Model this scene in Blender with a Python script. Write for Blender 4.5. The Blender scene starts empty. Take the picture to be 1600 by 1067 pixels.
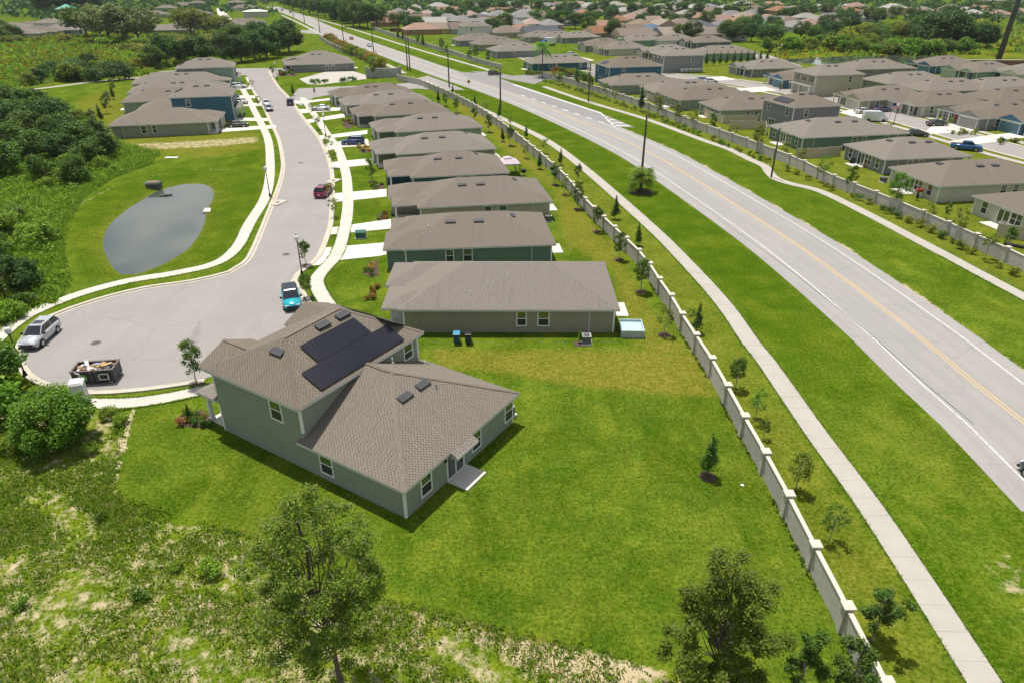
import bpy, math, random
import numpy as np
from mathutils import Vector
from mathutils.geometry import tessellate_polygon
R = math.radians
random.seed(7); RNG = np.random.default_rng(7)
SC = bpy.context.scene
COL = SC.collection
# ------------------------------------------------------------------ camera
cd = bpy.data.cameras.new('camera'); cam = bpy.data.objects.new('camera', cd); COL.objects.link(cam)
cam.location = (0, 0, 30.5); cam.rotation_euler = (R(90 - 28.26), 0, 0)
cd.sensor_width = 36; cd.lens = 24.0; cd.clip_start = .5; cd.clip_end = 20000
SC.camera = cam
# ------------------------------------------------------------------ sky, sun, exposure
SUN_EL, SUN_AZ = 73.0, 29.0            # azimuth: degrees to the left of straight ahead
W = bpy.data.worlds.new('World'); SC.world = W; W.use_nodes = True
wn = W.node_tree.nodes; wl = W.node_tree.links; wn.clear()
sky = wn.new('ShaderNodeTexSky'); sky.sky_type = 'NISHITA'; sky.sun_disc = False
sky.sun_elevation = R(SUN_EL); sky.sun_rotation = R(-SUN_AZ); sky.air_density = 1.0; sky.dust_density = 1.2
# soft summer cumulus all over the sky
tc = wn.new('ShaderNodeTexCoord'); mp = wn.new('ShaderNodeMapping'); mp.inputs['Scale'].default_value = (1, 1, 2.2)
mp.inputs['Location'].default_value = (.35, .1, 0)
nz = wn.new('ShaderNodeTexNoise'); nz.inputs['Scale'].default_value = 3.2; nz.inputs['Detail'].default_value = 7; nz.inputs['Roughness'].default_value = .55
cr = wn.new('ShaderNodeValToRGB'); cr.color_ramp.elements[0].position = .47; cr.color_ramp.elements[1].position = .56
mx = wn.new('ShaderNodeMix'); mx.data_type = 'RGBA'; mx.inputs[7].default_value = (8.5, 8.6, 8.8, 1)
bg = wn.new('ShaderNodeBackground'); bg.inputs['Strength'].default_value = .078
ow = wn.new('ShaderNodeOutputWorld')
wl.new(tc.outputs['Generated'], mp.inputs['Vector']); wl.new(mp.outputs[0], nz.inputs['Vector']); wl.new(nz.outputs['Fac'], cr.inputs['Fac'])
wl.new(cr.outputs['Color'], mx.inputs[0]); wl.new(sky.outputs[0], mx.inputs[6]); wl.new(mx.outputs[2], bg.inputs['Color']); wl.new(bg.outputs[0], ow.inputs['Surface'])
sd = bpy.data.lights.new('sun', 'SUN'); sd.energy = 4.6; sd.angle = R(.53); sd.color = (1, .945, .86)
so = bpy.data.objects.new('sun', sd); COL.objects.link(so)
sv = Vector((-math.sin(R(SUN_AZ)) * math.cos(R(SUN_EL)), math.cos(R(SUN_AZ)) * math.cos(R(SUN_EL)), math.sin(R(SUN_EL))))
so.rotation_euler = sv.to_track_quat('Z', 'Y').to_euler()
SC.render.engine = 'CYCLES'
SC.view_settings.view_transform = 'Standard'; SC.view_settings.look = 'None'; SC.view_settings.gamma = 1; SC.view_settings.exposure = .25
SC.view_settings.use_curve_mapping = False
SC.cycles.max_bounces = 6; SC.cycles.transparent_max_bounces = 6; SC.cycles.diffuse_bounces = 3

# ------------------------------------------------------------------ helpers
def tag(o, label=None, cat=None, group=None, kind=None):
    if label: o['label'] = label
    if cat: o['category'] = cat
    if group: o['group'] = group
    if kind: o['kind'] = kind
    return o
def empty(name, loc=(0, 0, 0), rz=0, label=None, cat=None, group=None):
    o = bpy.data.objects.new(name, None); COL.objects.link(o); o.empty_display_size = .3
    o.location = (loc[0], loc[1], loc[2] if len(loc) > 2 else 0); o.rotation_euler = (0, 0, rz)
    return tag(o, label, cat, group)
def link(name, me, parent=None, loc=(0, 0, 0), rz=0, sc=None, rot=None):
    o = bpy.data.objects.new(name, me); COL.objects.link(o); o.parent = parent
    o.location = (loc[0], loc[1], loc[2] if len(loc) > 2 else 0); o.rotation_euler = rot or (0, 0, rz)
    if sc is not None: o.scale = (sc, sc, sc) if not hasattr(sc, '__len__') else sc
    return o
def auto_uv(me):
    n = len(me.polygons)
    if not n: return
    nl = len(me.loops)
    nor = np.empty(n * 3, np.float32); me.polygons.foreach_get('normal', nor); nor = nor.reshape(n, 3)
    tot = np.empty(n, np.int32); me.polygons.foreach_get('loop_total', tot)
    vi = np.empty(nl, np.int32); me.loops.foreach_get('vertex_index', vi)
    co = np.empty(len(me.vertices) * 3, np.float32); me.vertices.foreach_get('co', co); co = co.reshape(-1, 3)
    z = np.array([0, 0, 1.]); u = np.cross(z, nor); ln = np.linalg.norm(u, axis=1); flat = ln < .02
    u[flat] = (1, 0, 0); ln[flat] = 1; u = u / ln[:, None]; v = np.cross(nor, u)
    fi = np.repeat(np.arange(n), tot); P = co[vi]
    uv = np.stack([(P * u[fi]).sum(1), (P * v[fi]).sum(1)], 1).astype(np.float32)
    me.uv_layers.new(name='UVMap').data.foreach_set('uv', uv.ravel())
class MB:
    def __init__(s): s.v = []; s.f = []; s.m = []
    def add(s, vs, fs, m=0):
        b = len(s.v); s.v += [tuple(q) for q in vs]; s.f += [tuple(b + i for i in f) for f in fs]; s.m += [m] * len(fs); return s
    def face(s, pts, m=0): return s.add(pts, [range(len(pts))], m)
    def box(s, x0, x1, y0, y1, z0, z1, m=0):
        return s.add([(x0,y0,z0),(x1,y0,z0),(x1,y1,z0),(x0,y1,z0),(x0,y0,z1),(x1,y0,z1),(x1,y1,z1),(x0,y1,z1)],
                     [(3,2,1,0),(4,5,6,7),(0,1,5,4),(1,2,6,5),(2,3,7,6),(3,0,4,7)], m)
    def prism(s, poly, z0, z1, m=0):
        n = len(poly); vs = [(q[0], q[1], z0) for q in poly] + [(q[0], q[1], z1) for q in poly]
        return s.add(vs, [tuple(range(n))[::-1], tuple(range(n, 2*n))] + [(i, (i+1) % n, n + (i+1) % n, n + i) for i in range(n)], m)
    def tube(s, p0, p1, r0, r1=None, n=8, m=0, cap=True):
        r1 = r0 if r1 is None else r1; p0 = Vector(p0); p1 = Vector(p1); d = (p1 - p0).normalized()
        a = d.orthogonal().normalized(); b = d.cross(a); vs = []
        for p, r in ((p0, r0), (p1, r1)):
            for i in range(n):
                t = 2 * math.pi * i / n; vs.append(p + (a * math.cos(t) + b * math.sin(t)) * r)
        fs = [(i, (i+1) % n, n + (i+1) % n, n + i) for i in range(n)]
        if cap: fs += [tuple(range(n))[::-1], tuple(range(n, 2*n))]
        return s.add(vs, fs, m)
    def path(s, pts, rs, n=6, m=0):
        for i in range(len(pts) - 1): s.tube(pts[i], pts[i+1], rs[i], rs[i+1], n, m, cap=(i in (0, len(pts) - 2)))
        return s
    def lathe(s, prof, n=12, m=0, c=(0, 0, 0)):
        vs = []; k = len(prof)
        for r, z in prof:
            for i in range(n):
                t = 2 * math.pi * i / n; vs.append((c[0] + r * math.cos(t), c[1] + r * math.sin(t), c[2] + z))
        fs = [(j*n + i, j*n + (i+1) % n, (j+1)*n + (i+1) % n, (j+1)*n + i) for j in range(k-1) for i in range(n)]
        fs += [tuple(range(n))[::-1], tuple((k-1)*n + i for i in range(n))]
        return s.add(vs, fs, m)
    def mesh(s, name, mats, smooth=False, uv=True):
        me = bpy.data.meshes.new(name); me.from_pydata(s.v, [], s.f)
        for mt in (mats if isinstance(mats, (list, tuple)) else [mats]): me.materials.append(mt)
        if any(s.m): me.polygons.foreach_set('material_index', s.m)
        if smooth: me.polygons.foreach_set('use_smooth', [True] * len(me.polygons))
        if uv: auto_uv(me)
        return me
    def build(s, name, mats, parent=None, loc=(0, 0, 0), rz=0, smooth=False, uv=True):
        return link(name, s.mesh(name, mats, smooth, uv), parent, loc, rz)
def catmull(pts, step):
    P = [np.array(q, float) for q in pts]; P = [2*P[0]-P[1]] + P + [2*P[-1]-P[-2]]; out = []
    for i in range(1, len(P) - 2):
        a, b, c, d = P[i-1:i+3]; n = max(1, int(np.linalg.norm(c - b) / step))
        for k in range(n):
            t = k / n
            out.append(.5 * (2*b + (c-a)*t + (2*a-5*b+4*c-d)*t*t + (3*b-a-3*c+d)*t**3))
    out.append(P[-2]); return np.array(out)
def offset(C, d):
    """offset a polyline to its right by d"""
    T = np.gradient(C, axis=0); T /= np.linalg.norm(T, axis=1)[:, None]
    return C + np.stack([T[:, 1], -T[:, 0]], 1) * d
def ribbon(name, A, B, z, mat, parent=None, kind='structure', thick=0):
    """sheet between two polylines of equal length, uv = metres across / along"""
    n = len(A); vs = [(*a, z) for a in A] + [(*b, z) for b in B]; fs = [(i, n+i, n+i+1, i+1) for i in range(n-1)]
    if thick:
        vs += [(*a, z - thick) for a in A] + [(*b, z - thick) for b in B]
        fs += [(i+1, 2*n+i+1, 2*n+i, i) for i in range(n-1)] + [(n+i, 3*n+i, 3*n+i+1, n+i+1) for i in range(n-1)]
        fs += [(0, 2*n, 3*n, n), (n-1, 2*n-1, 4*n-1, 3*n-1)]
    me = bpy.data.meshes.new(name); me.from_pydata(vs, [], fs); me.materials.append(mat)
    L = np.concatenate([[0], np.cumsum(np.linalg.norm(np.diff((A+B)/2, axis=0), axis=1))]); w = np.linalg.norm(A-B, axis=1)
    U = np.array([(0, l) for l in L] + [(x, l) for x, l in zip(w, L)]); U = np.concatenate([U, U])
    uvl = me.uv_layers.new(name='UVMap')
    vi = np.empty(len(me.loops), np.int32); me.loops.foreach_get('vertex_index', vi); uvl.data.foreach_set('uv', U[vi].astype(np.float32).ravel())
    o = link(name, me, parent)
    if kind and parent is None: o['kind'] = kind
    return o
def sheet(name, poly, z, mat, parent=None, kind='structure', thick=0):
    vs = [(q[0], q[1], z) for q in poly]; tri = [list(t) for t in tessellate_polygon([[Vector(v) for v in vs]])]
    fs = []
    for t in tri:
        a, b, c = (Vector(vs[i]) for i in t)
        fs.append(tuple(t) if (b-a).cross(c-a).z > 0 else tuple(t[::-1]))
    n = len(vs)
    if thick:
        vs += [(q[0], q[1], z - thick) for q in poly]
        ar = sum(poly[i][0]*poly[(i+1) % n][1] - poly[(i+1) % n][0]*poly[i][1] for i in range(n))
        for i in range(n):
            j = (i+1) % n; fs.append((i, n+i, n+j, j) if ar > 0 else (j, n+j, n+i, i))
    me = bpy.data.meshes.new(name); me.from_pydata(vs, [], fs); me.materials.append(mat); auto_uv(me)
    o = link(name, me, parent)
    if kind and parent is None: o['kind'] = kind
    return o
# ------------------------------------------------------------------ materials
class NT:
    def __init__(s, name, uv=False):
        s.mat = bpy.data.materials.new(name); s.mat.use_nodes = True; s.t = s.mat.node_tree; s.t.nodes.clear()
        s.out = s.n('ShaderNodeOutputMaterial'); s.b = s.n('ShaderNodeBsdfPrincipled'); s.l(s.b.outputs[0], s.out.inputs[0])
        s.tc = s.n('ShaderNodeTexCoord'); s.co = s.tc.outputs['UV' if uv else 'Object']
    def n(s, t, **k):
        x = s.t.nodes.new(t)
        for a, b in k.items(): setattr(x, a, b)
        return x
    def l(s, a, b): s.t.links.new(a, b)
    def set(s, node, **k):
        for a, b in k.items(): node.inputs[a].default_value = b
        return node
    def noise(s, scale, detail=4, rough=.55, co=None, sc=None, dist=0):
        x = s.n('ShaderNodeTexNoise'); s.set(x, Scale=scale, Detail=detail, Roughness=rough, Distortion=dist)
        co = co or s.co
        if sc: m = s.n('ShaderNodeMapping'); m.inputs['Scale'].default_value = sc; s.l(co, m.inputs[0]); co = m.outputs[0]
        s.l(co, x.inputs['Vector']); return x.outputs['Fac']
    def ramp(s, fac, stops):
        x = s.n('ShaderNodeValToRGB'); e = x.color_ramp.elements
        while len(e) < len(stops): e.new(.5)
        for el, (p, c) in zip(e, stops): el.position = p; el.color = (*c, 1) if hasattr(c, '__len__') else (c, c, c, 1)
        s.l(fac, x.inputs[0]); return x.outputs[0]
    def mix(s, fac, a, b, mode='MIX'):
        x = s.n('ShaderNodeMix', data_type='RGBA', blend_type=mode)
        for i, q in ((0, fac), (6, a), (7, b)):
            if hasattr(q, 'is_linked'): s.l(q, x.inputs[i])
            else: x.inputs[i].default_value = q if i == 0 else (*q, 1)
        return x.outputs[2]
    def math(s, op, a, b=0, c=None):
        x = s.n('ShaderNodeMath', operation=op)
        for i, q in enumerate((a, b) if c is None else (a, b, c)):
            if hasattr(q, 'is_linked'): s.l(q, x.inputs[i])
            else: x.inputs[i].default_value = q
        return x.outputs[0]
    def bump(s, h, strength=.3, dist=.02):
        x = s.n('ShaderNodeBump'); s.set(x, Strength=strength, Distance=dist); s.l(h, x.inputs['Height']); s.l(x.outputs[0], s.b.inputs['Normal'])
    def fin(s, col=None, rough=.7, spec=.3, metal=0):
        if col is not None:
            if hasattr(col, 'is_linked'): s.l(col, s.b.inputs['Base Color'])
            else: s.b.inputs['Base Color'].default_value = (*col, 1)
        s.set(s.b, Roughness=rough, Metallic=metal); s.b.inputs['Specular IOR Level'].default_value = spec
        return s.mat
def mulc(c, k): return tuple(min(1, x * k) for x in c)
_pm = {}
def plain(name, col, rough=.6, var=.15, scale=1.5, spec=.3, metal=0, bump=0, bscale=40):
    if name in _pm: return _pm[name]
    t = NT(name); f = t.noise(scale, 5, .6)
    c = t.ramp(f, [(.3, mulc(col, 1 - var)), (.7, mulc(col, 1 + var))])
    if bump: t.bump(t.noise(bscale, 3), bump, .01)
    _pm[name] = t.fin(c, rough, spec, metal); return _pm[name]
def paint(name, col, rough=.25):
    if name in _pm: return _pm[name]
    t = NT(name); t.set(t.b, **{'Coat Weight': .6, 'Coat Roughness': .06}); _pm[name] = t.fin(col, rough, .5, .15); return _pm[name]
def wall_mat(name, col, siding=True):
    """stucco / lap siding: fine horizontal lines every 0.18 m"""
    key = 'wall_' + name
    if key in _pm: return _pm[key]
    t = NT(key, uv=True); f = t.noise(.6, 5, .6); c = t.ramp(f, [(.3, mulc(col, .93)), (.7, mulc(col, 1.06))])
    g2 = t.noise(2.2, 4, .7, sc=(.3, 2.5, 1)); c = t.mix(t.ramp(g2, [(.55, 0.), (.85, .16)]), c, mulc(col, .8))
    t.bump(t.noise(60, 3), .25, .01); _pm[key] = t.fin(c, .85, .2); return _pm[key]
def shingle(name, c1, c2, hi):
    """laminated shingles: courses 0.15 m, tabs of random dark and light"""
    key = 'shingle_' + name
    if key in _pm: return _pm[key]
    t = NT(key, uv=True); sp = t.n('ShaderNodeSeparateXYZ'); t.l(t.co, sp.inputs[0])
    v = t.math('DIVIDE', sp.outputs[1], .135); row = t.math('FLOOR', v); fr = t.math('FRACT', v)
    wr = t.n('ShaderNodeTexWhiteNoise', noise_dimensions='1D'); t.l(row, wr.inputs['W'])
    u = t.math('ADD', t.math('DIVIDE', sp.outputs[0], .29), t.math('ADD', t.math('MULTIPLY', t.math('MODULO', row, 2), .5), t.math('MULTIPLY', wr.outputs['Value'], .3))); cell = t.math('FLOOR', u); fu = t.math('FRACT', u)
    cx = t.n('ShaderNodeCombineXYZ'); t.l(cell, cx.inputs[0]); t.l(row, cx.inputs[1]); wn_ = t.n('ShaderNodeTexWhiteNoise', noise_dimensions='2D'); t.l(cx.outputs[0], wn_.inputs['Vector'])
    base = t.ramp(wn_.outputs['Value'], [(.0, mulc(c1, .88)), (1., mulc(c1, 1.12))])
    dash = t.math('MULTIPLY', t.ramp(fu, [(.0, 0.), (.05, 1.), (.34, 1.), (.42, 0.)]), t.ramp(wn_.outputs['Value'], [(.05, .25), (.4, 1.)])); dash = t.math('MULTIPLY', dash, t.ramp(fr, [(.08, .35), (.2, 1.), (.75, 1.), (.95, .3)]))
    c = t.mix(dash, base, c2)
    line = t.ramp(fr, [(.0, .5), (.16, 0.), (.9, 0.), (1., .25)]); c = t.mix(line, c, mulc(c2, .6))  # shadow line of each course, painted into the shingle colour
    big = t.noise(.45, 4, .65); c = t.mix(t.ramp(big, [(.3, 0.), (.75, .32)]), c, hi)
    fine = t.noise(24, 3, .7); c = t.mix(t.ramp(fine, [(.35, .22), (.65, 0.)]), c, mulc(c2, .75))
    st = t.noise(1.3, 3, .6, sc=(1.6, .12, 1)); c = t.mix(t.ramp(st, [(.55, 0.), (.8, .3)]), c, mulc(c2, .85))
    oi = t.n('ShaderNodeObjectInfo'); hv = t.n('ShaderNodeHueSaturation'); t.l(c, hv.inputs['Color']); t.l(t.math('MULTIPLY_ADD', oi.outputs['Random'], .26, .88), hv.inputs['Value']); t.l(t.math('MULTIPLY_ADD', oi.outputs['Random'], -.35, 1.12), hv.inputs['Saturation']); c = hv.outputs[0]
    t.bump(t.math('ADD', fr, t.math('MULTIPLY', wn_.outputs['Value'], .5)), -.18, .01); _pm[key] = t.fin(c, .95, .15); return _pm[key]
SH = shingle('driftwood', (.220, .190, .156), (.098, .083, .066), (.187, .162, .132))
SH_NEAR = shingle('driftwood_near', (.230, .200, .163), (.092, .078, .061), (.197, .170, .137))
def glass_mat():
    t = NT('window_glass', True); n = t.noise(1.2, 2); t.bump(n, .03, .02); t.set(t.b, IOR=1.75)
    return t.fin(t.ramp(n, [(.3, (.014, .035, .024)), (.7, (.028, .06, .042))]), .05, 1.0)  # green of the mirrored lawn is tinted into the pane colour
GLASS = glass_mat()
SCREEN = plain('insect_screen_pane', (.035, .04, .038), .35, .1, 2)
TRIM = plain('white_trim', (.76, .77, .74), .55, .06, .8)
FASCIA = plain('pale_fascia', (.55, .56, .53), .55, .06, .8)
DARK = plain('dark_void', (.02, .02, .02), .8)
BLACK = plain('black_rubber', (.018, .018, .019), .75)
CONC = plain('driveway_concrete', (.60, .57, .505), .85, .1, .45, .2, bump=.15, bscale=25)
METAL = plain('grey_metal', (.33, .34, .35), .4, .1, 3, .5, .6)
def walkmat():
    t = NT('sidewalk_concrete'); a = t.noise(.35, 5, .65); b = t.noise(9, 4, .7)
    c = t.ramp(a, [(.3, (.355, .335, .295)), (.7, (.42, .398, .35))]); c = t.mix(t.ramp(b, [(.3, .25), (.65, 0.)]), c, (.34, .315, .27))
    t.bump(b, .15, .01); return t.fin(c, .9, .2)
WALK = walkmat()
WALK2 = plain('pale_street_walk', (.50, .472, .415), .9, .09, .5, .2, bump=.15)
JOINT = plain('joint_dirt', (.31, .285, .24), .95)
def asphalt(name, base, streak=.12, uv=True):
    t = NT(name, uv); a = t.noise(.16, 5, .6); s = t.noise(1.0, 4, .6, sc=(1.2, .025, 1)); f = t.noise(14, 4, .75)
    c = t.ramp(a, [(.28, mulc(base, .9)), (.72, mulc(base, 1.07))])
    c = t.mix(t.ramp(s, [(.45, 0.), (.72, streak * 3.2)]), c, mulc(base, .74)); c = t.mix(t.ramp(f, [(.35, .3), (.65, 0.)]), c, mulc(base, .72))
    v = t.n('ShaderNodeTexVoronoi', feature='DISTANCE_TO_EDGE'); t.set(v, Scale=.11, Randomness=1.0)
    w = t.noise(.5, 5, .7); wv = t.n('ShaderNodeVectorMath', operation='ADD'); wm = t.n('ShaderNodeVectorMath', operation='SCALE'); wm.inputs['Scale'].default_value = 3
    cx = t.n('ShaderNodeCombineXYZ'); t.l(w, cx.inputs[0]); t.l(a, cx.inputs[1]); t.l(cx.outputs[0], wm.inputs[0]); t.l(t.co, wv.inputs[0]); t.l(wm.outputs[0], wv.inputs[1]); t.l(wv.outputs[0], v.inputs['Vector'])
    c = t.mix(t.ramp(v.outputs['Distance'], [(.0, .45), (.006, 0.)]), c, mulc(base, .5))
    blot = t.noise(.32, 6, .72); c = t.mix(t.ramp(blot, [(.56, 0.), (.74, .4)]), c, mulc(base, .68)); oil = t.noise(1.6, 3, .5); c = t.mix(t.ramp(oil, [(.70, 0.), (.78, .45)]), c, mulc(base, .5))
    if streak > .1:
        sx = t.n('ShaderNodeSeparateXYZ'); t.l(t.co, sx.inputs[0]); c = t.mix(t.math('MULTIPLY', t.ramp(t.math('DIVIDE', sx.outputs[0], 12.3), [(.0, 0.), (.21, 0.), (.27, .5), (.33, .1), (.40, .5), (.46, 0.), (.6, .45), (.66, .1), (.73, .45), (.80, 0.)]), t.ramp(a, [(.3, .3), (.7, 1.)])), c, mulc(base, .80))
    t.bump(f, .3, .01); return t.fin(c, .92, .2)
ASPH = asphalt('boulevard_asphalt', (.325, .312, .298), .2); ASPH2 = asphalt('street_asphalt', (.30, .283, .268), .08, False); ASPH3 = asphalt('new_asphalt', (.25, .24, .235), .05, False)
KERB = plain('kerb_concrete', (.47, .43, .355), .9, .1, .7, .2)
def worn(name, col, cut):
    t = NT(name); f = t.noise(3.5, 6, .75); c = t.ramp(f, [(cut - .06, (.352, .338, .322)), (cut + .06, col)]); return t.fin(c, .8, .2)
WLINE = worn('white_road_paint', (.56, .55, .535), .40); YLINE = worn('faded_yellow_paint', (.50, .35, .15), .47); WFADE = worn('faded_white_paint', (.58, .57, .55), .46)

# ------------------------------------------------------------------ layout lines (metres; camera stands over 0,0 and looks along +y)
BLVD = catmull([(39.57,33.54),(39.63,43.61),(39.23,49.15),(38.98,56.81),(37.47,74.4),(35.24,90.34),(29.52,121.13),(25.46,137.82),(15.25,168.39),(0.0,206.7),(-25.1,259.6),(-58.0,334.6),(-108.3,452.3),(-166.5,600.4),(-222.6,732.6),(-254.6,806.1)], 4)
ST_L = catmull([(-92.3,252.5),(-78.8,219.3),(-64.41,185.75),(-56.21,165.19),(-48.58,146.18),(-42.39,128.24),(-40.04,120.24),(-37.77,110.71),(-35.09,96.97),(-32.06,80.7),(-31.72,76.2),(-32.48,73.42),(-35.92,70.63),(-40.39,68.69),(-43.96,65.53),(-46.3,61.72),(-46.25,58.51),(-45.14,55.19),(-43.71,53.05),(-41.78,51.04),(-40.3,49.98),(-37.58,48.64),(-34.79,48.14),(-30.87,48.64),(-26.32,50.03)], 1.5)
ST_R = catmull([(-89.8,267.0),(-73.4,224.7),(-64.0,203.2),(-55.9,183.35),(-49.29,166.77),(-41.72,148.74),(-36.62,134.49),(-32.58,121.58),(-29.8,110.71),(-27.64,101.1),(-25.56,91.3),(-24.64,84.8),(-24.09,78.51),(-24.62,75.39),(-25.08,73.23),(-24.96,70.99),(-24.1,69.21),(-22.51,66.5),(-21.31,64.12),(-20.33,61.28)], 1.5)
SWK_L = catmull([(-47.27,50.19),(-48.3,54.1),(-49.07,58.38),(-49.05,62.82),(-46.79,67.58),(-43.33,71.08),(-38.93,73.42),(-35.47,76.41),(-34.87,81.84),(-36.45,91.3),(-38.42,104.49),(-42.63,120.24),(-49.65,141.89),(-55.52,156.93),(-66.3,182.4),(-78.2,210.3),(-86.3,228.9)], 1.0)
SWK_R = catmull([(-17.31,61.28),(-19.83,65.85),(-21.98,70.63),(-22.12,73.81),(-21.64,78.94),(-22.49,87.17),(-24.05,96.97),(-26.17,106.97),(-29.04,118.91),(-34.5,137.25),(-39.28,149.4),(-44.58,163.63),(-52.1,183.35),(-58.8,200.9)], 1.0)
SWK_A = catmull([(-35.14,46.21),(-33.54,46.12),(-31.01,46.21),(-28.25,46.97),(-25.38,48.34),(-23.37,49.45)], 1.0)
SWK_B = catmull([(22.9,17.43),(23.09,21.57),(23.29,33.54),(22.94,42.11),(22.74,52.48),(22.44,56.68),(22.18,65.53),(20.64,79.04),(18.61,91.99),(13.2,120.24),(7.53,143.7),(0.0,163.63),(-18.6,209.1),(-28.2,236.3)], 1.0)
SWK_B2 = catmull([(-37.5,254.2),(-51.8,289.8),(-90.7,383.1),(-116.1,444.5),(-146.5,521.4),(-194.8,639.0)], 4)
SWK_C = catmull([(56.01,60.71),(54.96,66.83),(53.02,82.42),(51.2,96.36),(49.16,107.16),(46.13,111.49),(44.69,114.69),(44.9,118.91),(45.48,123.42),(44.48,128.24),(42.97,136.69),(39.95,144.93),(31.72,169.2),(20.78,193.33),(9.8,221.9)], 1.0)
SWK_C2 = catmull([(-5.6,256.0),(-14.5,276.9),(-44.4,342.1),(-88.7,444.5),(-125.9,528.3),(-167.9,619.1)], 4)
TRAIL = catmull([(-158.4,206.7),(-149.4,214.1),(-142.8,217.9),(-134.0,233.3),(-123.7,244.1),(-113.9,259.6),(-107.2,268.9)], 3)
POND = catmull([(-54.28,86.34),(-56.31,91.56),(-57.43,97.34),(-57.69,103.76),(-57.45,109.82),(-55.27,113.28),(-52.21,113.68),(-49.28,110.58),(-47.21,105.48),(-45.61,98.88),(-43.64,92.95),(-42.11,86.34),(-41.8,81.61),(-42.68,77.28),(-44.13,74.67),(-45.92,74.48),(-49.27,78.33),(-52.3,82.75),(-54.28,86.34)], 1.5)[:-1]
POND2 = [(110.6,299.0),(134.2,308.8),(164.9,316.5),(181.1,306.3),(175.6,287.6),(144.3,274.9),(117.0,279.0),(109.1,287.6)]
def sdist(P, poly):
    """signed distance to a polygon, negative inside"""
    poly = np.array(poly, float); Q = np.roll(poly, -1, 0); d = np.full(len(P), 1e18); ins = np.zeros(len(P), bool)
    for a, b in zip(poly, Q):
        e = b - a; w = P - a; t = np.clip((w @ e) / (e @ e + 1e-12), 0, 1); r = w - t[:, None] * e; d = np.minimum(d, (r * r).sum(1))
        c = ((a[1] > P[:, 1]) != (b[1] > P[:, 1])) & (P[:, 0] < (b[0]-a[0]) * (P[:, 1]-a[1]) / (b[1]-a[1] + 1e-12) + a[0]); ins ^= c
    return np.sqrt(d) * np.where(ins, -1, 1)
def smooth(x, a, b): t = np.clip((x - a) / (b - a), 0, 1); return t * t * (3 - 2 * t)
def inside(P, poly, soft): return 1 - smooth(sdist(P, poly), -soft, soft)
def pdist(P, C):
    d = np.full(len(P), 1e18)
    for a, b in zip(C[:-1], C[1:]):
        e = b - a; w = P - a; t = np.clip((w @ e) / (e @ e + 1e-12), 0, 1); r = w - t[:, None] * e; d = np.minimum(d, (r * r).sum(1))
    return np.sqrt(d)
# polygons of different ground cover
ROUGH = [(-36.79,49.15),(-30.3,45.29),(-28.45,40.29),(-26.59,35.39),(-23.15,33.25),(-19.44,32.67),(-14.87,31.0),(-10.99,27.99),(-8.25,27.07),(-5.65,26.41),(-2.77,25.55),(0.0,24.53),(4.28,23.48),(8.22,21.91),(10.63,20.4),(7.87,10.84),(-74.2,10.84),(-61.11,45.29)]
THICK = [(-68.02,58.51),(-49.47,58.51),(-49.65,62.75),(-48.07,65.05),(-50.14,70.99),(-55.72,78.94),(-62.15,91.16),(-66.78,103.45),(-68.17,114.69),(-66.32,125.79),(-68.02,133.41),(-78.81,140.12),(-91.62,158.38),(-111.07,181.46),(-132.1,204.4),(-145.2,209.1),(-168.91,188.22)]
MARSH = [(-282.1,294.3),(-380.9,403.1),(-288.6,420.5),(-236.7,411.6),(-211.6,449.7),(-177.0,449.7),(-143.6,495.1),(-107.8,379.3),(-103.9,306.3),(-119.7,292.0),(-128.7,267.0),(-124.9,249.1),(-139.4,239.4),(-151.7,219.3),(-181.79,193.33)]
MARSH2 = [(119.6,364.9),(223.1,449.7),(346.3,600.4),(502.6,660.1),(380.9,403.1),(297.6,311.3),(189.4,311.3),(110.2,301.4)]
FIELD2 = [(274.5,495.1),(346.3,582.8),(472.2,619.1),(346.3,403.1),(243.5,311.3),(205.6,311.3),(220.4,364.9)]
DRYB = [(-7.58,55.31),(-2.36,54.94),(11.78,54.94),(16.67,54.46),(16.94,47.35),(13.18,47.45),(9.07,48.24),(4.33,49.15),(-0.56,50.93),(-6.22,52.14)]
DRYS = [(-19.2,216.6),(-4.48,164.4),(0.0,148.1),(4.62,123.42),(8.15,106.97),(11.24,92.55),(12.98,78.94),(13.85,67.5),(14.84,58.51),(16.37,54.94),(12.12,53.52),(11.22,61.28),(12.04,74.79),(6.6,83.48),(7.13,106.97),(0.0,130.78),(-5.65,154.81),(-12.88,178.7)]
STRIP_B = list(map(tuple, offset(SWK_B, -1.2)[::4])) + [(-33.0,233.3),(-13.85,193.33),(-2.91,159.85),(7.55,118.05),(10.85,97.9),(13.54,83.0),(15.28,71.73),(16.35,61.28),(16.83,52.94),(17.36,44.22),(17.46,35.58),(17.46,27.67),(18.07,20.08)]
STRIP_C = list(map(tuple, offset(SWK_C, 1.2)[::6])) + [(11.1,242.5),(33.62,187.22),(42.4,154.81),(48.94,131.82),(53.6,113.47),(57.23,99.16),(59.12,85.91),(59.96,74.4),(60.11,62.75)]
DRYL = [(-91.08,165.98),(-98.11,183.35),(-120.2,216.6),(-118.8,227.5),(-120.3,204.4),(-116.55,188.22),(-101.57,170.03),(-85.55,148.1),(-56.53,154.81),(-49.65,137.82),(-57.1,130.78),(-69.25,133.41),(-78.4,141.89)]
SANDL = [(-79.35,142.49),(-66.85,145.56),(-53.59,150.06),(-50.89,142.49),(-59.83,137.82),(-69.0,135.58),(-75.11,137.82)]
PATHS = [(-30.15,45.29),(-29.81,45.02),(-28.26,40.29),(-26.67,35.71),(-27.01,35.71),(-28.82,40.29)]
CLEAR = [(-7.0,25.98),(-0.68,24.53),(3.3,23.55),(7.66,22.27),(8.13,21.5),(3.11,21.23),(-0.66,23.55),(-5.54,25.55)]
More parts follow.
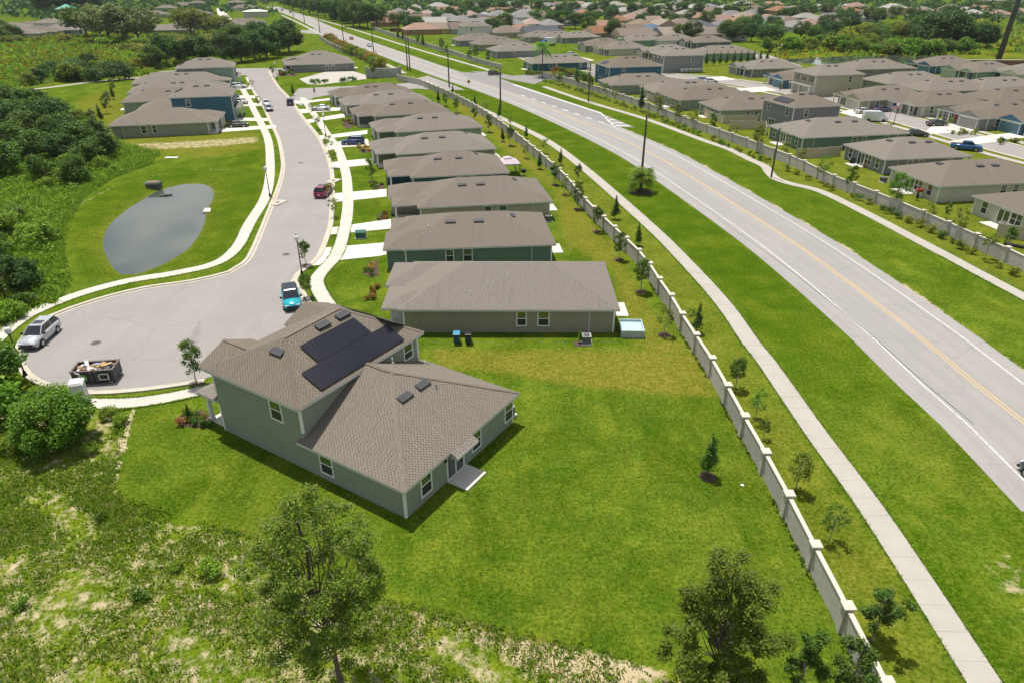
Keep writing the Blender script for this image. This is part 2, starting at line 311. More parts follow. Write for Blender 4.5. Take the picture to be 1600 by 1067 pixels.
RSUB = [(11.0,249.1),(33.95,189.22),(49.47,133.41),(57.55,99.8),(60.22,74.79),(61.11,45.29),(162.95,106.97),(230.8,294.3),(178.4,301.4),(102.7,272.9),(101.0,333.1),(56.8,327.4),(0.0,306.3)]
def axis(parts):
    out = []
    for a, b, s in parts: out += list(np.arange(a, b, s))
    return np.array(out + [parts[-1][1]])
xs = axis([(-9000, -1000, 400), (-1000, -300, 25), (-300, -125, 4), (-125, -62, 1.5), (-62, 30, .6), (30, 75, 1.5), (75, 300, 4), (300, 1000, 25), (1000, 9000, 400)])
ys = axis([(-400, 0, 40), (0, 16, 4), (16, 80, .6), (80, 150, 1.2), (150, 330, 3), (330, 800, 12), (800, 2000, 60), (2000, 12000, 500)])
GX, GY = np.meshgrid(xs, ys); GP = np.stack([GX.ravel(), GY.ravel()], 1)
def sel(poly, soft, box=None):
    p = np.array(poly); lo = p.min(0) - soft*2 - 1; hi = p.max(0) + soft*2 + 1; m = ((GP >= lo) & (GP <= hi)).all(1); o = np.zeros(len(GP)); o[m] = inside(GP[m], poly, soft); return o
zr = np.maximum(sel(ROUGH, .5), sel(THICK, 1.0)); zm = np.maximum(sel(MARSH, 10), sel(MARSH2, 8)); zd = np.maximum.reduce([sel(DRYB, .8), sel(DRYS, 1.2) * .9, sel(STRIP_B, .6) * .42, sel(STRIP_C, .6) * .5, sel(DRYL, 2) * .7, sel(RSUB, 1) * .45, sel(FIELD2, 30)])
zs = np.maximum.reduce([sel(SANDL, 2.2) * .46, sel(PATHS, .3) * .75, sel(CLEAR, .9) * .7, sel(ROUGH, .5) * .40])
# wear along the boulevard edge and on the verge at the right
mz = (np.abs(GP[:, 0]) < 90) & (GP[:, 1] < 160) & (GP[:, 1] > 10); dv = np.full(len(GP), 99.); dv[mz] = pdist(GP[mz], BLVD[BLVD[:, 1] < 170][::2])
side = GP[:, 0] > np.interp(GP[:, 1], BLVD[:, 1], BLVD[:, 0])
zs = np.maximum(zs, np.where(side & (dv < 20), .72 * np.exp(-np.maximum(dv - 5.3, 0) / .7), 0)); zs = np.maximum(zs, sel([(26.93,30.21),(29.9,31.27),(30.94,28.23),(27.7,23.55),(26.32,25.55)], 2.2) * .40)
zs = np.maximum(zs, sel([(47.22,78.94),(49.05,70.99),(49.47,58.51),(50.83,60.57),(50.64,73.81)], 2) * .42)
mp_ = (GP[:, 0] > -75) & (GP[:, 0] < -15) & (GP[:, 1] > 58) & (GP[:, 1] < 160); pd = np.full(len(GP), 50.); pd[mp_] = sdist(GP[mp_], POND)
gz = np.where(pd < 3.2, -.62 * (1 - smooth(pd, -.2, 3.2)) - .9 * smooth(-pd, 0, 4), 0)
zd = np.maximum(zd, np.where(mp_, .55 * np.exp(-np.maximum(pd, 0) / .9), 0)); zs = np.maximum(zs, np.where(mp_, .40 * np.exp(-((pd - 7.2) / .9) ** 2) * (GP[:, 0] < -48), 0))
mr = (zr > .3) & (GP[:, 1] < 140); h = np.zeros(len(GP))
for k, a in ((.35, .10), (.9, .06), (2.1, .03)):
    h += a * np.sin(GP[:, 0]*k + 1.3*np.sin(GP[:, 1]*k*.7)) * np.sin(GP[:, 1]*k*1.1 + .8*np.sin(GP[:, 0]*k*.6))
gz = gz + np.where(mr, (h - .05) * zr, 0)
nx, ny = len(xs), len(ys); idx = np.arange(nx*ny).reshape(ny, nx)
q = np.stack([idx[:-1, :-1], idx[:-1, 1:], idx[1:, 1:], idx[1:, :-1]], -1).reshape(-1, 4)
def np_mesh(name, co, quads, mat, smooth=False, attr=None, attr2=None):
    me = bpy.data.meshes.new(name); me.vertices.add(len(co)); me.vertices.foreach_set('co', np.ascontiguousarray(co, np.float32).ravel())
    n = len(quads); k = quads.shape[1]; me.loops.add(n*k); me.loops.foreach_set('vertex_index', np.ascontiguousarray(quads, np.int32).ravel())
    me.polygons.add(n); me.polygons.foreach_set('loop_start', np.arange(n, dtype=np.int32)*k)
    if smooth: me.polygons.foreach_set('use_smooth', np.ones(n, bool))
    me.materials.append(mat); me.update(calc_edges=True)
    if attr2 is not None:
        a = me.color_attributes.new('lush', 'FLOAT_COLOR', 'POINT'); a.data.foreach_set('color', attr2.astype(np.float32).ravel())
    if attr is not None:
        a = me.color_attributes.new('zone', 'FLOAT_COLOR', 'POINT'); a.data.foreach_set('color', attr.astype(np.float32).ravel())
    return me
def ground_mat():
    t = NT('ground_cover'); at = t.n('ShaderNodeVertexColor', layer_name='zone'); sp = t.n('ShaderNodeSeparateColor'); t.l(at.outputs['Color'], sp.inputs[0])
    rough, dry, sand, marsh = sp.outputs[0], sp.outputs[1], sp.outputs[2], at.outputs['Alpha']
    big = t.noise(.045, 4, .6); mid = t.noise(.33, 5, .62); sm = t.noise(1.7, 5, .7); fine = t.noise(7, 4, .75); blade = t.noise(26, 3, .8)
    lawn = t.ramp(mid, [(.26, (.038, .085, .006)), (.5, (.084, .146, .009)), (.76, (.180, .216, .020))])
    lawn = t.mix(t.ramp(t.noise(.17, 4, .6, sc=(1, .55, 1), dist=1.2), [(.36, .75), (.52, 0.)]), lawn, (.036, .086, .001)); lawn = t.mix(t.ramp(t.noise(.11, 5, .65), [(.5, 0.), (.75, .5)]), lawn, (.168, .188, .022))
    tuft = t.math('MULTIPLY', t.ramp(sm, [(.48, 0.), (.72, .7)]), t.ramp(fine, [(.38, .15), (.62, 1.)])); lawn = t.mix(tuft, lawn, (.225, .228, .030))
    lu = t.n('ShaderNodeVertexColor', layer_name='lush'); lv_ = t.ramp(t.noise(.22, 5, .65), [(.3, (.036, .082, .003)), (.5, (.060, .112, .004)), (.72, (.112, .150, .010))]); lawn = t.mix(t.math('MULTIPLY', lu.outputs['Color'], t.ramp(t.noise(.09, 4, .6), [(.3, .55), (.55, 1.)])), lawn, lv_)
    dryc = t.ramp(sm, [(.25, (.105, .125, .010)), (.5, (.178, .168, .020)), (.78, (.29, .24, .058))])
    rc = t.ramp(mid, [(.28, (.060, .120, .006)), (.52, (.135, .195, .010)), (.76, (.24, .265, .018))]); rc = t.mix(t.ramp(fine, [(.35, .5), (.6, 0.)]), rc, (.04, .075, .004))
    mc = t.ramp(t.noise(.03, 5, .62, sc=(1, .35, 1)), [(.3, (.075, .125, .010)), (.5, (.17, .19, .014)), (.7, (.22, .19, .016))]); mc = t.mix(t.ramp(sm, [(.35, .45), (.6, 0.)]), mc, (.075, .09, .008))
    c = t.mix(t.math('MULTIPLY', dry, t.ramp(mid, [(.25, .55), (.6, 1.)])), lawn, dryc); c = t.mix(rough, c, rc); c = t.mix(marsh, c, mc)
    grain = t.noise(4.2, 7, .82); c = t.mix(1.0, c, t.ramp(grain, [(.36, .36), (.52, 1.05), (.68, 1.12)]), 'MULTIPLY'); c = t.mix(t.ramp(grain, [(.5, 0.), (.72, .5)]), c, t.mix(.5, c, (.36, .38, .07)))
    sn = t.math('ADD', t.math('MULTIPLY', sm, .62), t.math('MULTIPLY', t.noise(.75, 5, .65), .42)); sn = t.math('ADD', sn, t.math('MULTIPLY', fine, .25))
    sf = t.math('SUBTRACT', t.math('ADD', sand, sn), 1.02); sc = t.ramp(blade, [(.3, (.40, .31, .19)), (.7, (.62, .51, .35))])
    c = t.mix(t.ramp(t.math('MULTIPLY', sf, 6), [(.0, 0.), (.9, .9)]), c, sc)
    c = t.mix(t.ramp(blade, [(.32, .38), (.58, 0.)]), c, t.mix(.6, c, (.018, .04, .006))); 
    hgt = t.math('ADD', t.math('MULTIPLY', fine, .7), t.math('MULTIPLY', blade, .4)); t.bump(hgt, .55, .07)
    return t.fin(c, .97, .0)
zone = np.stack([zr, zd, zs, zm], 1)
# well-watered turf: the verges and the pond lawn
nb = BLVD[BLVD[:, 1] < 420]; VERGE_L = [tuple(p) for p in offset(nb, -6.9)[::3]] + [tuple(p) for p in offset(SWK_B, 1.0)[::-4]]; VERGE_R = [tuple(p) for p in offset(nb, 5.8)[::3]] + [tuple(p) for p in offset(SWK_C, -1.0)[::-6]]
PLAWN = [tuple(p) for p in offset(SWK_L, -1.0)[30:-18:3]] + [(-47.61,133.41),(-59.7,128.24),(-64.21,122.5),(-66.11,110.71),(-64.44,100.12),(-59.3,88.47),(-52.48,76.82),(-48.33,70.99)]
zl = np.maximum.reduce([sel(VERGE_L, .5) * smooth(GP[:, 1], 36, 66), sel(VERGE_R, .8) * .7 * smooth(GP[:, 1], 60, 100), sel(PLAWN, .8) * (.45 + .55 * np.exp(-((pd - 4.5) / 3.5) ** 2))])
lushv = np.stack([zl, zl, zl, zl*0 + 1], 1)
g_o = link('ground', np_mesh('ground', np.c_[GP, gz], q, ground_mat(), True, zone, lushv)); g_o['kind'] = 'structure'
# ------------------------------------------------------------------ ponds
def water_mat():
    t = NT('pond_water'); a = t.noise(2.2, 3, .6, sc=(1, 1.8, 1)); t.bump(a, .012, .05)
    return t.fin(t.ramp(t.noise(.1, 3), [(.3, (.050, .066, .052)), (.7, (.075, .092, .07))]), .04, .9)
WATER = water_mat()
sheet('pond_water', [tuple(p) for p in POND + (POND - POND.mean(0)) * .03], -.60, WATER)
sheet('far_pond_water', POND2, .03, WATER)
# ------------------------------------------------------------------ boulevard
ribbon('boulevard', offset(BLVD, -6.7), offset(BLVD, 5.6), .012, ASPH)
for name, d, w, m, keep in (('left_edge_line', -4.55, .16, WFADE, None), ('right_edge_line', 4.05, .17, WFADE, None), ('centre_line_a', -.17, .2, YLINE, None), ('centre_line_b', .2, .2, YLINE, None)):
    ribbon(name, offset(BLVD, d - w/2), offset(BLVD, d + w/2), .017, m)
strip_ctr = BLVD[2:14]; ribbon('dark_road_strip', offset(strip_ctr, -4.1) + np.linspace(0, -1.6, len(strip_ctr))[:, None] * [1, 0], offset(strip_ctr, -4.04) + np.linspace(0, -1.6, len(strip_ctr))[:, None] * [1, 0], .021, BLACK)  # thin dark strip drifting across the left edge line
# turning lane with its painted taper on the far side, and the side-road mouths
sheet('turning_lane', [(27.76,158.74),(23.47,159.11),(15.88,176.02),(1.3,207.9),(-12.6,237.8),(-19.9,257.8),(-8.9,254.2),(0.0,230.3),(9.3,207.9),(16.97,189.22),(22.24,176.02)], .020, ASPH3)
for k, (a, b, c, d) in enumerate(([(23.04,161.34),(23.32,160.14),(27.08,159.99),(26.66,161.04)], [(22.88,164.79),(23.18,163.63),(26.1,163.24),(25.67,164.4)], [(22.58,168.39),(22.89,167.25),(24.69,167.09),(24.23,168.22)], [(22.2,171.7),(22.49,170.86),(23.5,170.86),(23.16,171.87)])): sheet('hatch_bar', [a, b, c, d], .026, WFADE)
for q4 in ([(21.92,176.02),(22.4,176.02),(23.62,159.11),(23.04,159.11)], [(0.0,226.1),(0.8,226.9),(22.5,176.9),(21.92,176.02)]): sheet('taper_line', q4, .026, WFADE)
for q4 in ([(2.7,204.4),(3.6,202.6),(3.8,203.4),(2.9,205.2)], [(5.32,198.49),(6.32,196.31),(6.52,197.18),(5.52,199.26)], [(7.94,192.81),(8.89,190.74),(9.1,191.56),(8.15,193.54)], [(10.42,187.22),(11.48,185.07),(11.69,185.85),(10.63,188.02)], [(13.07,181.46),(14.05,179.25),(14.28,180.16),(13.29,182.3)], [(15.55,175.84),(16.47,173.66),(16.71,174.61),(15.78,176.72)], [(17.9,170.53),(18.91,168.39),(19.15,169.2),(18.13,171.36)], [(20.24,165.19),(21.2,163.17),(21.44,163.94),(20.47,165.98)]): sheet('lane_dash', q4, .027, WLINE)
sheet('side_road', [(-14.8,259.6),(0.0,236.3),(7.0,227.5),(10.4,236.3),(21.4,242.5),(36.2,249.1),(47.1,249.1),(49.0,259.6),(36.1,256.9),(22.4,255.1),(11.1,252.5),(0.0,247.4),(-6.8,257.8)], .024, ASPH3)
sheet('entrance_road', [(-14.0,215.3),(-20.4,230.3),(-28.7,247.4),(-31.0,242.5),(-32.6,230.3),(-40.0,226.1),(-58.7,220.6),(-64.6,217.9),(-61.48,197.61),(-55.47,187.22),(-55.6,200.9),(-51.6,206.7),(-38.1,214.1),(-29.0,217.9),(-21.0,215.3)], .018, ASPH2)
sheet('left_side_road', [(-116.2,465.7),(-125.7,483.0),(-126.7,460.3),(-136.1,471.3),(-134.2,454.9),(-119.1,434.6),(-111.2,429.8),(-102.1,425.1)], .022, ASPH2)
# ------------------------------------------------------------------ neighbourhood street with the turning circle
st_poly = [tuple(p) for p in ST_L] + [(-23.84,52.37),(-21.26,57.19)] + [tuple(p) for p in ST_R[::-1]]
sheet('street', st_poly, .012, ASPH2)
sheet('cross_street', [(-77.7,268.9),(-94.2,268.9),(-110.0,267.0),(-125.3,259.6),(-121.3,250.8),(-101.3,247.4),(-91.2,249.1),(-83.5,233.3),(-78.2,236.3),(-80.9,256.0)], .016, ASPH2)
def kerb(name, C, sgn, w=.42):
    a, b, c = offset(C, 0), offset(C, sgn * .32), offset(C, sgn * (.32 + w))
    g_ = ribbon(name + '_gutter', *((a, b) if sgn > 0 else (b, a)), .024, KERB); k_ = ribbon(name, *((b, c) if sgn > 0 else (c, b)), .13, KERB, thick=.13)
kerb('left_kerb', ST_L[6:], 1); kerb('right_kerb', ST_R[5:][::-1], 1)
def walkway(name, C, w, slab=1.6, near=95, z=.055, WALK=WALK):
    """pavement: slabs one by one where they can be told apart, a plain sheet beyond"""
    d = np.linalg.norm(C, axis=1); k = d < near
    base = ribbon(name, offset(C, -w/2), offset(C, w/2), z - .014, WALK if not k.any() else JOINT, thick=.05)
    if (~k).any() and k.any():
        runs = np.where(~k)[0]; a = offset(C, -w/2)[runs[0]-1:runs[-1]+1]; b = offset(C, w/2)[runs[0]-1:runs[-1]+1]; ribbon('walk_surface', a, b, z - .006, WALK, base, None)
    L = np.concatenate([[0], np.cumsum(np.linalg.norm(np.diff(C, axis=0), axis=1))]); A = offset(C, -w/2); B = offset(C, w/2); s = 0
    while s + slab < L[-1]:
        mid = np.array([np.interp(s, L, C[:, j]) for j in (0, 1)])
        if np.linalg.norm(mid) < near and mid[1] > 12:
            e = .006; P = lambda t, X: (np.interp(t, L, X[:, 0]), np.interp(t, L, X[:, 1]))
            poly = [P(s+e, A), P(s+e, B), P(s+slab-e, B), P(s+slab-e, A)]
            MB().prism(poly, z - .03, z + random.uniform(-.003, .004)).build('slab', WALK, base, uv=False)
        s += slab
walkway('boulevard_sidewalk', SWK_B, 1.72, 1.75, 105); walkway('far_boulevard_sidewalk', SWK_C, 1.7, 1.75, 112); walkway('street_sidewalk', SWK_L, 1.55, 1.6, 82, WALK=WALK2); walkway('house_row_sidewalk', SWK_R, 1.6, 1.6, 85, WALK=WALK2); walkway('turning_circle_sidewalk', SWK_A, 1.5, 1.6, 95, WALK=WALK2)
walkway('upper_boulevard_sidewalk', SWK_B2, 1.8, near=0); walkway('upper_far_sidewalk', SWK_C2, 1.8, near=0); walkway('trail', TRAIL, 2.4, near=0)
def soil_mat():
    t = NT('bare_sandy_soil'); n = t.noise(5, 5, .75); c = t.ramp(n, [(.3, (.30, .23, .12)), (.5, (.46, .38, .25)), (.7, (.56, .47, .33))]); c = t.mix(t.ramp(t.noise(2.2, 5, .7), [(.45, 0.), (.6, .85)]), c, (.10, .15, .012)); t.bump(n, .5, .03); return t.fin(c, .95, .1)
SOIL = soil_mat()
for poly in ([(-30.29,45.47),(-29.9,45.2),(-29.71,44.4),(-29.35,43.36),(-29.03,42.52),(-28.55,41.07),(-28.04,39.83),(-28.56,39.68),(-29.06,40.75),(-29.34,41.86),(-29.54,42.85),(-29.94,43.96)], [(-27.67,37.31),(-27.26,37.38),(-26.89,36.57),(-27.09,36.37),(-27.48,36.7)], [(-26.78,35.52),(-26.51,35.65),(-26.35,35.26),(-26.62,35.2)]): sheet('bare_soil_strip', poly, .006, SOIL)
# driveways (concrete) of the middle row, then of the left row and the right-hand street
for poly in ([(-24.15,75.59),(-23.81,77.87),(-23.79,81.61),(-16.1,83.59),(-15.42,79.37),(-16.33,78.72),(-18.72,78.08),(-20.68,77.44),(-21.74,76.0)], [(-24.95,89.26),(-17.09,93.12),(-16.44,89.0),(-24.7,86.41)], [(-28.06,105.9),(-20.2,108.44),(-19.5,104.14),(-27.0,101.26)], [(-33.21,126.28),(-25.22,129.76),(-24.37,124.84),(-31.89,121.58)], [(-38.27,141.29),(-36.86,143.09),(-30.33,146.18),(-28.42,140.12),(-34.12,138.39),(-36.13,135.58)], [(-41.74,149.4),(-38.9,150.72),(-32.07,155.51),(-31.3,151.39),(-37.6,147.45),(-40.11,145.56)], [(-48.9,167.58),(-46.63,170.03),(-41.77,176.02),(-40.35,170.86),(-45.11,166.37),(-47.11,163.63)], [(-54.55,181.46),(-51.77,183.35),(-43.84,184.78),(-42.92,180.53),(-49.7,177.8),(-52.42,176.02)], [(-60.51,195.45),(-56.52,194.92),(-50.69,199.82),(-49.92,196.53),(-54.99,191.77),(-58.34,190.23)],
             [(-65.37,157.65),(-54.29,161.34),(-52.87,157.65),(-63.65,153.42)], [(-70.34,170.86),(-58.35,169.62),(-56.91,165.98),(-68.8,166.77)], [(-77.78,190.23),(-67.53,191.77),(-65.55,187.22),(-76.28,186.24)], [(-83.3,204.4),(-73.3,204.4),(-71.04,199.82),(-81.15,198.71)], [(-90.5,221.9),(-80.3,221.9),(-78.1,216.6),(-88.0,215.3)]):
    sheet('driveway', poly, .048, CONC, thick=.05)
sheet('parking_lot', [(-70.3,239.4),(-66.1,257.8),(-56.5,259.6),(-49.0,247.4),(-48.1,239.4),(-60.0,226.1),(-64.4,227.5)], .030, asphalt('pale_parking_concrete', (.44, .42, .375), .03, False))
# street, walks and drives of the subdivision across the boulevard
RST = catmull([(103.43,119.79),(98.93,133.41),(96.18,150.06),(92.75,170.86),(87.44,195.45),(77.8,219.3),(63.3,239.4),(44.4,252.5),(30.4,267.0),(17.6,287.6),(8.1,311.3)], 3)
ribbon('far_street', offset(RST, -4.2), offset(RST, 4.2), .014, ASPH2); ribbon('far_street_walk', offset(RST, -8.2), offset(RST, -6.4), .05, WALK); ribbon('far_street_walk_near', offset(RST, 6.4), offset(RST, 8.2), .05, WALK)
ribbon('far_kerb', offset(RST, -4.9), offset(RST, -4.2), .10, KERB, thick=.1); ribbon('far_kerb_near', offset(RST, 4.2), offset(RST, 4.9), .10, KERB, thick=.1)
for poly in ([(87.94,150.06),(101.76,154.81),(109.65,158.38),(105.38,165.98),(97.25,162.1)], [(89.87,143.7),(101.28,149.4),(112.61,154.12),(108.21,147.45),(95.03,141.29)], [(89.74,176.02),(102.23,183.35),(98.81,188.22),(89.04,183.35)], [(81.7,176.9),(89.9,185.27),(92.55,179.61),(83.5,169.2)], [(67.9,209.1),(79.0,214.1),(77.7,221.9),(67.7,217.9)], [(61.8,233.3),(73.5,237.8),(71.4,245.8),(60.5,240.9)], [(21.0,301.4),(28.2,308.8),(33.3,294.3),(26.3,287.6)]):
    sheet('driveway', poly, .056, CONC)
sheet('side_street', [(97.7,321.9),(109.9,316.5),(109.7,279.0),(106.6,263.2),(98.0,259.6),(99.8,274.9),(99.5,296.6),(92.5,303.8)], .016, ASPH2)
sheet('new_street', [(-296.2,760.4),(-296.6,775.0),(-216.7,582.8),(-195.0,535.5),(-204.1,535.5),(-256.9,660.1)], .02, CONC)

def manhole(p, label):
    r_ = empty('manhole', (*p, .014), 0, label, 'manhole', 'manholes in the street'); MB().lathe([(.5, 0), (.5, .012)], 18).build('frame', plain('manhole_ring', (.2, .19, .18), .8), r_); MB().lathe([(.38, .012), (.38, .02)], 18).build('cover', plain('cast_iron', (.075, .07, .068), .6), r_)
for p, lab in (((-27.91,79.37), 'iron manhole cover in the street opposite the dark green house'), ((-38.73,125.79), 'iron manhole cover in the street near the crimson car'), ((-23.85,54.94), 'iron manhole cover behind the near house on the turning circle'), ((-39.08,56.43), 'iron manhole cover in the turning circle near the silver SUV')): manhole(p, lab)
for p, lab in (((-35.4,100.77), 'pale kerb inlet slab on the left side of the street'), ((-29.82,113.07), 'pale kerb inlet slab on the right side of the street')):
    i_ = empty('kerb_inlet', (*p, 0), R(70), label=lab, cat='drain', group='kerb inlets'); MB().box(-1.3, 1.3, -.8, .8, 0, .15).build('slab', KERB, i_); MB().lathe([(.32, .15), (.32, .165)], 12).build('lid', plain('cast_iron', (.075, .07, .068)), i_)

# ------------------------------------------------------------------ house kit
_mc = {}
def cached(key, fn):
    if key not in _mc: _mc[key] = fn()
    return _mc[key]
def window(par, x, y, z, ang, w, h, frame=TRIM, detail=True):
    """sash window: frame with middle rail, two panes; ang = outward direction in the parent's frame"""
    def fr():
        b = MB(); t = .1 if w < 1.3 else .11
        for x0, x1, z0, z1 in ((-w/2-t, w/2+t, h/2, h/2+t), (-w/2-t, w/2+t, -h/2-t, -h/2), (-w/2-t, -w/2, -h/2, h/2), (w/2, w/2+t, -h/2, h/2), (-w/2, w/2, -.03, .03)): b.box(x0, x1, -.06, .02, z0, z1)
        if w > 1.3: b.box(-.05, .05, -.058, .02, -h/2, h/2)
        return b.mesh('window', frame, uv=False)
    o = link('window', cached(('win', w, h, frame.name), fr), par, (x, y, z), ang + math.pi/2)
    for k, m in ((1, GLASS), (-1, SCREEN)):
        pm = cached(('pane', w, h, m.name), lambda: MB().box(-w/2, w/2, -.02, .0, -h/4+.015, h/4-.015).mesh('pane', m, uv=False))
        link('pane', pm, o, (0, 0, k * h/4))
    return o
def garage_door(par, x, y, ang, w=4.9, h=2.15, mat=None):
    def mk():
        b = MB()
        for k in range(4): b.box(-w/2, w/2, -.05, 0, k*h/4+.012, (k+1)*h/4-.012)
        for k in range(4):
            for j in range(4): b.box(-w/2+w/4*j+.12, -w/2+w/4*(j+1)-.12, -.065, -.045, k*h/4+.1, (k+1)*h/4-.1)
        return b.mesh('garage_door', mat, uv=False)
    o = link('garage_door', cached(('gd', w, h, mat.name), mk), par, (x, y, 0), ang + math.pi/2)
    t = MB(); t.box(-w/2-.14, -w/2, -.07, .02, 0, h+.14).box(w/2, w/2+.14, -.07, .02, 0, h+.14).box(-w/2, w/2, -.07, .02, h, h+.14)
    link('door_trim', cached(('gdt', w, h), lambda: t.mesh('door_trim', TRIM, uv=False)), o)
    return o
def door(par, x, y, ang, mat, w=.95, h=2.05):
    def mk(): return MB().box(-w/2, w/2, -.04, 0, .02, h).box(-w/2+.12, w/2-.12, -.052, -.03, 1.1, h-.15).box(-w/2+.12, w/2-.12, -.052, -.03, .2, .95).mesh('front_door', mat, uv=False)
    o = link('front_door', cached(('fd', w, h, mat.name), mk), par, (x, y, .1), ang + math.pi/2)
    link('door_trim', cached(('fdt', w, h), lambda: MB().box(-w/2-.12, -w/2, -.06, .02, 0, h+.12).box(w/2, w/2+.12, -.06, .02, 0, h+.12).box(-w/2, w/2, -.06, .02, h, h+.12).mesh('door_trim', TRIM, uv=False)), o)
    link('handle', cached('fdh', lambda: MB().box(-.03, .03, -.09, -.05, .9, 1.1).mesh('handle', METAL, uv=False)), o, (w/2-.1, 0, 0))
    return o
def slider(par, x, y, ang, w=1.85, h=2.05):
    def mk():
        b = MB()
        for x0, x1, z0, z1 in ((-w/2-.1, w/2+.1, h, h+.1), (-w/2-.1, -w/2, 0, h), (w/2, w/2+.1, 0, h), (-.05, .05, 0, h), (-w/2, w/2, 0, .08)): b.box(x0, x1, -.06, .02, z0, z1)
        return b.mesh('sliding_door', TRIM, uv=False)
    o = link('sliding_door', cached(('sl', w, h), mk), par, (x, y, .05), ang + math.pi/2)
    for s in (-1, 1): link('pane', cached(('slp', w, h), lambda: MB().box(-w/4+.05, w/4-.05, -.02, 0, .08, h).mesh('pane', GLASS, uv=False)), o, (s*w/4, 0, 0))
    return o
def roof_mesh(b, x0, x1, y0, y1, z, pitch, along=None, g0=False, g1=False, th=.2, mfas=1):
    """hip roof on a rectangle of eaves at height z; g0/g1 = gable instead of hip at the low/high end of the ridge"""
    along = along or ('x' if (x1-x0) >= (y1-y0) else 'y'); half = ((y1-y0) if along == 'x' else (x1-x0)) / 2; rz = z + half*pitch
    if along == 'x': A = (x0 + (0 if g0 else half), (y0+y1)/2, rz); B = (x1 - (0 if g1 else half), (y0+y1)/2, rz)
    else: A = ((x0+x1)/2, y0 + (0 if g0 else half), rz); B = ((x0+x1)/2, y1 - (0 if g1 else half), rz)
    c = [(x0,y0,z),(x1,y0,z),(x1,y1,z),(x0,y1,z)]
    if along == 'x': fs = [[c[0],c[1],B,A],[c[2],c[3],A,B]]; e0, e1 = [c[3],c[0],A], [c[1],c[2],B]
    else: fs = [[c[1],c[2],B,A],[c[3],c[0],A,B]]; e0, e1 = [c[0],c[1],A], [c[2],c[3],B]
    for f in fs: b.face(f, 0)
    b.face(e0, 2 if g0 else 0); b.face(e1, 2 if g1 else 0)
    d = [(p[0], p[1], z - th) for p in c]
    for i in range(4): j = (i+1) % 4; b.face([d[i], d[j], c[j], c[i]], mfas)
    b.face(d[::-1], mfas)
    return A, B, rz
def roof_vent(par, x, y, z, pitch, ang):
    """box vent lying on a slope; ang = downhill direction"""
    def mk():
        b = MB(); b.add([(-.62,-.28,0),(.62,-.28,0),(.62,.28,0),(-.62,.28,0),(-.62,-.28,.16),(.62,-.28,.16),(.52,.28,.1),(-.52,.28,.1)], [(4,5,6,7),(0,1,5,4),(1,2,6,5),(2,3,7,6),(3,0,4,7)]); return b.mesh('roof_vent', plain('dark_vent', (.05, .053, .057), .5), uv=False)
    o = link('roof_vent', cached('rv', mk), par, (x, y, z + .01)); o.rotation_euler = (Vector((math.cos(ang)*pitch, math.sin(ang)*pitch, 1)).to_track_quat('Z', 'Y').to_euler()); 
    # long side across the slope
    zax = Vector((math.cos(ang)*pitch, math.sin(ang)*pitch, 1)).normalized(); xax = Vector((-math.sin(ang), math.cos(ang), 0)); yax = zax.cross(xax)
    from mathutils import Matrix
    o.rotation_euler = Matrix((xax, yax, zax)).transposed().to_euler() if yax.dot(Vector((math.cos(ang), math.sin(ang), 0))) < 0 else Matrix((-xax, -yax, zax)).transposed().to_euler()
    return o
def vent_pipe(par, x, y, z, white=True):
    m = TRIM if white else METAL
    return link('vent_pipe', cached(('vp', white), lambda: MB().tube((0,0,-.1), (0,0,.35), .05, n=7).tube((0,0,-.1), (0,0,.06), .13, .06, n=7).mesh('vent_pipe', m, uv=False)), par, (x, y, z))
SOLAR_CELL = None
def solar_mat():
    t = NT('solar_cells', True); b = t.n('ShaderNodeTexBrick'); t.l(t.co, b.inputs['Vector']); b.offset = 0
    t.set(b, Scale=1, **{'Color1': (.010, .010, .014, 1), 'Color2': (.016, .016, .022, 1), 'Mortar': (.022, .023, .028, 1), 'Mortar Size': .005, 'Brick Width': .17, 'Row Height': .17}); return t.fin(b.outputs['Color'], .16, .6)
SOLAR_CELL = solar_mat(); SOLAR_FRAME = plain('black_anodised_frame', (.02, .02, .022), .4)
def solar_row(par, org, ux, uy, n, w=1.08, h=1.9):
    """n panels side by side; org lower corner, ux along the eave, uy up the slope (unit vectors)"""
    nz_ = Vector(ux).cross(Vector(uy)).normalized()
    def mk(): return MB().box(0, w-.02, 0, h-.02, .02, .06, 1).box(.02, w-.04, .02, h-.04, .055, .064, 0).mesh('solar_panel', [SOLAR_CELL, SOLAR_FRAME])
    from mathutils import Matrix
    rot = Matrix((Vector(ux), Vector(uy), nz_)).transposed().to_euler()
    for k in range(n):
        o = link('solar_panel', cached(('sol', w, h), mk), par, Vector(org) + Vector(ux)*w*k + nz_*.07); o.rotation_euler = rot
PITCH = .375
WALLC = dict(sage=(.255, .285, .225), grey=(.225, .23, .225), taupe=(.29, .265, .205), green=(.135, .205, .15), teal=(.035, .105, .135), tan=(.40, .37, .27), cream=(.50, .49, .40), palegreen=(.30, .35, .26), khaki=(.30, .29, .19), slate=(.155, .175, .19), blue=(.06, .145, .20), white=(.6, .6, .57), mint=(.22, .33, .24))
def siding(c): return wall_mat(c, WALLC[c])
def corner_posts(par, pts, z0, z1):
    for x, y, sx, sy in pts:
        b = MB(); b.box(min(x, x-sx*.13), max(x, x-sx*.13), min(y+sy*.03, y), max(y+sy*.03, y), z0, z1).box(min(x+sx*.03, x), max(x+sx*.03, x), min(y+sy*.03, y-sy*.13), max(y+sy*.03, y-sy*.13), z0, z1); b.build('corner_trim', TRIM, par, uv=False)
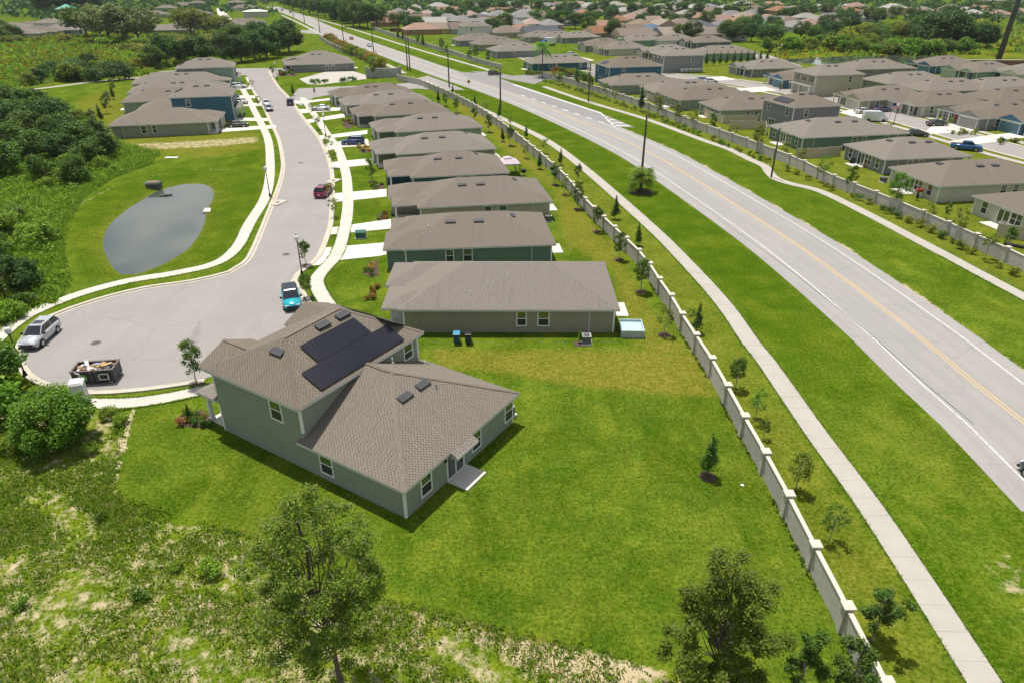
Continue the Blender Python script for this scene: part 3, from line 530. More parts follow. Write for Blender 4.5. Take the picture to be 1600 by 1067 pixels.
def ranch(spec, col, label, group, gs=1, gar=None, porch='posts', fcol=None, detail=2, ndoor=None, solar=None, gable=False, roof=None, vents=3, rear=True, fd=2.4, inset=.15):
    """single-storey house; local +x is the street front, gs = side (+1/-1 in y) of the garage"""
    cx, cy, a, L, Wd = spec; ez = 2.62; hw = Wd/2; xf = L/2; xm = xf - fd; gw = min(6.1, Wd*.5)
    root = empty('house', (cx, cy), R(a), label, 'house', group); wm = siding(col); fm = siding(fcol) if fcol else wm; roofm = roof or SH
    b = MB(); b.box(-xf, xm, -hw, hw, 0, ez, 0)
    gy0, gy1 = sorted((gs*(hw-.15), gs*(hw-.15-gw))); b.box(xm, xf-.3, gy0, gy1, 0, ez-.02, 1); b.build('wall', [wm, fm], root)
    oh = .42; rb = MB(); A, B, rz = roof_mesh(rb, -xf-oh, xm+oh, -hw-oh, hw+oh, ez, PITCH)
    roof_mesh(rb, xm-gw/2-2.5, xf+.1, gy0-oh+.1, gy1+oh-.1, ez-.03, PITCH, 'x', True, gable, mfas=1)
    py0, py1 = sorted((-gs*(hw-inset), gs*(hw-.15-gw-.5)))
    roof_mesh(rb, xm-2.2, xf-.35, py0-oh+.25, py1+oh-.2, ez-.05, PITCH*.8, 'x', True, gable, mfas=1)
    rf = rb.build('roof', [roofm, FASCIA, fm], root)
    # porch
    pm = cached(('porch', round(py1-py0, 1)), lambda: MB().box(0, fd-.7, 0, py1-py0, 0, .1).mesh('porch_slab', CONC)); link('porch_slab', pm, root, (xm+.01, py0, 0))
    for yy in (py0+.15, (py0*.45+py1*.55)):
        link('porch_post', cached('pp', lambda: MB().box(-.13, .13, -.13, .13, .1, ez-.24).box(-.17, .17, -.17, .17, .1, .3).mesh('porch_post', TRIM)), root, (xf-.85, yy, 0))
    dm = ndoor or plain('dark_front_door', (.05, .06, .075), .5)
    dy = (py0*.35+py1*.65); door(root, xm, dy, 0, dm); window(root, xm, py0*.72+py1*.28, 1.35, 0, 1.4, 1.4)
    garage_door(root, xf-.3, (gy0+gy1)/2, 0, min(4.9, gw-1), mat=gar or plain('garage_door_pale', (.5, .49, .44), .6))
    # side windows, rear windows
    ws = [(-.12*L, .95, 1.45), (-.12*L+2.1, .8, 1.45)] if detail > 0 else [(-.1*L, .9, 1.4)]
    for s in (-1, 1):
        for k, (wx, ww, wh) in enumerate(ws): window(root, wx + (2.5 if s*gs > 0 else -1.8), s*hw, 1.52, s*math.pi/2, ww, wh)
        if detail > 1: window(root, xm - 2.5, s*hw, 1.52, s*math.pi/2, .8, 1.45)
    window(root, -xf, -hw*.68, 1.45, math.pi, .95, 1.55); window(root, -xf, hw*.68, 1.45, math.pi, .95, 1.55)
    if rear:
        slider(root, -xf, hw*.12, math.pi); window(root, -xf, -hw*.22, 1.45, math.pi, 1.75 if detail > 1 else .95, 1.5); link('patio', cached('patio', lambda: MB().box(-2.0, -.02, -1.6, 1.6, 0, .08).mesh('patio', CONC)), root, (-xf, hw*.12, 0))
    corner_posts(root, [(-xf, -hw, -1, -1), (-xf, hw, -1, 1), (xm, -hw, 1, -1), (xm, hw, 1, 1)], .02, ez-.2)
    vy = (hw+oh)*.28; sn = s_near(a)
    for k in range(vents):
        if k < 2: roof_vent(rf, -xf*.15 + k*3.2 + random.uniform(-1, 1), vy*sn, rz - vy*PITCH, PITCH, math.pi/2*sn)
        else: roof_vent(rf, A[0] - 1.6, random.uniform(-.6, .6), rz - 1.6*PITCH, PITCH, math.pi)
    for k in range(3): vy2 = (hw)*random.uniform(.35, .75); vent_pipe(rf, random.uniform(-.3, .3)*L, vy2*s_near(a), rz - vy2*PITCH)
    if solar:
        n, x0 = solar; s = s_near(a); yl = s*(hw*.82); org = Vector((x0, yl, rz - abs(yl)*PITCH))
        uy = Vector((0, -s, PITCH)).normalized(); ux = Vector((-s if s > 0 else 1, 0, 0)) if s < 0 else Vector((1, 0, 0))
        if ux.cross(uy).z < 0: org = org + ux*1.08*n; ux = -ux
        solar_row(rf, org, ux, uy, n)
    for s in (-1, 1): link('downspout', cached('dsp', lambda: MB().box(-.05, .05, 0, .09, .12, ez-.2).box(-.05, .05, 0, .32, .04, .13).mesh('downspout', FASCIA, uv=False)), root, (-xf+2.4, s*hw, 0), 0 if s > 0 else math.pi)
    if detail > 0:
        link('meter_box', cached('meter', lambda: MB().box(-.2, .2, -.14, 0, 1.0, 1.6).mesh('meter_box', METAL)), root, (xm-1.2, -gs*hw, 0), 0 if gs > 0 else math.pi)
    return root
def s_near(a):
    """which local y side looks towards the camera"""
    return 1 if math.cos(R(a)) < 0 else -1
def two_storey(spec, col, label, group, fcol=None, gs=1, solar=0, roof=None, gar=None, depth_low=0):
    cx, cy, a, L, Wd = spec; ez = 5.65; xf = L/2; hw = Wd/2; oh = .42
    root = empty('house', (cx, cy), R(a), label, 'house', group); wm = siding(col); fm = siding(fcol) if fcol else wm
    b = MB().box(-xf, xf, -hw, hw, 0, ez); b.face([(xf+.004, -hw+.05, .02), (xf+.004, hw-.05, .02), (xf+.004, hw-.05, ez-.05), (xf+.004, -hw+.05, ez-.05)], 1); b.build('wall', [wm, fm], root)
    rb = MB(); A, B, rz = roof_mesh(rb, -xf-oh, xf+oh, -hw-oh, hw+oh, ez, PITCH)
    roof_mesh(rb, xf-.3, xf+1.5, -hw+.3, hw-.3, 2.75, .22, 'y', mfas=1); rf = rb.build('roof', [roof or SH, FASCIA, fm], root)
    for yy in (-hw+.6, 0): link('porch_post', cached('pp2', lambda: MB().box(-.13, .13, -.13, .13, 0, 2.55).mesh('porch_post', TRIM)), root, (xf+1.15, yy*(-gs), 0))
    garage_door(root, xf+.01, gs*hw*.45, 0, min(4.6, hw), mat=gar or plain('garage_door_pale', (.5, .49, .44), .6)); door(root, xf+.01, -gs*hw*.3, 0, plain('dark_front_door', (.05, .06, .075), .5))
    sh = plain('black_shutter', (.03, .035, .04), .6)
    for yy in (-.62, 0, .62):
        w_ = window(root, xf+.01, yy*hw, 4.35, 0, .95, 1.45)
        for s in (-1, 1): link('shutter', cached('shutter', lambda: MB().box(-.2, .2, -.05, 0, -.75, .75).mesh('shutter', sh, uv=False)), w_, (s*.8, 0, 0))
    for s in (-1, 1):
        window(root, -xf*.45, s*hw, 4.3, s*math.pi/2, .85, 1.45); window(root, -xf*.5, s*hw, 1.5, s*math.pi/2, .85, 1.35)
    for yy, zz in ((-.62, 4.35), (.6, 4.35), (-.62, 1.5)): window(root, -xf, yy*hw, zz, math.pi, .85, 1.4)
    slider(root, -xf, hw*.25, math.pi)
    corner_posts(root, [(-xf, -hw, -1, -1), (-xf, hw, -1, 1), (xf, -hw, 1, -1), (xf, hw, 1, 1)], .02, ez-.2)
    s = s_near(a); d = abs(xf-oh) if L < Wd else hw
    for k in range(2): roof_vent(rf, (k-.5)*2.4, s*1.1 if L >= Wd else 0, rz - (1.1*PITCH if L >= Wd else .2), PITCH, s*math.pi/2)
    vent_pipe(rf, .8, s*hw*.5, rz - hw*.5*PITCH if L >= Wd else ez+.8)
    if solar:
        org = Vector((-xf+.3, 2.7, ez + .75*PITCH)); solar_row(rf, org, (0, -1, 0), Vector((1, 0, PITCH)).normalized(), solar)
    return root
# ------------------------------------------------------------------ the near two-storey house with solar panels
def near_house():
    a = R(57.5); root = empty('house', (-6.72,32.95), a + math.pi/2, 'grey-green two-storey house with black solar panels beside the turning circle', 'house')
    # local x = s (towards the street front), local y = -r : so r (along the rear wall) is -y
    wm = siding('sage'); ez1, ez2 = 2.62, 5.5
    def Y(r): return -r
    b = MB(); b.box(0, 8.75, Y(12.6), 0, 0, ez1); b.box(8.75, 17.9, Y(12.2), -.01, 0, ez2); b.build('wall', [wm, wm], root)
    # lower roof: hip at the rear, dies into the two-storey block
    rb = MB(); roof_mesh(rb, -.4, 9.1, Y(13.0), .4, ez1, .46, 'x', False, True); rf1 = rb.build('lower_roof', [SH_NEAR, FASCIA, wm], root)
    bz = MB(); z0 = ez1-.02; bz.add([(-.4, Y(6.75), z0), (-.4, Y(4.3), z0), (-.95, Y(4.3), z0-.26), (-.95, Y(6.75), z0-.26)], [(0, 1, 2, 3)], 0); bz.box(-.97, -.4, Y(6.75), Y(4.3), z0-.46, z0-.27, 1); bz.build('door_hood', [SH_NEAR, FASCIA], root)
    # upper roof: hip with explicit ridge, two front gables
    e = [(8.35, Y(-.4), ez2), (18.3, Y(-.4), ez2), (18.3, Y(12.6), ez2), (8.35, Y(12.6), ez2)]; A = (13.4, Y(3.3), 7.75); B = (13.6, Y(8.9), 7.75)
    rb = MB(); rb.face([e[3], e[0], A, B][::-1] if False else [e[0], A, B, e[3]], 0); rb.face([e[1], A, e[0]], 0); rb.face([e[2], B, A, e[1]], 0); rb.face([e[3], B, e[2]], 0)
    d = [(p[0], p[1], ez2-.22) for p in e]
    for i in range(4): j = (i+1) % 4; rb.face([e[i], e[j], d[j], d[i]], 1)
    rb.face(d, 1)
    roof_mesh(rb, 13.5, 18.9, Y(4.6), .3, ez2-.03, .44, 'x', True, True); roof_mesh(rb, 13.5, 18.9, Y(12.5), Y(7.7), ez2-.03, .44, 'x', True, True)
    rf2 = rb.build('upper_roof', [SH_NEAR, FASCIA, wm], root)
    # solar panels on the rear slope and the far slope
    sl = (7.75-ez2)/(13.4-8.35); ux = (0, -1, 0); uy = Vector((1, 0, sl)).normalized()
    solar_row(rf2, Vector((8.62, Y(1.9), ez2 + .27*sl)), ux, uy, 8, 1.08, 1.95); solar_row(rf2, Vector((8.62+1.80, Y(3.55), ez2 + 2.07*sl)), ux, uy, 5, 1.08, 1.95)
    fsl = (7.75-ez2)/3.7; solar_row(rf2, Vector((9.6, Y(12.05), ez2 + .55*fsl)), (1, 0, 0), Vector((0, 1, fsl)).normalized(), 5, 1.12, 1.9)
    for s_, r_ in ((12.9, 3.0), ): roof_vent(rf2, 13.0, Y(2.3), ez2 + 2.7*(7.75-ez2)/3.7, .55, math.pi/2)
    roof_vent(rf2, 12.85, Y(6.45), ez2 + 4.5*sl, sl, math.pi); roof_vent(rf2, 12.85, Y(8.5), ez2 + 4.45*sl, sl, math.pi)
    roof_vent(rf1, 4.25, Y(5.4), ez1 + 4.65*.46, .46, math.pi); roof_vent(rf1, 4.25, Y(7.3), ez1 + 4.65*.46, .46, math.pi); vent_pipe(rf1, 3.5, Y(7.9), ez1 + 3.9*.47, False)
    vent_pipe(rf1, 8.2, Y(8.6), ez1 + 4.6*.47); vent_pipe(rf1, 7.6, Y(11.6), ez1 + 1.4*.46)
    # ridge caps: darker line of cap shingles along the hips
    cap = shingle('ridge_cap', (.205, .174, .138), (.15, .126, .1), (.19, .16, .128))
    def capline(par, p, q, w=.16):
        p = Vector(p); q = Vector(q); n = int((q-p).length/.28); dr = (q-p).normalized(); sd_ = dr.cross(Vector((0, 0, 1))).normalized(); bb = MB()
        for k in range(n):
            c0 = p + dr*.28*k; c1 = c0 + dr*.27; h0 = Vector((0, 0, .035)); h1 = Vector((0, 0, .05)); dn = Vector((0, 0, -.045))
            bb.add([c0-sd_*w+h0+dn, c0+h0, c0+sd_*w+h0+dn, c1-sd_*w+h1+dn, c1+h1, c1+sd_*w+h1+dn], [(0, 1, 4, 3), (1, 2, 5, 4), (3, 4, 5)])
        o_ = bb.build('ridge_cap', cap, par); return o_
    h1 = 6.9; capline(rf1, (-.4, .4, ez1), (6.3, -6.3, ez1+6.7*.46)); capline(rf1, (-.4, Y(13.0), ez1), (6.3, -6.3, ez1+6.7*.46)); capline(rf1, (6.3, -6.3, ez1+6.7*.46), (8.7, -6.3, ez1+6.7*.46))
    capline(rf2, e[0], A); capline(rf2, e[3], B); capline(rf2, A, B); capline(rf2, (16.0, Y(2.15), ez2-.03+2.45*.44), (18.9, Y(2.15), ez2-.03+2.45*.44))
    # windows: rear wall faces -x, near side wall faces +y
    for r_ in (2.1, 7.75, 12.0): window(root, 0, Y(r_), 1.42, math.pi, .95, 1.62)
    slider(root, 0, Y(5.25), math.pi, 1.75, 2.1); link('patio', MB().box(-1.75, -.02, Y(6.45), Y(4.2), 0, .1).mesh('patio', CONC), root)
    window(root, 11.2, -.01, 4.25, math.pi/2, 1.05, 1.6); window(root, 6.85, 0, 1.4, math.pi/2, 1.05, 1.55); window(root, 8.75, Y(11.0), 4.4, math.pi, .9, 1.2)
    corner_posts(root, [(0, 0, -1, 1), (0, -12.6, -1, -1), (17.9, -.01, 1, 1), (17.9, -12.2, 1, -1)], .02, ez1-.24)
    corner_posts(root, [(8.75, -.01, -1, 1), (17.9, -.01, 1, 1), (8.75, -12.2, -1, -1)], ez1+.6, ez2-.24)
    # porch at the front corner
    link('porch_slab', MB().box(17.92, 20.0, Y(6), Y(.2), 0, .12).mesh('porch_slab', CONC), root)
    pr = MB(); roof_mesh(pr, 17.9, 20.3, Y(6.4), .2, 2.75, .25, 'y'); pr.build('porch_roof', [SH_NEAR, FASCIA, wm], root)
    for yy in (-.35, -5.7): link('porch_post', cached('pp', lambda: None), root, (19.8, yy, 0))
    garage_door(root, 17.92, Y(9.3), 0, 4.7, mat=plain('garage_door_pale', (.5, .49, .44), .6)); door(root, 17.92, Y(3.6), 0, plain('dark_front_door', (.05, .06, .075), .5)); window(root, 17.9, Y(2.4), 4.4, 0, 1.6, 1.4); window(root, 17.9, Y(10), 4.4, 0, 1.6, 1.4)
    link('wall_lamp', MB().box(-.16, 0, -.08, .08, 0, .22).mesh('wall_lamp', BLACK), root, (-.01, Y(4.1), 1.85))
    return root

# ------------------------------------------------------------------ houses: middle row along the street
GM = 'houses in the row between the street and the boulevard'
ranch((-1.5,64.3,180.0,22.6,11.5), 'taupe', 'taupe single-storey house with two side windows, nearest behind the solar-panel house', GM, gs=-1, detail=1, vents=0)
ranch((-5.6,81.0,-174.4,19.6,11.5), 'green', 'dark green-walled single-storey house, second behind the solar-panel house', GM, gs=1, detail=1)
ranch((-6.6,97.2,-170.5,22.2,11.5), 'tan', 'yellow-tan single-storey house with white-post porch, third in the middle row', GM, gs=-1, fcol='tan', detail=1, fd=4.2, inset=1.5)
ranch((-11.3,112.8,-169.0,19.2,11.5), 'teal', 'single-storey house with deep teal porch wall, fourth in the middle row', GM, gs=-1, detail=1, fd=4.2, inset=1.5)
ranch((-15.1,128.7,-165.0,21.7,11.5), 'khaki', 'olive-walled single-storey house beside the pink gazebo, fifth in the middle row', GM, gs=-1, detail=1, fd=4.2, inset=1.5)
ranch((-18.4,148.0,-163.0,21.7,11.5), 'palegreen', 'pale green single-storey house with a flower bed and blue SUV in front', GM, gs=-1, detail=1, fd=4.2, inset=1.5)
ranch((-26.4,165.6,-161.0,21.2,11.5), 'grey', 'grey single-storey house with garden bed, seventh in the middle row', GM, gs=-1, detail=1, fd=4.2, inset=1.5)
ranch((-32.2,179.7,-160.0,21.2,11.5), 'cream', 'cream single-storey house with white sedan in its drive', GM, gs=-1, detail=1, fd=4.2, inset=1.5)
ranch((-37.9,192.8,-159.0,21.2,11.2), 'palegreen', 'pale single-storey house at the far end of the middle row', GM, gs=-1, detail=1, fd=4.2, inset=1.5)
near_house()
# clubhouse with the parking lot
ranch((-70.9,266.9,-161.6,24.2,18.2), 'grey', 'wide grey community building beside the pale parking lot', None, gs=-1, detail=1)
# ------------------------------------------------------------------ left row
GLF = 'houses in the row left of the street'
ranch((-75.0,154.9,14.5,21.6,11.5), 'sage', 'sage green single-storey house nearest in the left row', GLF, gs=1, detail=1, vents=0)
two_storey((-73.2,170.6,15.0,13.2,10.7), 'blue', 'two-storey house with bright blue side wall in the left row', GLF, solar=3)
ranch((-81.8,169.2,15.0,12.2,11.2), 'slate', 'low single-storey rear wing behind the blue-walled house', GLF, gs=1, detail=0, vents=0)
ranch((-86.4,185.5,18.0,24.2,11.5), 'palegreen', 'grey roofed single-storey house, third in the left row', GLF, gs=1, detail=0)
ranch((-91.8,200.1,19.0,25.2,11.5), 'grey', 'grey roofed single-storey house, fourth in the left row', GLF, gs=1, detail=0)
ranch((-98.6,218.5,20.0,27.2,11.5), 'palegreen', 'grey roofed single-storey house, fifth in the left row', GLF, gs=1, detail=0)
two_storey((-94.4,225.9,18.0,16.2,11.2), 'mint', 'two-storey pale green house closing the far end of the left row', GLF, solar=4)
# ------------------------------------------------------------------ right of the boulevard, backing on to its wall
GR = 'houses backing on to the far boulevard wall'
ranch((77.9,91.6,10.0,21.2,12.2), 'cream', 'cream single-storey house cut by the right edge of the picture', GR, gs=1)
ranch((74.2,108.2,8.7,22.2,11.3), 'cream', 'cream single-storey house with double rear window and green sliding door', GR, gs=-1)
ranch((71.6,124.7,8.7,17.2,11.7), 'grey', 'grey single-storey house with a crate on the rear patio', GR, gs=1)
ranch((66.7,143.4,10.7,23.2,12.3), 'green', 'grey-green single-storey house with a covered rear recess', GR, gs=-1)
two_storey((63.9,157.6,15.0,11.5,11.2), 'grey', 'grey two-storey house with solar panels on its rear slope', GR, solar=5)
ranch((59.0,173.2,9.9,23.2,11.6), 'palegreen', 'pale house behind a tan vinyl fence, left of the grey two-storey', GR, gs=1)
ranch((52.3,188.5,13.6,23.2,11.6), 'sage', 'sage house with a dark rear porch, fourth from the side road', GR, gs=-1)
ranch((48.8,200.4,9.5,23.2,11.6), 'cream', 'cream house, third from the side road along the far wall', GR, gs=1)
ranch((38.7,213.7,10.7,23.2,11.6), 'sage', 'house with hedge of young trees, second from the side road', GR, gs=-1)
two_storey((36.4,229.2,13.7,17.2,12.2), 'blue', 'two-storey blue house with a solar panel block near the side road', GR, solar=3)
# across the far street, fronts towards the camera
GX2 = 'houses fronting the far street'
BLUEG = plain('blue_garage_door', (.11, .22, .27), .5); GREYG = plain('grey_garage_door', (.30, .295, .28), .5); GREENG = plain('pale_green_garage', (.42, .48, .36), .5)
def facing(px, a, L, Wd): return (px[0] - math.cos(R(a))*L/2 - math.sin(R(a))*0, px[1] - math.sin(R(a))*L/2, a, L, Wd)
FR = -168.0
two_storey(facing((51.5,259.6), FR, 15, 10.5), 'grey', 'two-storey grey house with black shutters and white porch', GX2, gs=1)
ranch(facing((76.7,249.1), FR, 21, 12.2), 'grey', 'grey gabled house with two cars in the drive', GX2, gs=-1, gable=True, gar=GREYG)
ranch(facing((80.1,223.3), FR, 21, 12.2), 'blue', 'blue house with blue garage door and gabled porch', GX2, gs=1, gable=True, gar=BLUEG, fcol='blue')
two_storey(facing((83.7,207.9), FR, 15, 11), 'tan', 'tan two-storey house with black shutters on three front windows', GX2, fcol='tan', gs=1)
ranch(facing((86.23,185.27), FR, 21, 12.2), 'khaki', 'khaki gabled house with a pale garage door', GX2, gs=1, gable=True)
ranch(facing((95.42,176.9), FR, 21, 12.2), 'cream', 'cream house with twin gables and a white-post porch', GX2, gs=-1, gable=True)
ranch(facing((101.24,161.34), FR, 21, 13), 'grey', 'grey house with a red front door and wide garage', GX2, gs=1, gable=True, ndoor=plain('red_front_door', (.30, .03, .025), .4), gar=GREYG)
ranch(facing((108.55,150.06), FR, 21, 12.2), 'blue', 'blue house with white-post porch at the right edge', GX2, gs=-1, gable=True, gar=BLUEG)
# third row, seen over the roofs, and the last houses by the far pond
GB = 'houses in the last row before the far pond'
for px, a, L, wd, col, lab in (((86.6,301.4), 11, 26, 12.4, 'mint', 'long green single-storey house behind a row of slim trees'), ((124.6,250.8), 11, 24, 12.4, 'grey', 'grey roofed house behind the tan two-storey'),
                       ((119.3,216.6), 11, 24, 12.4, 'sage', 'grey roofed house behind the khaki gabled house'), ((122.6,202.1), 11, 24, 12.4, 'slate', 'grey roofed house behind the twin-gabled cream house'), ((138.5,204.4), 11, 24, 12.4, 'grey', 'grey roofed house far right behind the red-door house'), ((129.85,185.27), 11, 20, 12.4, 'slate', 'slate house at the right edge, behind the red-door house')):
    ranch((px[0], px[1], a, L, wd), col, lab, GB, gs=1, detail=0, rear=False)
ranch(facing((142.6,257.8), -163, 21, 12.2), 'blue', 'blue house with a dark gabled porch by the far pond', GB, gs=1, gable=True, gar=BLUEG)
ranch(facing((146.6,240.9), -163, 21, 12.2), 'mint', 'green house with a pale green garage door by the far pond', GB, gs=-1, gable=True, gar=GREENG)
ranch(facing((157.6,234.8), -163, 21, 12.2), 'cream', 'cream house with dark solar roof by the far pond', GB, gs=1, gable=True, solar=(6, -6))
# left of the side road, beyond it
GT = 'houses beyond the side road'
ranch((16.9,267.8,14.0,23.2,11.6), 'teal', 'teal-walled single-storey house at the side-road corner', GT, gs=1)
for (px, a, L, wd, col, lab) in (((-1.3,306.3), 20, 24, 13, 'grey', 'grey roofed house, second beyond the side road along the wall'), ((-10.2,336.1), 20, 24, 13, 'khaki', 'grey roofed house, third beyond the side road along the wall'), ((-20.1,358.1), 20, 24, 13, 'grey', 'grey roofed house, fourth beyond the side road along the wall')):
    ranch((px[0]+4, px[1]+6, a, L, wd), col, lab, GT, gs=1, detail=0)
two_storey((*(-20.5,411.6), 20, 16, 12), 'white', 'white two-storey house above the low grey roofs', GT)
for k, (px, a, col, gs, lab) in enumerate((((3.9,379.3), -160, 'tan', 1, 'tan porch house left of the parked lorry'), ((12.3,375.6), -160, 'cream', -1, 'yellow-cream porch house beside the lorry'), ((22.7,375.6), -160, 'grey', 1, 'grey gabled house right of the lorry'),
        ((30.3,333.1), -160, 'grey', 1, 'grey house with a white car in front'), ((37.1,316.5), -160, 'cream', -1, 'cream house with brown garage recess'), ((51.9,358.1), -160, 'mint', 1, 'pale green house with solar panels'), ((53.3,301.4), -160, 'grey', -1, 'grey low house left of the two-storey'), ((68.0,358.1), -160, 'white', 1, 'pale house with dark bay of solar panels'), ((81.3,348.3), -160, 'slate', -1, 'slate gabled house behind the two-storey'))):
    ranch(facing(px, a, 21, 12.2), col, lab, GT, gs=gs, gable=True, detail=0, rear=False)

# ------------------------------------------------------------------ boundary walls: posts with caps, panels between
def brick_mat():
    t = NT('painted_block_wall', True); b = t.n('ShaderNodeTexBrick'); t.l(t.co, b.inputs['Vector'])
    t.set(b, Scale=1, **{'Color1': (.60, .57, .53, 1), 'Color2': (.47, .44, .405, 1), 'Mortar': (.36, .335, .30, 1), 'Mortar Size': .012, 'Brick Width': .3, 'Row Height': .11})
    n = t.noise(.8, 4, .6); c = t.mix(t.ramp(n, [(.4, 0.), (.75, .3)]), b.outputs['Color'], (.42, .385, .34)); oi = t.n('ShaderNodeObjectInfo'); hv = t.n('ShaderNodeHueSaturation'); t.l(c, hv.inputs['Color']); t.l(t.math('MULTIPLY_ADD', oi.outputs['Random'], .16, .9), hv.inputs['Value']); st = t.noise(1.1, 5, .7, sc=(2.2, .35, 1)); c = t.mix(t.ramp(st, [(.55, 0.), (.75, .45)]), hv.outputs[0], (.30, .27, .22)); t.bump(b.outputs['Fac'], -.6, .02); return t.fin(c, .9, .2)
BRICK = brick_mat(); POSTM = plain('wall_post_stucco', (.52, .485, .42), .9, .08, 1.2, .2, bump=.2); CAPM = plain('wall_cap', (.56, .515, .43), .85, .08, 1.0, .2)
def boundary_wall(name, pts, label, group=None, h=1.75, post=.42):
    root = empty(name, (*pts[0], 0), 0, label, 'wall', group); o0 = np.array(pts[0])
    pm = cached('wpost', lambda: MB().box(-post/2, post/2, -post/2, post/2, 0, h+.1).mesh('post', POSTM)); cm = cached('wcap', lambda: MB().box(-.31, .31, -.31, .31, 0, .09).add([(-.31,-.31,.09),(.31,-.31,.09),(.31,.31,.09),(-.31,.31,.09),(0,0,.17)], [(0,1,4),(1,2,4),(2,3,4),(3,0,4)]).mesh('cap', CAPM))
    pn = cached('wpanel', lambda: MB().box(.0, 1, -.09, .09, 0, h-.08).mesh('panel', BRICK)); cp = cached('wcoping', lambda: MB().box(0, 1, -.13, .13, h-.08, h).mesh('coping', CAPM))
    P = [np.array(p) for p in pts]
    for i, p in enumerate(P):
        d = (P[min(i+1, len(P)-1)] - P[max(i-1, 0)]); an = math.atan2(d[1], d[0]); q_ = p - o0
        po = link('post', pm, root, (q_[0], q_[1], 0), an); link('cap', cm, po, (0, 0, h+.1))
        if i < len(P)-1:
            e = P[i+1] - p; l = np.linalg.norm(e); an2 = math.atan2(e[1], e[0]); u = e/l; s0 = q_ + u*(post/2-.01); ln = l - post + .02
            # panel mesh keeps metric brick size: built per rounded length
            key = round(ln, 1); pm2 = cached(('wpanel', key), lambda: MB().box(0, key, -.09, .09, 0, h-.08).mesh('panel', BRICK)); cp2 = cached(('wcop', key), lambda: MB().box(0, key, -.13, .13, h-.08, h).mesh('coping', CAPM))
            pa = link('panel', pm2, root, (s0[0], s0[1], 0), an2, (ln/key, 1, 1)); link('coping', cp2, pa)
    return root
def along(pts, step):
    C = catmull(pts, .5); L = np.concatenate([[0], np.cumsum(np.linalg.norm(np.diff(C, axis=0), axis=1))]); n = max(1, round(L[-1]/step))
    return [(float(np.interp(t, L, C[:, 0])), float(np.interp(t, L, C[:, 1]))) for t in np.linspace(0, L[-1], n+1)]
WALL_B = [(17.2, 12.0), (17.2, 16.2)] + along([(17.28,20.22),(17.33,23.44),(17.33,27.47),(17.38,31.45),(17.37,35.58),(17.29,39.18),(17.15,43.91),(17.1,48.38),(16.87,52.85),(16.44,57.33),(16.3,61.75),(15.97,66.23),(15.49,70.69),(15.15,75.46)] + [(10.76,96.97),(7.47,116.77),(-2.89,158.38),(-13.71,191.26),(-28.3,224.7)], 4.35)
boundary_wall('boundary_wall', WALL_B, 'long pale block wall with square caps between back yards and the near boulevard sidewalk')
boundary_wall('boundary_wall', along([(-28.5,225.4),(-32.6,230.3),(-36.9,234.8)], 4.7), 'short pale wall return beside the entrance road')
boundary_wall('boundary_wall', along([(-49.3,270.9),(-57.3,292.0),(-65.8,308.8),(-74.9,327.4),(-88.1,358.1),(-101.8,394.8)], 4.8), 'pale block wall behind the community building with hedge and colourful shrubs')
boundary_wall('boundary_wall', along([(59.88,62.45),(59.57,73.81)] + [(58.6,80.56),(57.6,86.79),(55.98,95.42),(54.18,103.1),(52.06,111.51),(50.91,121.67),(48.76,130.84),(46.53,139.48)] + [(42.06,153.42),(33.29,185.27),(19.8,223.3),(10.3,244.1)], 4.9), 'long pale block wall behind the houses across the boulevard')
boundary_wall('boundary_wall', along([(-4.0,265.1),(-15.2,289.8),(-27.9,321.9),(-47.7,368.4),(-74.5,434.6),(-85.6,465.7)], 5.0), 'pale block wall along the upper far side of the boulevard')
# tan vinyl fences in the right-hand yards: posts, boards, top rail
VINYL = plain('tan_vinyl', (.50, .44, .32), .55, .06, .8); VWHITE = plain('white_vinyl', (.72, .72, .69), .5, .05)
def vinyl_fence(pts, label, h=1.8, board=.5, mat=VINYL):
    root = empty('vinyl_fence', (*pts[0], 0), 0, label, 'fence', 'tan vinyl yard fences'); o0 = np.array(pts[0])
    for a, b in zip(pts[:-1], pts[1:]):
        a = np.array(a); b = np.array(b); e = b-a; l = np.linalg.norm(e); an = math.atan2(e[1], e[0]); n = max(1, round(l/2.4)); w = l/n; nb = 5
        for k in range(n+1):
            p = a + e*k/n - o0; link('fence_post', cached('fp', lambda: MB().box(-.07, .07, -.07, .07, 0, h+.06).add([(-.09,-.09,h+.06),(.09,-.09,h+.06),(.09,.09,h+.06),(-.09,.09,h+.06),(0,0,h+.14)], [(0,1,4),(1,2,4),(2,3,4),(3,0,4)]).mesh('fence_post', mat, uv=False)), root, (p[0], p[1], 0), an)
        for k in range(n*nb):
            t0 = k/(n*nb); p = a + e*t0 - o0; bw = l/(n*nb); link('board', cached('fboard', lambda: MB().box(.006, .994, -.02, .02, .06, h-.09).mesh('board', mat, uv=False)), root, (p[0], p[1], 0), an, (bw, 1, 1))
        p = a - o0; link('top_rail', cached('frail', lambda: MB().box(0, 1, -.035, .035, h-.09, h).mesh('top_rail', mat, uv=False)), root, (p[0], p[1], 0), an, (l, 1, 1))
vinyl_fence([(53.26,129.25),(57.55,129.76),(62.43,131.3)], 'tan vinyl fence between the green house and the grey crate house')
vinyl_fence([(46.58,171.7),(48.83,162.86),(56.92,163.63)], 'tan vinyl fence below the pale house left of the grey two-storey')
vinyl_fence([(37.29,198.71),(38.24,192.29)], 'short tan vinyl fence beside the sage house')
vinyl_fence([(48.65,156.93),(56.29,156.22),(54.55,150.06)], 'low tan vinyl fence behind the wall below the two-storey')
vinyl_fence([(63.76,85.91),(66.59,84.44),(69.25,83.48)], 'tan vinyl fence at the right edge behind the wall')
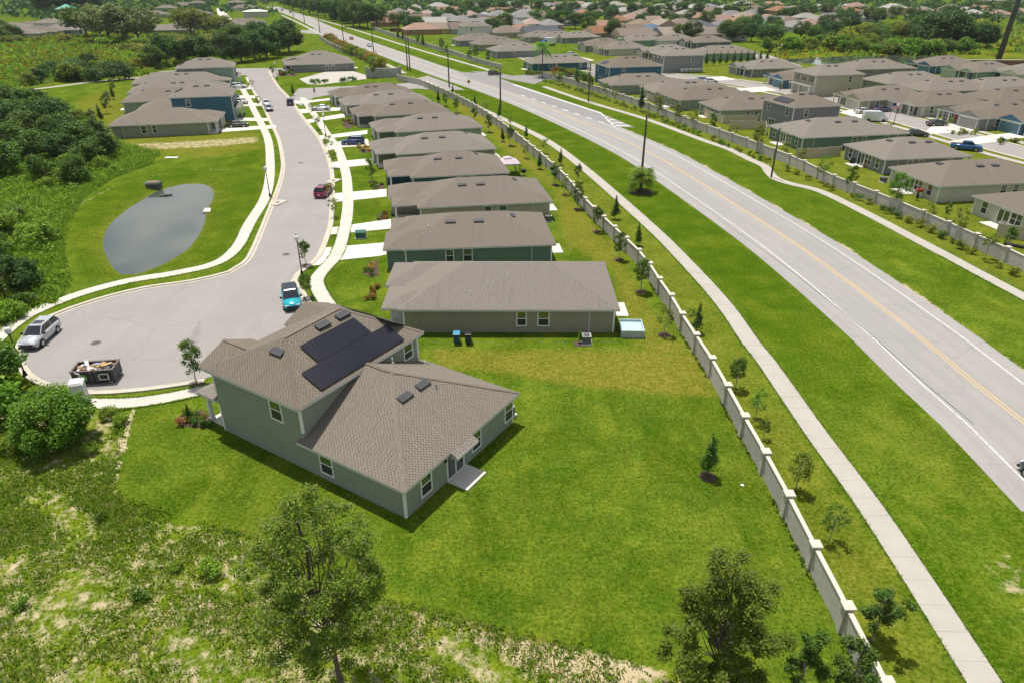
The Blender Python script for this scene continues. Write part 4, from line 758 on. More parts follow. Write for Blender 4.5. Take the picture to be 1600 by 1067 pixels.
# ------------------------------------------------------------------ power poles
WOOD = plain('weathered_pole_wood', (.10, .085, .07), .9, .2, 4)
def power_pole(p, h, label, r=.17, lean=0):
    root = empty('power_pole', (*p, 0), 0, label, 'power pole', 'power poles along the boulevard')
    MB().tube((0, 0, -.3), (lean, 0, h), r, r*.62, 10).build('pole', WOOD, root, smooth=False)
    b = MB(); b.box(-.06+lean, .06+lean, -.08-.35, .08, h-.5, h-.42)
    for z in (h-.35, h-1.3): b.tube((lean, -.3, z), (lean, -.3, z+.3), .06, .03, 6)
    b.build('bracket', METAL, root)
for p, h, lab in (((20.66,108.44), 14.4, 'tall dark power pole rising from behind a cabbage palm'), ((-2.93,181.0), 12.2, 'power pole on the verge below the yellow diamond sign'), ((-19.2,220.6), 13.6, 'power pole at the side-road junction, left of the diamond sign'),
                  ((-37.4,261.4), 14.5, 'left pole of the twin power poles'), ((-36.3,259.6), 14.5, 'right pole of the twin power poles'), ((-57.2,305.0), 15, 'power pole on the verge left of the twin poles'), ((-81.9,361.5), 15.5, 'power pole beside the red car'),
                  ((-111.7,434.6), 15, 'power pole at the upper side-road mouth'), ((-145.7,528.3), 15.5, 'distant power pole on the upper verge'), ((-173.9,600.4), 16, 'small distant power pole near the top of the boulevard'), ((-222.7,706.8), 16, 'most distant power pole on the boulevard')):
    power_pole(p, h*.8, lab, .24 if p[1] > 150 else .22)
power_pole((44.1,115.51), 8.2, 'bare grey utility pole standing in the bend of the far sidewalk', .17)
power_pole((20.69,193.33), 10.5, 'thin power pole beside the blue two-storey house', .2)
tp = empty('transmission_pole', (179.3,270.9), 0, 'massive tall dark transmission pole at the upper right', 'power pole'); MB().tube((0, 0, 0), (1.2, 0, 42), 1.0, .62, 14).build('shaft', plain('dark_steel', (.07, .068, .065), .6), tp, smooth=True); MB().lathe([(1.5, 0), (1.5, .5), (1.15, .6)], 14).build('base', plain('dark_steel', (.1, .1, .1)), tp)
rw = link('yard_wall', MB().box(-14, 14, -.2, .2, 0, 3.2).box(-14.3, 14.3, -.3, .3, 3.2, 3.5, 1).mesh('yard_wall', [plain('red_brown_wall', (.22, .10, .075), .9), plain('pale_coping', (.55, .5, .42), .8)]), None, (175.4,263.2)); tag(rw, 'low red-brown wall with pale top at the foot of the transmission pole', 'wall')
# ------------------------------------------------------------------ street lamps: post, base, acorn globe
def street_lamp(p, label, h=3.9):
    root = empty('street_lamp', (*p, 0), 0, label, 'street lamp', 'street lamps of the neighbourhood')
    link('base', cached('lb', lambda: MB().lathe([(.2, 0), (.2, .1), (.13, .45), (.09, .6)], 10).mesh('base', BLACK)), root)
    link('post', cached(('lp', h), lambda: MB().tube((0, 0, .5), (0, 0, h), .07, .05, 10).lathe([(.06, h), (.14, h+.05), (.14, h+.12)], 10).mesh('post', BLACK)), root)
    g_ = link('globe', cached(('lg'), lambda: MB().lathe([(.13, .0), (.24, .14), (.27, .32), (.22, .52), (.1, .66)], 12).mesh('globe', plain('frosted_globe', (.75, .75, .72), .3), True)), root, (0, 0, h+.12))
    link('finial', cached('lf', lambda: MB().lathe([(.11, .64), (.09, .7), (.03, .78), (.02, .9)], 10).mesh('finial', BLACK)), g_)
for p, lab in (((-41.9,50.4), 'black street lamp with white globe beside the silver SUV'), ((-37.61,104.14), 'black street lamp on the grass strip right of the pond'), ((-24.16,72.85), 'black street lamp above the teal car'), ((-39.83,149.4), 'black street lamp between sidewalk and kerb near the blue SUV'), ((-77.0,237.8), 'black street lamp by the parking lot corner'), ((109.7,301.4), 'tall lamp beside the far pond street'), ((87.45,161.34), 'lamp behind the white van on the far street'), ((-128.2,267.0), 'lamp behind the left row roofs')):
    street_lamp(p, lab, 4.0 if p[1] < 200 else 4.6)
# ------------------------------------------------------------------ cars
TYRE = BLACK; RIM = plain('alloy_rim', (.42, .43, .44), .3, .05, 5, .5, .7); CGLASS = NT('car_glass').fin((.012, .016, .02), .03, .8); LAMP = NT('headlight').fin((.75, .78, .8), .1, .6); TAIL = NT('taillight').fin((.35, .012, .01), .2, .5); GRILLE = plain('grille', (.02, .02, .022), .5)
def loft(b, secs, m=0):
    """secs: list of rings (equal point counts) along x"""
    n = len(secs[0]); vs = [p for s in secs for p in s]; fs = []
    for j in range(len(secs)-1):
        for i in range(n-1): fs.append((j*n+i, j*n+i+1, (j+1)*n+i+1, (j+1)*n+i))
    fs += [tuple(range(n))[::-1], tuple((len(secs)-1)*n+i for i in range(n))]; b.add(vs, fs, m)
def car_meshes(kind):
    if kind == 'suv': L, W_, prof, gh = 4.6, 1.86, [(-2.3,.55,.80),(-2.25,.98,.90),(-2.0,1.05,.96),(-.9,1.06,1.0),(.75,1.04,1.0),(1.3,.98,.98),(2.0,.86,.92),(2.25,.72,.82),(2.32,.5,.74)], (-2.22,-1.85,.25,1.12,1.66)
    elif kind == 'pickup': L, W_, prof, gh = 5.5, 1.95, [(-2.75,.7,.86),(-2.7,1.08,.95),(-1.0,1.1,1.0),(.9,1.12,1.0),(1.5,1.1,.98),(2.4,1.0,.94),(2.65,.8,.86),(2.7,.55,.78)], (-.95,-.7,.6,1.3,1.78)
    else: L, W_, prof, gh = 4.6, 1.8, [(-2.3,.5,.78),(-2.22,.9,.88),(-1.9,.96,.94),(-1.0,.94,1.0),(.7,.92,1.0),(1.35,.88,.98),(2.0,.76,.92),(2.25,.64,.82),(2.3,.46,.74)], (-1.75,-.95,.15,1.15,1.42)
    hw = W_/2; b = MB(); secs = []
    for x, zb, k in prof:
        w = hw*k; secs.append([(x, -w*.9, .26), (x, -w, .5), (x, -w*.985, zb*.82), (x, -w*.9, zb), (x, 0, zb+.035), (x, w*.9, zb), (x, w*.985, zb*.82), (x, w, .5), (x, w*.9, .26)])
    loft(b, secs); body = b.mesh('body', [_pm['white_trim']], True, False)
    x0, x1, x2, x3, zr = gh; zb = prof[3][1]; wb, wt = hw*.84, hw*.66
    c = [(x0,-wb,zb-.02),(x3,-wb,zb-.02),(x3,wb,zb-.02),(x0,wb,zb-.02),(x1,-wt,zr-.05),(x2,-wt,zr-.05),(x2,wt,zr-.05),(x1,wt,zr-.05)]
    gl_ = MB().add(c, [(0,1,5,4),(1,2,6,5),(2,3,7,6),(3,0,4,7)]).mesh('glasshouse', CGLASS, False, False)
    rb = MB(); t = .03; rb.add([(x1-.03,-wt-t,zr-.06),(x2+.03,-wt-t,zr-.06),(x2+.03,wt+t,zr-.06),(x1-.03,wt+t,zr-.06),(x1+.15,-wt*.85,zr),(x2-.1,-wt*.85,zr),(x2-.1,wt*.85,zr),(x1+.15,wt*.85,zr)], [(4,5,6,7),(0,1,5,4),(1,2,6,5),(2,3,7,6),(3,0,4,7)])
    for s in (-1, 1):
        for pa, pb in (((x0, s*wb, zb-.02), (x1, s*wt, zr-.05)), ((x3, s*wb, zb-.02), (x2, s*wt, zr-.05)), (((x0+x3)/2-.25, s*(wb+.01), zb-.02), ((x1+x2)/2-.12, s*(wt+.01), zr-.05))): rb.tube(pa, pb, .045, n=5)
    roof = rb.mesh('roof', [_pm['white_trim']], False, False)
    wr = .34 if kind != 'pickup' else .4
    wheel = MB().tube((0, -.11, 0), (0, .11, 0), wr, n=16).mesh('wheel', TYRE, False, False); rim = MB().tube((0, -.122, 0), (0, .122, 0), wr*.64, n=12).mesh('rim', RIM, False, False)
    ar = MB().tube((0, -.02, 0), (0, .02, 0), wr+.09, n=16).mesh('wheel_arch', GRILLE, False, False)
    xw = (1.36, -1.32) if kind != 'pickup' else (1.65, -1.75)
    return dict(body=body, glasshouse=gl_, roof=roof, wheel=wheel, rim=rim, arch=ar, xw=xw, hw=hw, wr=wr, L=L, zb=zb, xf=prof[-1][0], xr=prof[0][0])
def car(p, ang, kind, col, label, group='parked and passing cars', top=None, z=.02):
    M_ = cached(('car', kind), lambda: car_meshes(kind)); root = empty('car', (*p, z), R(ang), label, 'car', group)
    pm = paint('paint_%s' % '_'.join('%d' % (c*1000) for c in col), col)
    for nm in ('body', 'glasshouse', 'roof'):
        o = link(nm, M_[nm], root)
        if nm != 'glasshouse':
            o.material_slots[0].link = 'OBJECT'; o.material_slots[0].material = pm if nm == 'body' or not top else paint('paint_dark_roof', top)
    for x in M_['xw']:
        for s in (-1, 1):
            link('wheel_arch', M_['arch'], root, (x, s*(M_['hw']-.03), M_['wr'])); w = link('wheel', M_['wheel'], root, (x, s*(M_['hw']-.10), M_['wr'])); link('rim', M_['rim'], w)
    hw = M_['hw']; xf = M_['xf']; xr = M_['xr']
    for s in (-1, 1):
        link('headlight', cached('hl', lambda: MB().box(-.22, .05, -.2, .2, -.06, .06).mesh('headlight', LAMP, uv=False)), root, (xf-.1, s*hw*.58, .70)); link('taillight', cached('tl', lambda: MB().box(-.05, .1, -.14, .14, -.14, .14).mesh('taillight', TAIL, uv=False)), root, (xr+.0, s*hw*.66, .84)); link('mirror', cached(('mir', kind), lambda: MB().box(-.1, .1, -.12, .12, -.07, .09).mesh('mirror', GRILLE, uv=False)), root, (.85, s*(hw+.06), M_['zb']+.05))
    link('grille', cached('gr', lambda: MB().box(-.05, .03, -.55, .55, -.1, .1).mesh('grille', GRILLE, uv=False)), root, (xf, 0, .55)); link('bumper', cached('bp', lambda: MB().box(-.12, .06, -.78, .78, -.1, .04).mesh('bumper', GRILLE, uv=False)), root, (xf-.02, 0, .36)); link('number_plate', cached('np', lambda: MB().box(-.02, .02, -.16, .16, -.07, .07).mesh('number_plate', TRIM, uv=False)), root, (xr-.01, 0, .62))
    if kind == 'suv' and top is None:
        link('sunroof', cached('sr', lambda: MB().box(-.45, .3, -.45, .45, 0, .012).mesh('sunroof', CGLASS, uv=False)), root, (-.3, 0, 1.655))
    if kind == 'pickup': link('bed_floor', cached('bf', lambda: MB().box(-2.6, -1.05, -.72, .72, 1.09, 1.15).mesh('bed_floor', GRILLE, uv=False)), root)
    return root
car((-44.57,57.07), 274, 'suv', (.42, .44, .46), 'silver SUV with sunroof parked at the edge of the turning circle')
car((-23.17,65.21), 290, 'suv', (.01, .36, .44), 'bright teal crossover with black roof glinting in the sun', top=(.02, .025, .03))
car((-29.51,105.19), 86, 'suv', (.22, .02, .06), 'crimson hatchback parked at the kerb beside a young tree')
car((-32.28,141.29), 190, 'suv', (.015, .045, .15), 'dark blue SUV in the driveway before the flower bed')
car((-58.73,189.22), 105, 'suv', (.03, .035, .04), 'black SUV parked on the right side of the street')
car((-48.44,180.53), 188, 'sedan', (.60, .62, .64), 'white sedan in a driveway of the middle row')
car((-61.77,180.53), -66, 'sedan', (.36, .38, .40), 'grey car, nearer of two parked along the left kerb'); car((-64.78,188.22), -66, 'sedan', (.62, .63, .64), 'white car, farther of two parked along the left kerb')
car((-62.01,159.11), 12, 'sedan', (.028, .024, .026), 'black sedan in the nearest drive of the left row'); car((-72.66,189.73), 10, 'suv', (.55, .56, .56), 'silver-white SUV in the left row'); car((-78.53,199.82), 12, 'suv', (.02, .03, .05), 'dark SUV at the blue two-storey house'); car((-86.7,217.9), 12, 'sedan', (.05, .18, .34), 'bright blue car in the left row'); car((-82.6,218.6), 12, 'suv', (.62, .63, .63), 'white SUV crossing the left sidewalk'); car((-88.6,224.7), 12, 'suv', (.035, .05, .08), 'dark blue car behind the bright blue one')
car((36.3,35.71), 96, 'suv', (.03, .045, .06), 'dark blue-grey car leaving the picture at the right edge'); car((-85.2,394.8), 112, 'sedan', (.42, .06, .05), 'red car driving on the boulevard'); car((-68.3,354.8), -70, 'sedan', (.66, .67, .67), 'white car driving on the boulevard'); car((-5.9,249.1), 8, 'suv', (.02, .02, .022), 'black SUV turning out of the side road')
car((-222.9,719.5), -72, 'sedan', (.05, .05, .06), 'dark distant car on the boulevard, left of a pair'); car((-214.3,706.8), -72, 'suv', (.08, .08, .09), 'dark distant car on the boulevard, right of a pair'); car((-196.4,671.2), -72, 'suv', (.03, .06, .1), 'dark blue distant car on the boulevard')
GRC = 'cars in the right-hand streets'
car((89.27,136.13), -30, 'pickup', (.01, .10, .27), 'bright blue pickup truck on the far street', GRC); car((96.87,160.59), 8, 'sedan', (.05, .055, .06), 'dark car before the red-door house', GRC); car((86.5,149.4), -8, 'sedan', (.06, .065, .07), 'dark sedan beyond the grey crate house roof', GRC); car((87.36,176.02), 6, 'sedan', (.62, .62, .6), 'white car before the khaki gabled house', GRC); car((92.93,178.7), 14, 'sedan', (.10, .10, .17), 'dark purple car beside the twin-gabled house', GRC)
car((61.4,233.3), 15, 'sedan', (.20, .30, .42), 'pale blue car behind the silver ones', GRC); car((63.1,230.3), 12, 'sedan', (.58, .58, .57), 'silver car, right one before the grey gabled house', GRC); car((47.1,263.2), 15, 'sedan', (.09, .13, .17), 'dark blue car before the two-storey with shutters', GRC); car((25.4,311.3), 10, 'suv', (.64, .64, .63), 'white car before the grey house beyond the lorry', GRC); car((19.8,249.9), 5, 'suv', (.03, .06, .07), 'dark car on the side road behind shrubs', GRC); car((1.6,375.6), 10, 'sedan', (.6, .6, .6), 'white car at the tan porch house', GRC); car((60.1,342.1), 15, 'sedan', (.03, .05, .09), 'dark blue car at the pale solar house', GRC)
# white van with a flag behind, and the blue-and-white lorry
def van(p, ang, label):
    root = empty('van', (*p, 0), R(ang), label, 'van'); b = MB(); secs = []
    for x, zt, k in ((-2.7,1.9,.9),(-2.6,2.3,.96),(.9,2.35,1),(1.5,2.1,.97),(2.1,1.25,.94),(2.7,1.05,.86),(2.75,.5,.8)):
        w = 1.0*k; secs.append([(x,-w,.3),(x,-w,zt*.7),(x,-w*.86,zt),(x,w*.86,zt),(x,w,zt*.7),(x,w,.3)])
    loft(b, secs); b.build('body', paint('van_white', (.72, .72, .71)), root, smooth=False)
    link('windscreen', MB().add([(1.56,-.78,1.95),(1.56,.78,1.95),(2.1,.84,1.32),(2.1,-.84,1.32)], [(0,3,2,1)]).mesh('windscreen', CGLASS), root)
    for x in (1.7, -1.6):
        for s in (-1, 1): link('wheel', cached('vw', lambda: MB().tube((0,-.12,0),(0,.12,0),.36,n=14).mesh('wheel', TYRE)), root, (x, s*.93, .36))
van((85.21,165.98), -10, 'white van parked on the far street beside the flag')
def lorry(p, ang):
    root = empty('lorry', (*p, 0), R(ang), 'blue lorry with a tall white box body among the far houses', 'lorry')
    MB().box(-4, 1.6, -1.25, 1.25, 1.0, 3.6).build('box_body', paint('van_white', (.72, .72, .71)), root); b = MB(); loft(b, [[(x,-1.15,.5),(x,-1.15,z),(x,1.15,z),(x,1.15,.5)] for x, z in ((1.75,2.7),(2.8,2.65),(3.4,1.6),(3.8,1.4))]); b.build('cab', paint('lorry_blue', (.02, .10, .30)), root)
    MB().box(-4, 3.2, -.5, .5, .55, .95).build('chassis', BLACK, root)
    for x in (2.7, -2.2, -3.2):
        for s in (-1, 1): link('wheel', cached('lw', lambda: MB().tube((0,-.16,0),(0,.16,0),.5,n=14).mesh('wheel', TYRE)), root, (x, s*1.05, .5))
lorry((17.3,358.1), -140)
fl = empty('flag', (87.38,163.63), 0, 'red, white and blue striped flag on a short pole beside the white van', 'flag'); MB().tube((0,0,0),(0,0,4.6),.04,n=6).build('pole', METAL, fl)
fb = MB(); cols = [plain('flag_red', (.5, .02, .03)), plain('flag_white', (.75, .74, .72)), plain('flag_blue', (.02, .03, .16))]
for k in range(13): fb.box(.05 if k < 6 else .75, 1.75, -.01, .01, 3.2+k*.1, 3.3+k*.1, k % 2)
fb.box(.05, .75, -.012, .012, 3.8, 4.5, 2); fb.build('cloth', cols, fl)
# ------------------------------------------------------------------ skip full of rubbish and the site toilet by the turning circle
def dumpster():
    root = empty('dumpster', (-35.34,49.98), R(8), 'black open-top dumpster full of cardboard and wood scraps on the turning circle', 'dumpster'); m = plain('black_scuffed_steel', (.022, .024, .026), .45, .3, 3, .5)
    L, w, h = 3.3, 1.7, 1.25; b = MB(); t = .07
    b.box(-L/2, L/2, -w/2, w/2, .18, .28); b.box(-L/2, L/2, -w/2, -w/2+t, .28, h); b.box(-L/2, L/2, w/2-t, w/2, .28, h); b.box(-L/2, -L/2+t, -w/2+t, w/2-t, .28, h); b.box(L/2-t, L/2, -w/2+t, w/2-t, .28, h); b.build('bin', m, root)
    rm = plain('worn_rim', (.13, .12, .11), .5, .3, 6); b = MB(); b.box(-L/2-.06, L/2+.06, -w/2-.07, -w/2+.1, h, h+.1).box(-L/2-.06, L/2+.06, w/2-.1, w/2+.07, h, h+.1).box(-L/2-.07, -L/2+.1, -w/2+.1, w/2-.1, h, h+.1).box(L/2-.1, L/2+.07, -w/2+.1, w/2-.1, h, h+.1); b.build('rim', rm, root)
    for k in range(7):
        for s in (-1, 1): link('rib', cached('rib', lambda: MB().box(-.05, .05, -.05, .05, .2, h).mesh('rib', m)), root, (-L/2+.35+k*(L-.7)/6, s*(w/2+.05), 0))
    for x in (-1.3, 1.3):
        for s in (-1, 1): link('wheel', cached('dw', lambda: MB().tube((0,-.08,0),(0,.08,0),.16,n=10).mesh('wheel', METAL)), root, (x, s*.8, .16))
    n = MB(); 
    for sx in (-.35, .35): n.box(sx-.05, sx+.05, -.02, 0, -.3, .3)
    n.box(-.35, .35, -.02, 0, .2, .3).box(-.3, .3, -.02, 0, -.3, -.22); 
    link('side_mark', n.mesh('side_mark', plain('pale_stencil', (.5, .5, .48), .6)), root, (.9, -w/2-.11, .75)); link('side_mark', MB().lathe([(.3, 0), (.3, .02)], 14).mesh('side_mark', plain('green_sticker', (.12, .3, .06), .6)), root, (-.7, -w/2-.11, .75), rot=(math.pi/2, 0, 0))
    cb = [plain('cardboard', (.42, .27, .13), .85, .2, 3), plain('pine_board', (.55, .40, .22), .8, .2, 3), plain('white_sheeting', (.68, .68, .66), .6), plain('blue_wrap', (.03, .08, .32), .5), plain('brown_scrap', (.24, .14, .07), .85)]
    rnd = random.Random(4); fill = link('fill', MB().box(-L/2+t, L/2-t, -w/2+t, w/2-t, .3, .95).mesh('fill', cb[4]), root)
    for k in range(46):
        sx, sy, sz = rnd.uniform(.35, 1.25), rnd.uniform(.2, .6), rnd.uniform(.02, .16); mt = rnd.choice([0, 0, 0, 1, 1, 2, 2, 3, 4])
        o = link('rubbish_piece', cached(('rb', mt), lambda: MB().box(-.5, .5, -.5, .5, -.5, .5).mesh('rubbish_piece', cb[mt])), root, (rnd.uniform(-1.25, 1.25), rnd.uniform(-.5, .5), .95 + rnd.uniform(0, .38)), sc=(sx, sy, sz)); o.rotation_euler = (rnd.uniform(-.5, .5), rnd.uniform(-.5, .5), rnd.uniform(0, 3.1))
dumpster()
def toilet():
    root = empty('portable_toilet', (-34.94,46.59), R(20), 'pale grey portable toilet between the dumpster and the big bush', 'portable toilet'); m = plain('pale_grey_plastic', (.55, .57, .58), .45)
    MB().box(-.58, .58, -.58, .58, .08, 2.0).build('cabin', m, root); MB().add([(-.64,-.64,2),(.64,-.64,2),(.64,.64,2),(-.64,.64,2),(-.5,-.5,2.22),(.5,-.5,2.22),(.5,.5,2.22),(-.5,.5,2.22)], [(4,5,6,7),(0,1,5,4),(1,2,6,5),(2,3,7,6),(3,0,4,7),(3,2,1,0)]).build('roof', plain('white_plastic', (.72, .72, .72), .4), root); MB().box(-.62, .62, -.62, .62, 0, .08).build('skid', METAL, root); MB().box(-.4, .4, -.61, -.57, .15, 1.9).build('door', plain('light_plastic', (.62, .63, .64), .45), root); MB().tube((.4,.4,2.2),(.4,.4,2.6),.06,n=8).build('vent_stack', METAL, root)
toilet()
bpy.data.objects['portable_toilet'].scale = (.86, .86, .86)
# ------------------------------------------------------------------ things in the yards
def aircon(p, ang, label):
    root = empty('air_conditioner', (*p, 0), R(ang), label, 'air conditioner', 'air conditioners beside the houses')
    link('pad', cached('acp', lambda: MB().box(-.55, .55, -.55, .55, 0, .08).mesh('pad', CONC)), root); link('casing', cached('acc', lambda: MB().box(-.4, .4, -.4, .4, .08, .8).mesh('casing', plain('ac_grey', (.22, .23, .24), .5))), root)
    def lv():
        b = MB()
        for k in range(9):
            z = .14 + k*.07
            for s in (-1, 1): b.box(-.37, .37, s*.405-.008, s*.405+.008, z, z+.035); b.box(s*.405-.008, s*.405+.008, -.37, .37, z, z+.035)
        return b.mesh('louvre', plain('ac_dark', (.08, .085, .09), .5), uv=False)
    link('louvre', cached('acl', lv), root); link('lid', cached('act', lambda: MB().box(-.43, .43, -.43, .43, .8, .86).mesh('lid', plain('ac_lid', (.3, .31, .3), .5))), root); f = link('fan_grille', cached('acg', lambda: MB().lathe([(.32, .86), (.32, .885), (.28, .89)], 16).mesh('fan_grille', plain('ac_dark', (.08, .085, .09)))), root); link('fan_hub', cached('ach', lambda: MB().lathe([(.1, .89), (.1, .92)], 10).mesh('fan_hub', METAL)), f)
aircon((6.97,56.43), 0, 'grey air conditioner against the taupe house wall'); aircon((-.32, 44.45), 57, 'grey air conditioner at the far rear corner of the solar-panel house'); aircon((5.11,92.27), 8, 'air conditioner behind the tan house'); aircon((61.79,112.67), 15, 'dark air conditioner beside the cream house with sliding door')
def bin_(p, ang, col, lid, label):
    root = empty('wheelie_bin', (*p, 0), R(ang), label, 'bin', 'wheelie bins at the taupe house')
    MB().add([(-.24,-.27,.1),(.24,-.27,.1),(.24,.27,.1),(-.24,.27,.1),(-.3,-.36,1.0),(.3,-.36,1.0),(.3,.36,1.0),(-.3,.36,1.0)], [(3,2,1,0),(0,1,5,4),(1,2,6,5),(2,3,7,6),(3,0,4,7)]).build('body', col, root); MB().box(-.33, .33, -.4, .4, 1.0, 1.08).add([(-.33,-.4,1.08),(.33,-.4,1.08),(.33,.4,1.08),(-.33,.4,1.08),(-.25,-.3,1.14),(.25,-.3,1.14),(.25,.3,1.14),(-.25,.3,1.14)], [(4,5,6,7),(0,1,5,4),(1,2,6,5),(2,3,7,6),(3,0,4,7)]).build('lid', lid, root)
    for s in (-1, 1): link('wheel', cached('bw', lambda: MB().tube((-.04,0,0),(.04,0,0),.13,n=10).mesh('wheel', BLACK)), root, (s*.3, .3, .13))
    MB().tube((-.28, .43, .98), (.28, .43, .98), .02, n=6).build('handle', BLACK, root)
bin_((-5.17,56.43), 0, plain('bin_blue', (.02, .09, .17), .4), plain('bin_lid_blue', (.06, .28, .42), .35), 'blue bin with bright blue lid, left of the pair'); bin_((-4.08,56.36), 0, plain('bin_navy', (.025, .05, .09), .4), plain('bin_lid_black', (.02, .022, .025), .4), 'dark bin with black lid, right of the pair')
pool = empty('frame_pool', (11.52,58.64), R(-2), 'rectangular above-ground frame pool with pale blue water', 'pool'); pm_ = plain('pool_grey_vinyl', (.42, .45, .45), .5)
b = MB(); L, w, h = 2.15, 2.4, .75
for x0, x1, y0, y1 in ((-L/2, L/2, -w/2, -w/2+.05), (-L/2, L/2, w/2-.05, w/2), (-L/2, -L/2+.05, -w/2+.05, w/2-.05), (L/2-.05, L/2, -w/2+.05, w/2-.05)): b.box(x0, x1, y0, y1, 0, h)
b.build('side', pm_, pool); MB().box(-L/2+.05, L/2-.05, -w/2+.05, w/2-.05, .1, .55).build('water', NT('pool_water').fin((.42, .62, .64), .05, .5), pool)
b = MB()
for p0, p1 in (((-L/2,-w/2,h),(L/2,-w/2,h)),((L/2,-w/2,h),(L/2,w/2,h)),((L/2,w/2,h),(-L/2,w/2,h)),((-L/2,w/2,h),(-L/2,-w/2,h))): b.tube(p0, p1, .05, n=8)
b.build('rail', plain('pool_rail', (.45, .62, .62), .4), pool)
for x in (-1, 0, 1):
    for s in (-1, 1): link('strut', cached('pst', lambda: MB().tube((0,0,h),(0,.0,0),.035,n=6).mesh('strut', plain('pool_rail', (.45, .62, .62)))), pool, (x*L*.48, s*(w/2+.06), 0))
gz_ = empty('gazebo', (-0.78,118.05), R(12), 'gazebo with a pale mauve canopy behind the middle row', 'gazebo'); GC = plain('mauve_canopy', (.50, .42, .47), .7); L = 1.9
MB().add([(-L,-L,2.1),(L,-L,2.1),(L,L,2.1),(-L,L,2.1),(-.6,-.6,2.75),(.6,-.6,2.75),(.6,.6,2.75),(-.6,.6,2.75)], [(0,1,5,4),(1,2,6,5),(2,3,7,6),(3,0,4,7)]).build('canopy', GC, gz_); MB().add([(-.7,-.7,2.82),(.7,-.7,2.82),(.7,.7,2.82),(-.7,.7,2.82),(0,0,3.1)], [(0,1,4),(1,2,4),(2,3,4),(3,0,4)]).build('top_canopy', GC, gz_)
b = MB()
for i in range(4):
    a_, c_ = [(-L,-L),(L,-L),(L,L),(-L,L)][i], [(L,-L),(L,L),(-L,L),(-L,-L)][i]; b.face([(*a_, 1.88), (*c_, 1.88), (*c_, 2.1), (*a_, 2.1)])
b.build('valance', GC, gz_)
for x in (-1, 1):
    for s in (-1, 1): link('post', cached('gzp', lambda: MB().box(-.06,.06,-.06,.06,0,2.1).mesh('post', BLACK)), gz_, (x*L*.95, s*L*.95, 0))
ts = empty('patio_table', (-0.88,116.34), 0, 'dark round patio table under the mauve gazebo', 'table'); MB().lathe([(.6,.7),(.6,.74)],14).build('top', BLACK, ts); MB().tube((0,0,0),(0,0,.7),.05,n=8).build('leg', BLACK, ts); MB().lathe([(.35,0),(.3,.04)],12).build('base', BLACK, ts)
tr = empty('kettle_grill', (1.98,116.77), 0, 'dark round barbecue beside the mauve gazebo', 'barbecue'); MB().lathe([(.05,.45),(.4,.6),(.5,.85),(.42,1.05),(.1,1.2)],14).build('bowl', BLACK, tr, smooth=True)
for k in range(3): link('leg', cached('kgl', lambda: MB().tube((.1,0,.55),(.35,0,0),.025,n=6).mesh('leg', METAL)), tr, rz=k*2.09)
tb = empty('transformer_box', (-19.83,85.42), R(6), 'dark green utility box on the lawn of the dark green house', 'utility box'); MB().box(-.75,.75,-.55,.55,0,.1).build('pad', CONC, tb); GBX = plain('utility_green', (.03, .11, .075), .5); MB().box(-.65,.65,-.45,.45,.1,.85).build('cabinet', GBX, tb); MB().add([(-.7,-.5,.85),(.7,-.5,.85),(.7,.5,.95),(-.7,.5,.95),(-.7,-.5,.8),(.7,-.5,.8),(.7,.5,.85),(-.7,.5,.85)], [(0,1,2,3),(4,5,1,0),(5,6,2,1),(6,7,3,2),(7,4,0,3)]).build('lid', GBX, tb)
# pond structures
ds = empty('drain_box', (-58.76,110.71), R(8), 'dark concrete drain box with a pale lid at the head of the pond', 'drain'); MB().box(-1.0,1.0,-.8,.8,-.8,.55).build('box', plain('dark_wet_concrete', (.085, .09, .09), .8, .2, 2), ds); MB().box(-.8,.8,-.6,.6,.55,.63).build('lid', plain('rusty_grate', (.20,.15,.10), .8), ds); MB().box(-1.08,-1.0,-.9,.9,.35,.6).box(1.0,1.08,-.9,.9,.35,.6).box(-1.0,1.0,-.9,-.8,.35,.6).build('skimmer', METAL, ds)
oc = MB().add([(-.55,-.4,-.45),(.55,-.3,-.45),(.45,.4,-.1),(-.45,.4,-.1),(-.55,-.4,-.65),(.55,-.3,-.65),(.45,.4,-.3),(-.45,.4,-.3)], [(0,1,2,3),(0,4,5,1),(1,5,6,2),(2,6,7,3),(3,7,4,0)]).build('outfall_slab', CONC, None, (*(-45.13,98.21), .05)); tag(oc, 'small pale concrete outfall slab on the right bank of the pond', 'slab')
hl = empty('headwall', (-55.2,106.97), R(20), 'dark headwall stepping into the water below the drain box', 'headwall'); MB().box(-.9,.9,-.4,.2,-1.0,-.42).build('wall', plain('dark_wet_concrete', (.085,.09,.09)), hl); MB().tube((0,-.55,-.65),(0,-.45,-.65),.28,n=12).build('pipe_mouth', DARK, hl)
for p, lab in (((-64.19,129.76), 'pale flat concrete lid lying in the grass above the pond'),): tag(MB().box(-1.2,1.2,-.5,.5,0,.1).box(-.9,-.3,-.62,-.5,0,.08).build('concrete_lid', CONC, None, (*p,0)), lab, 'lid')
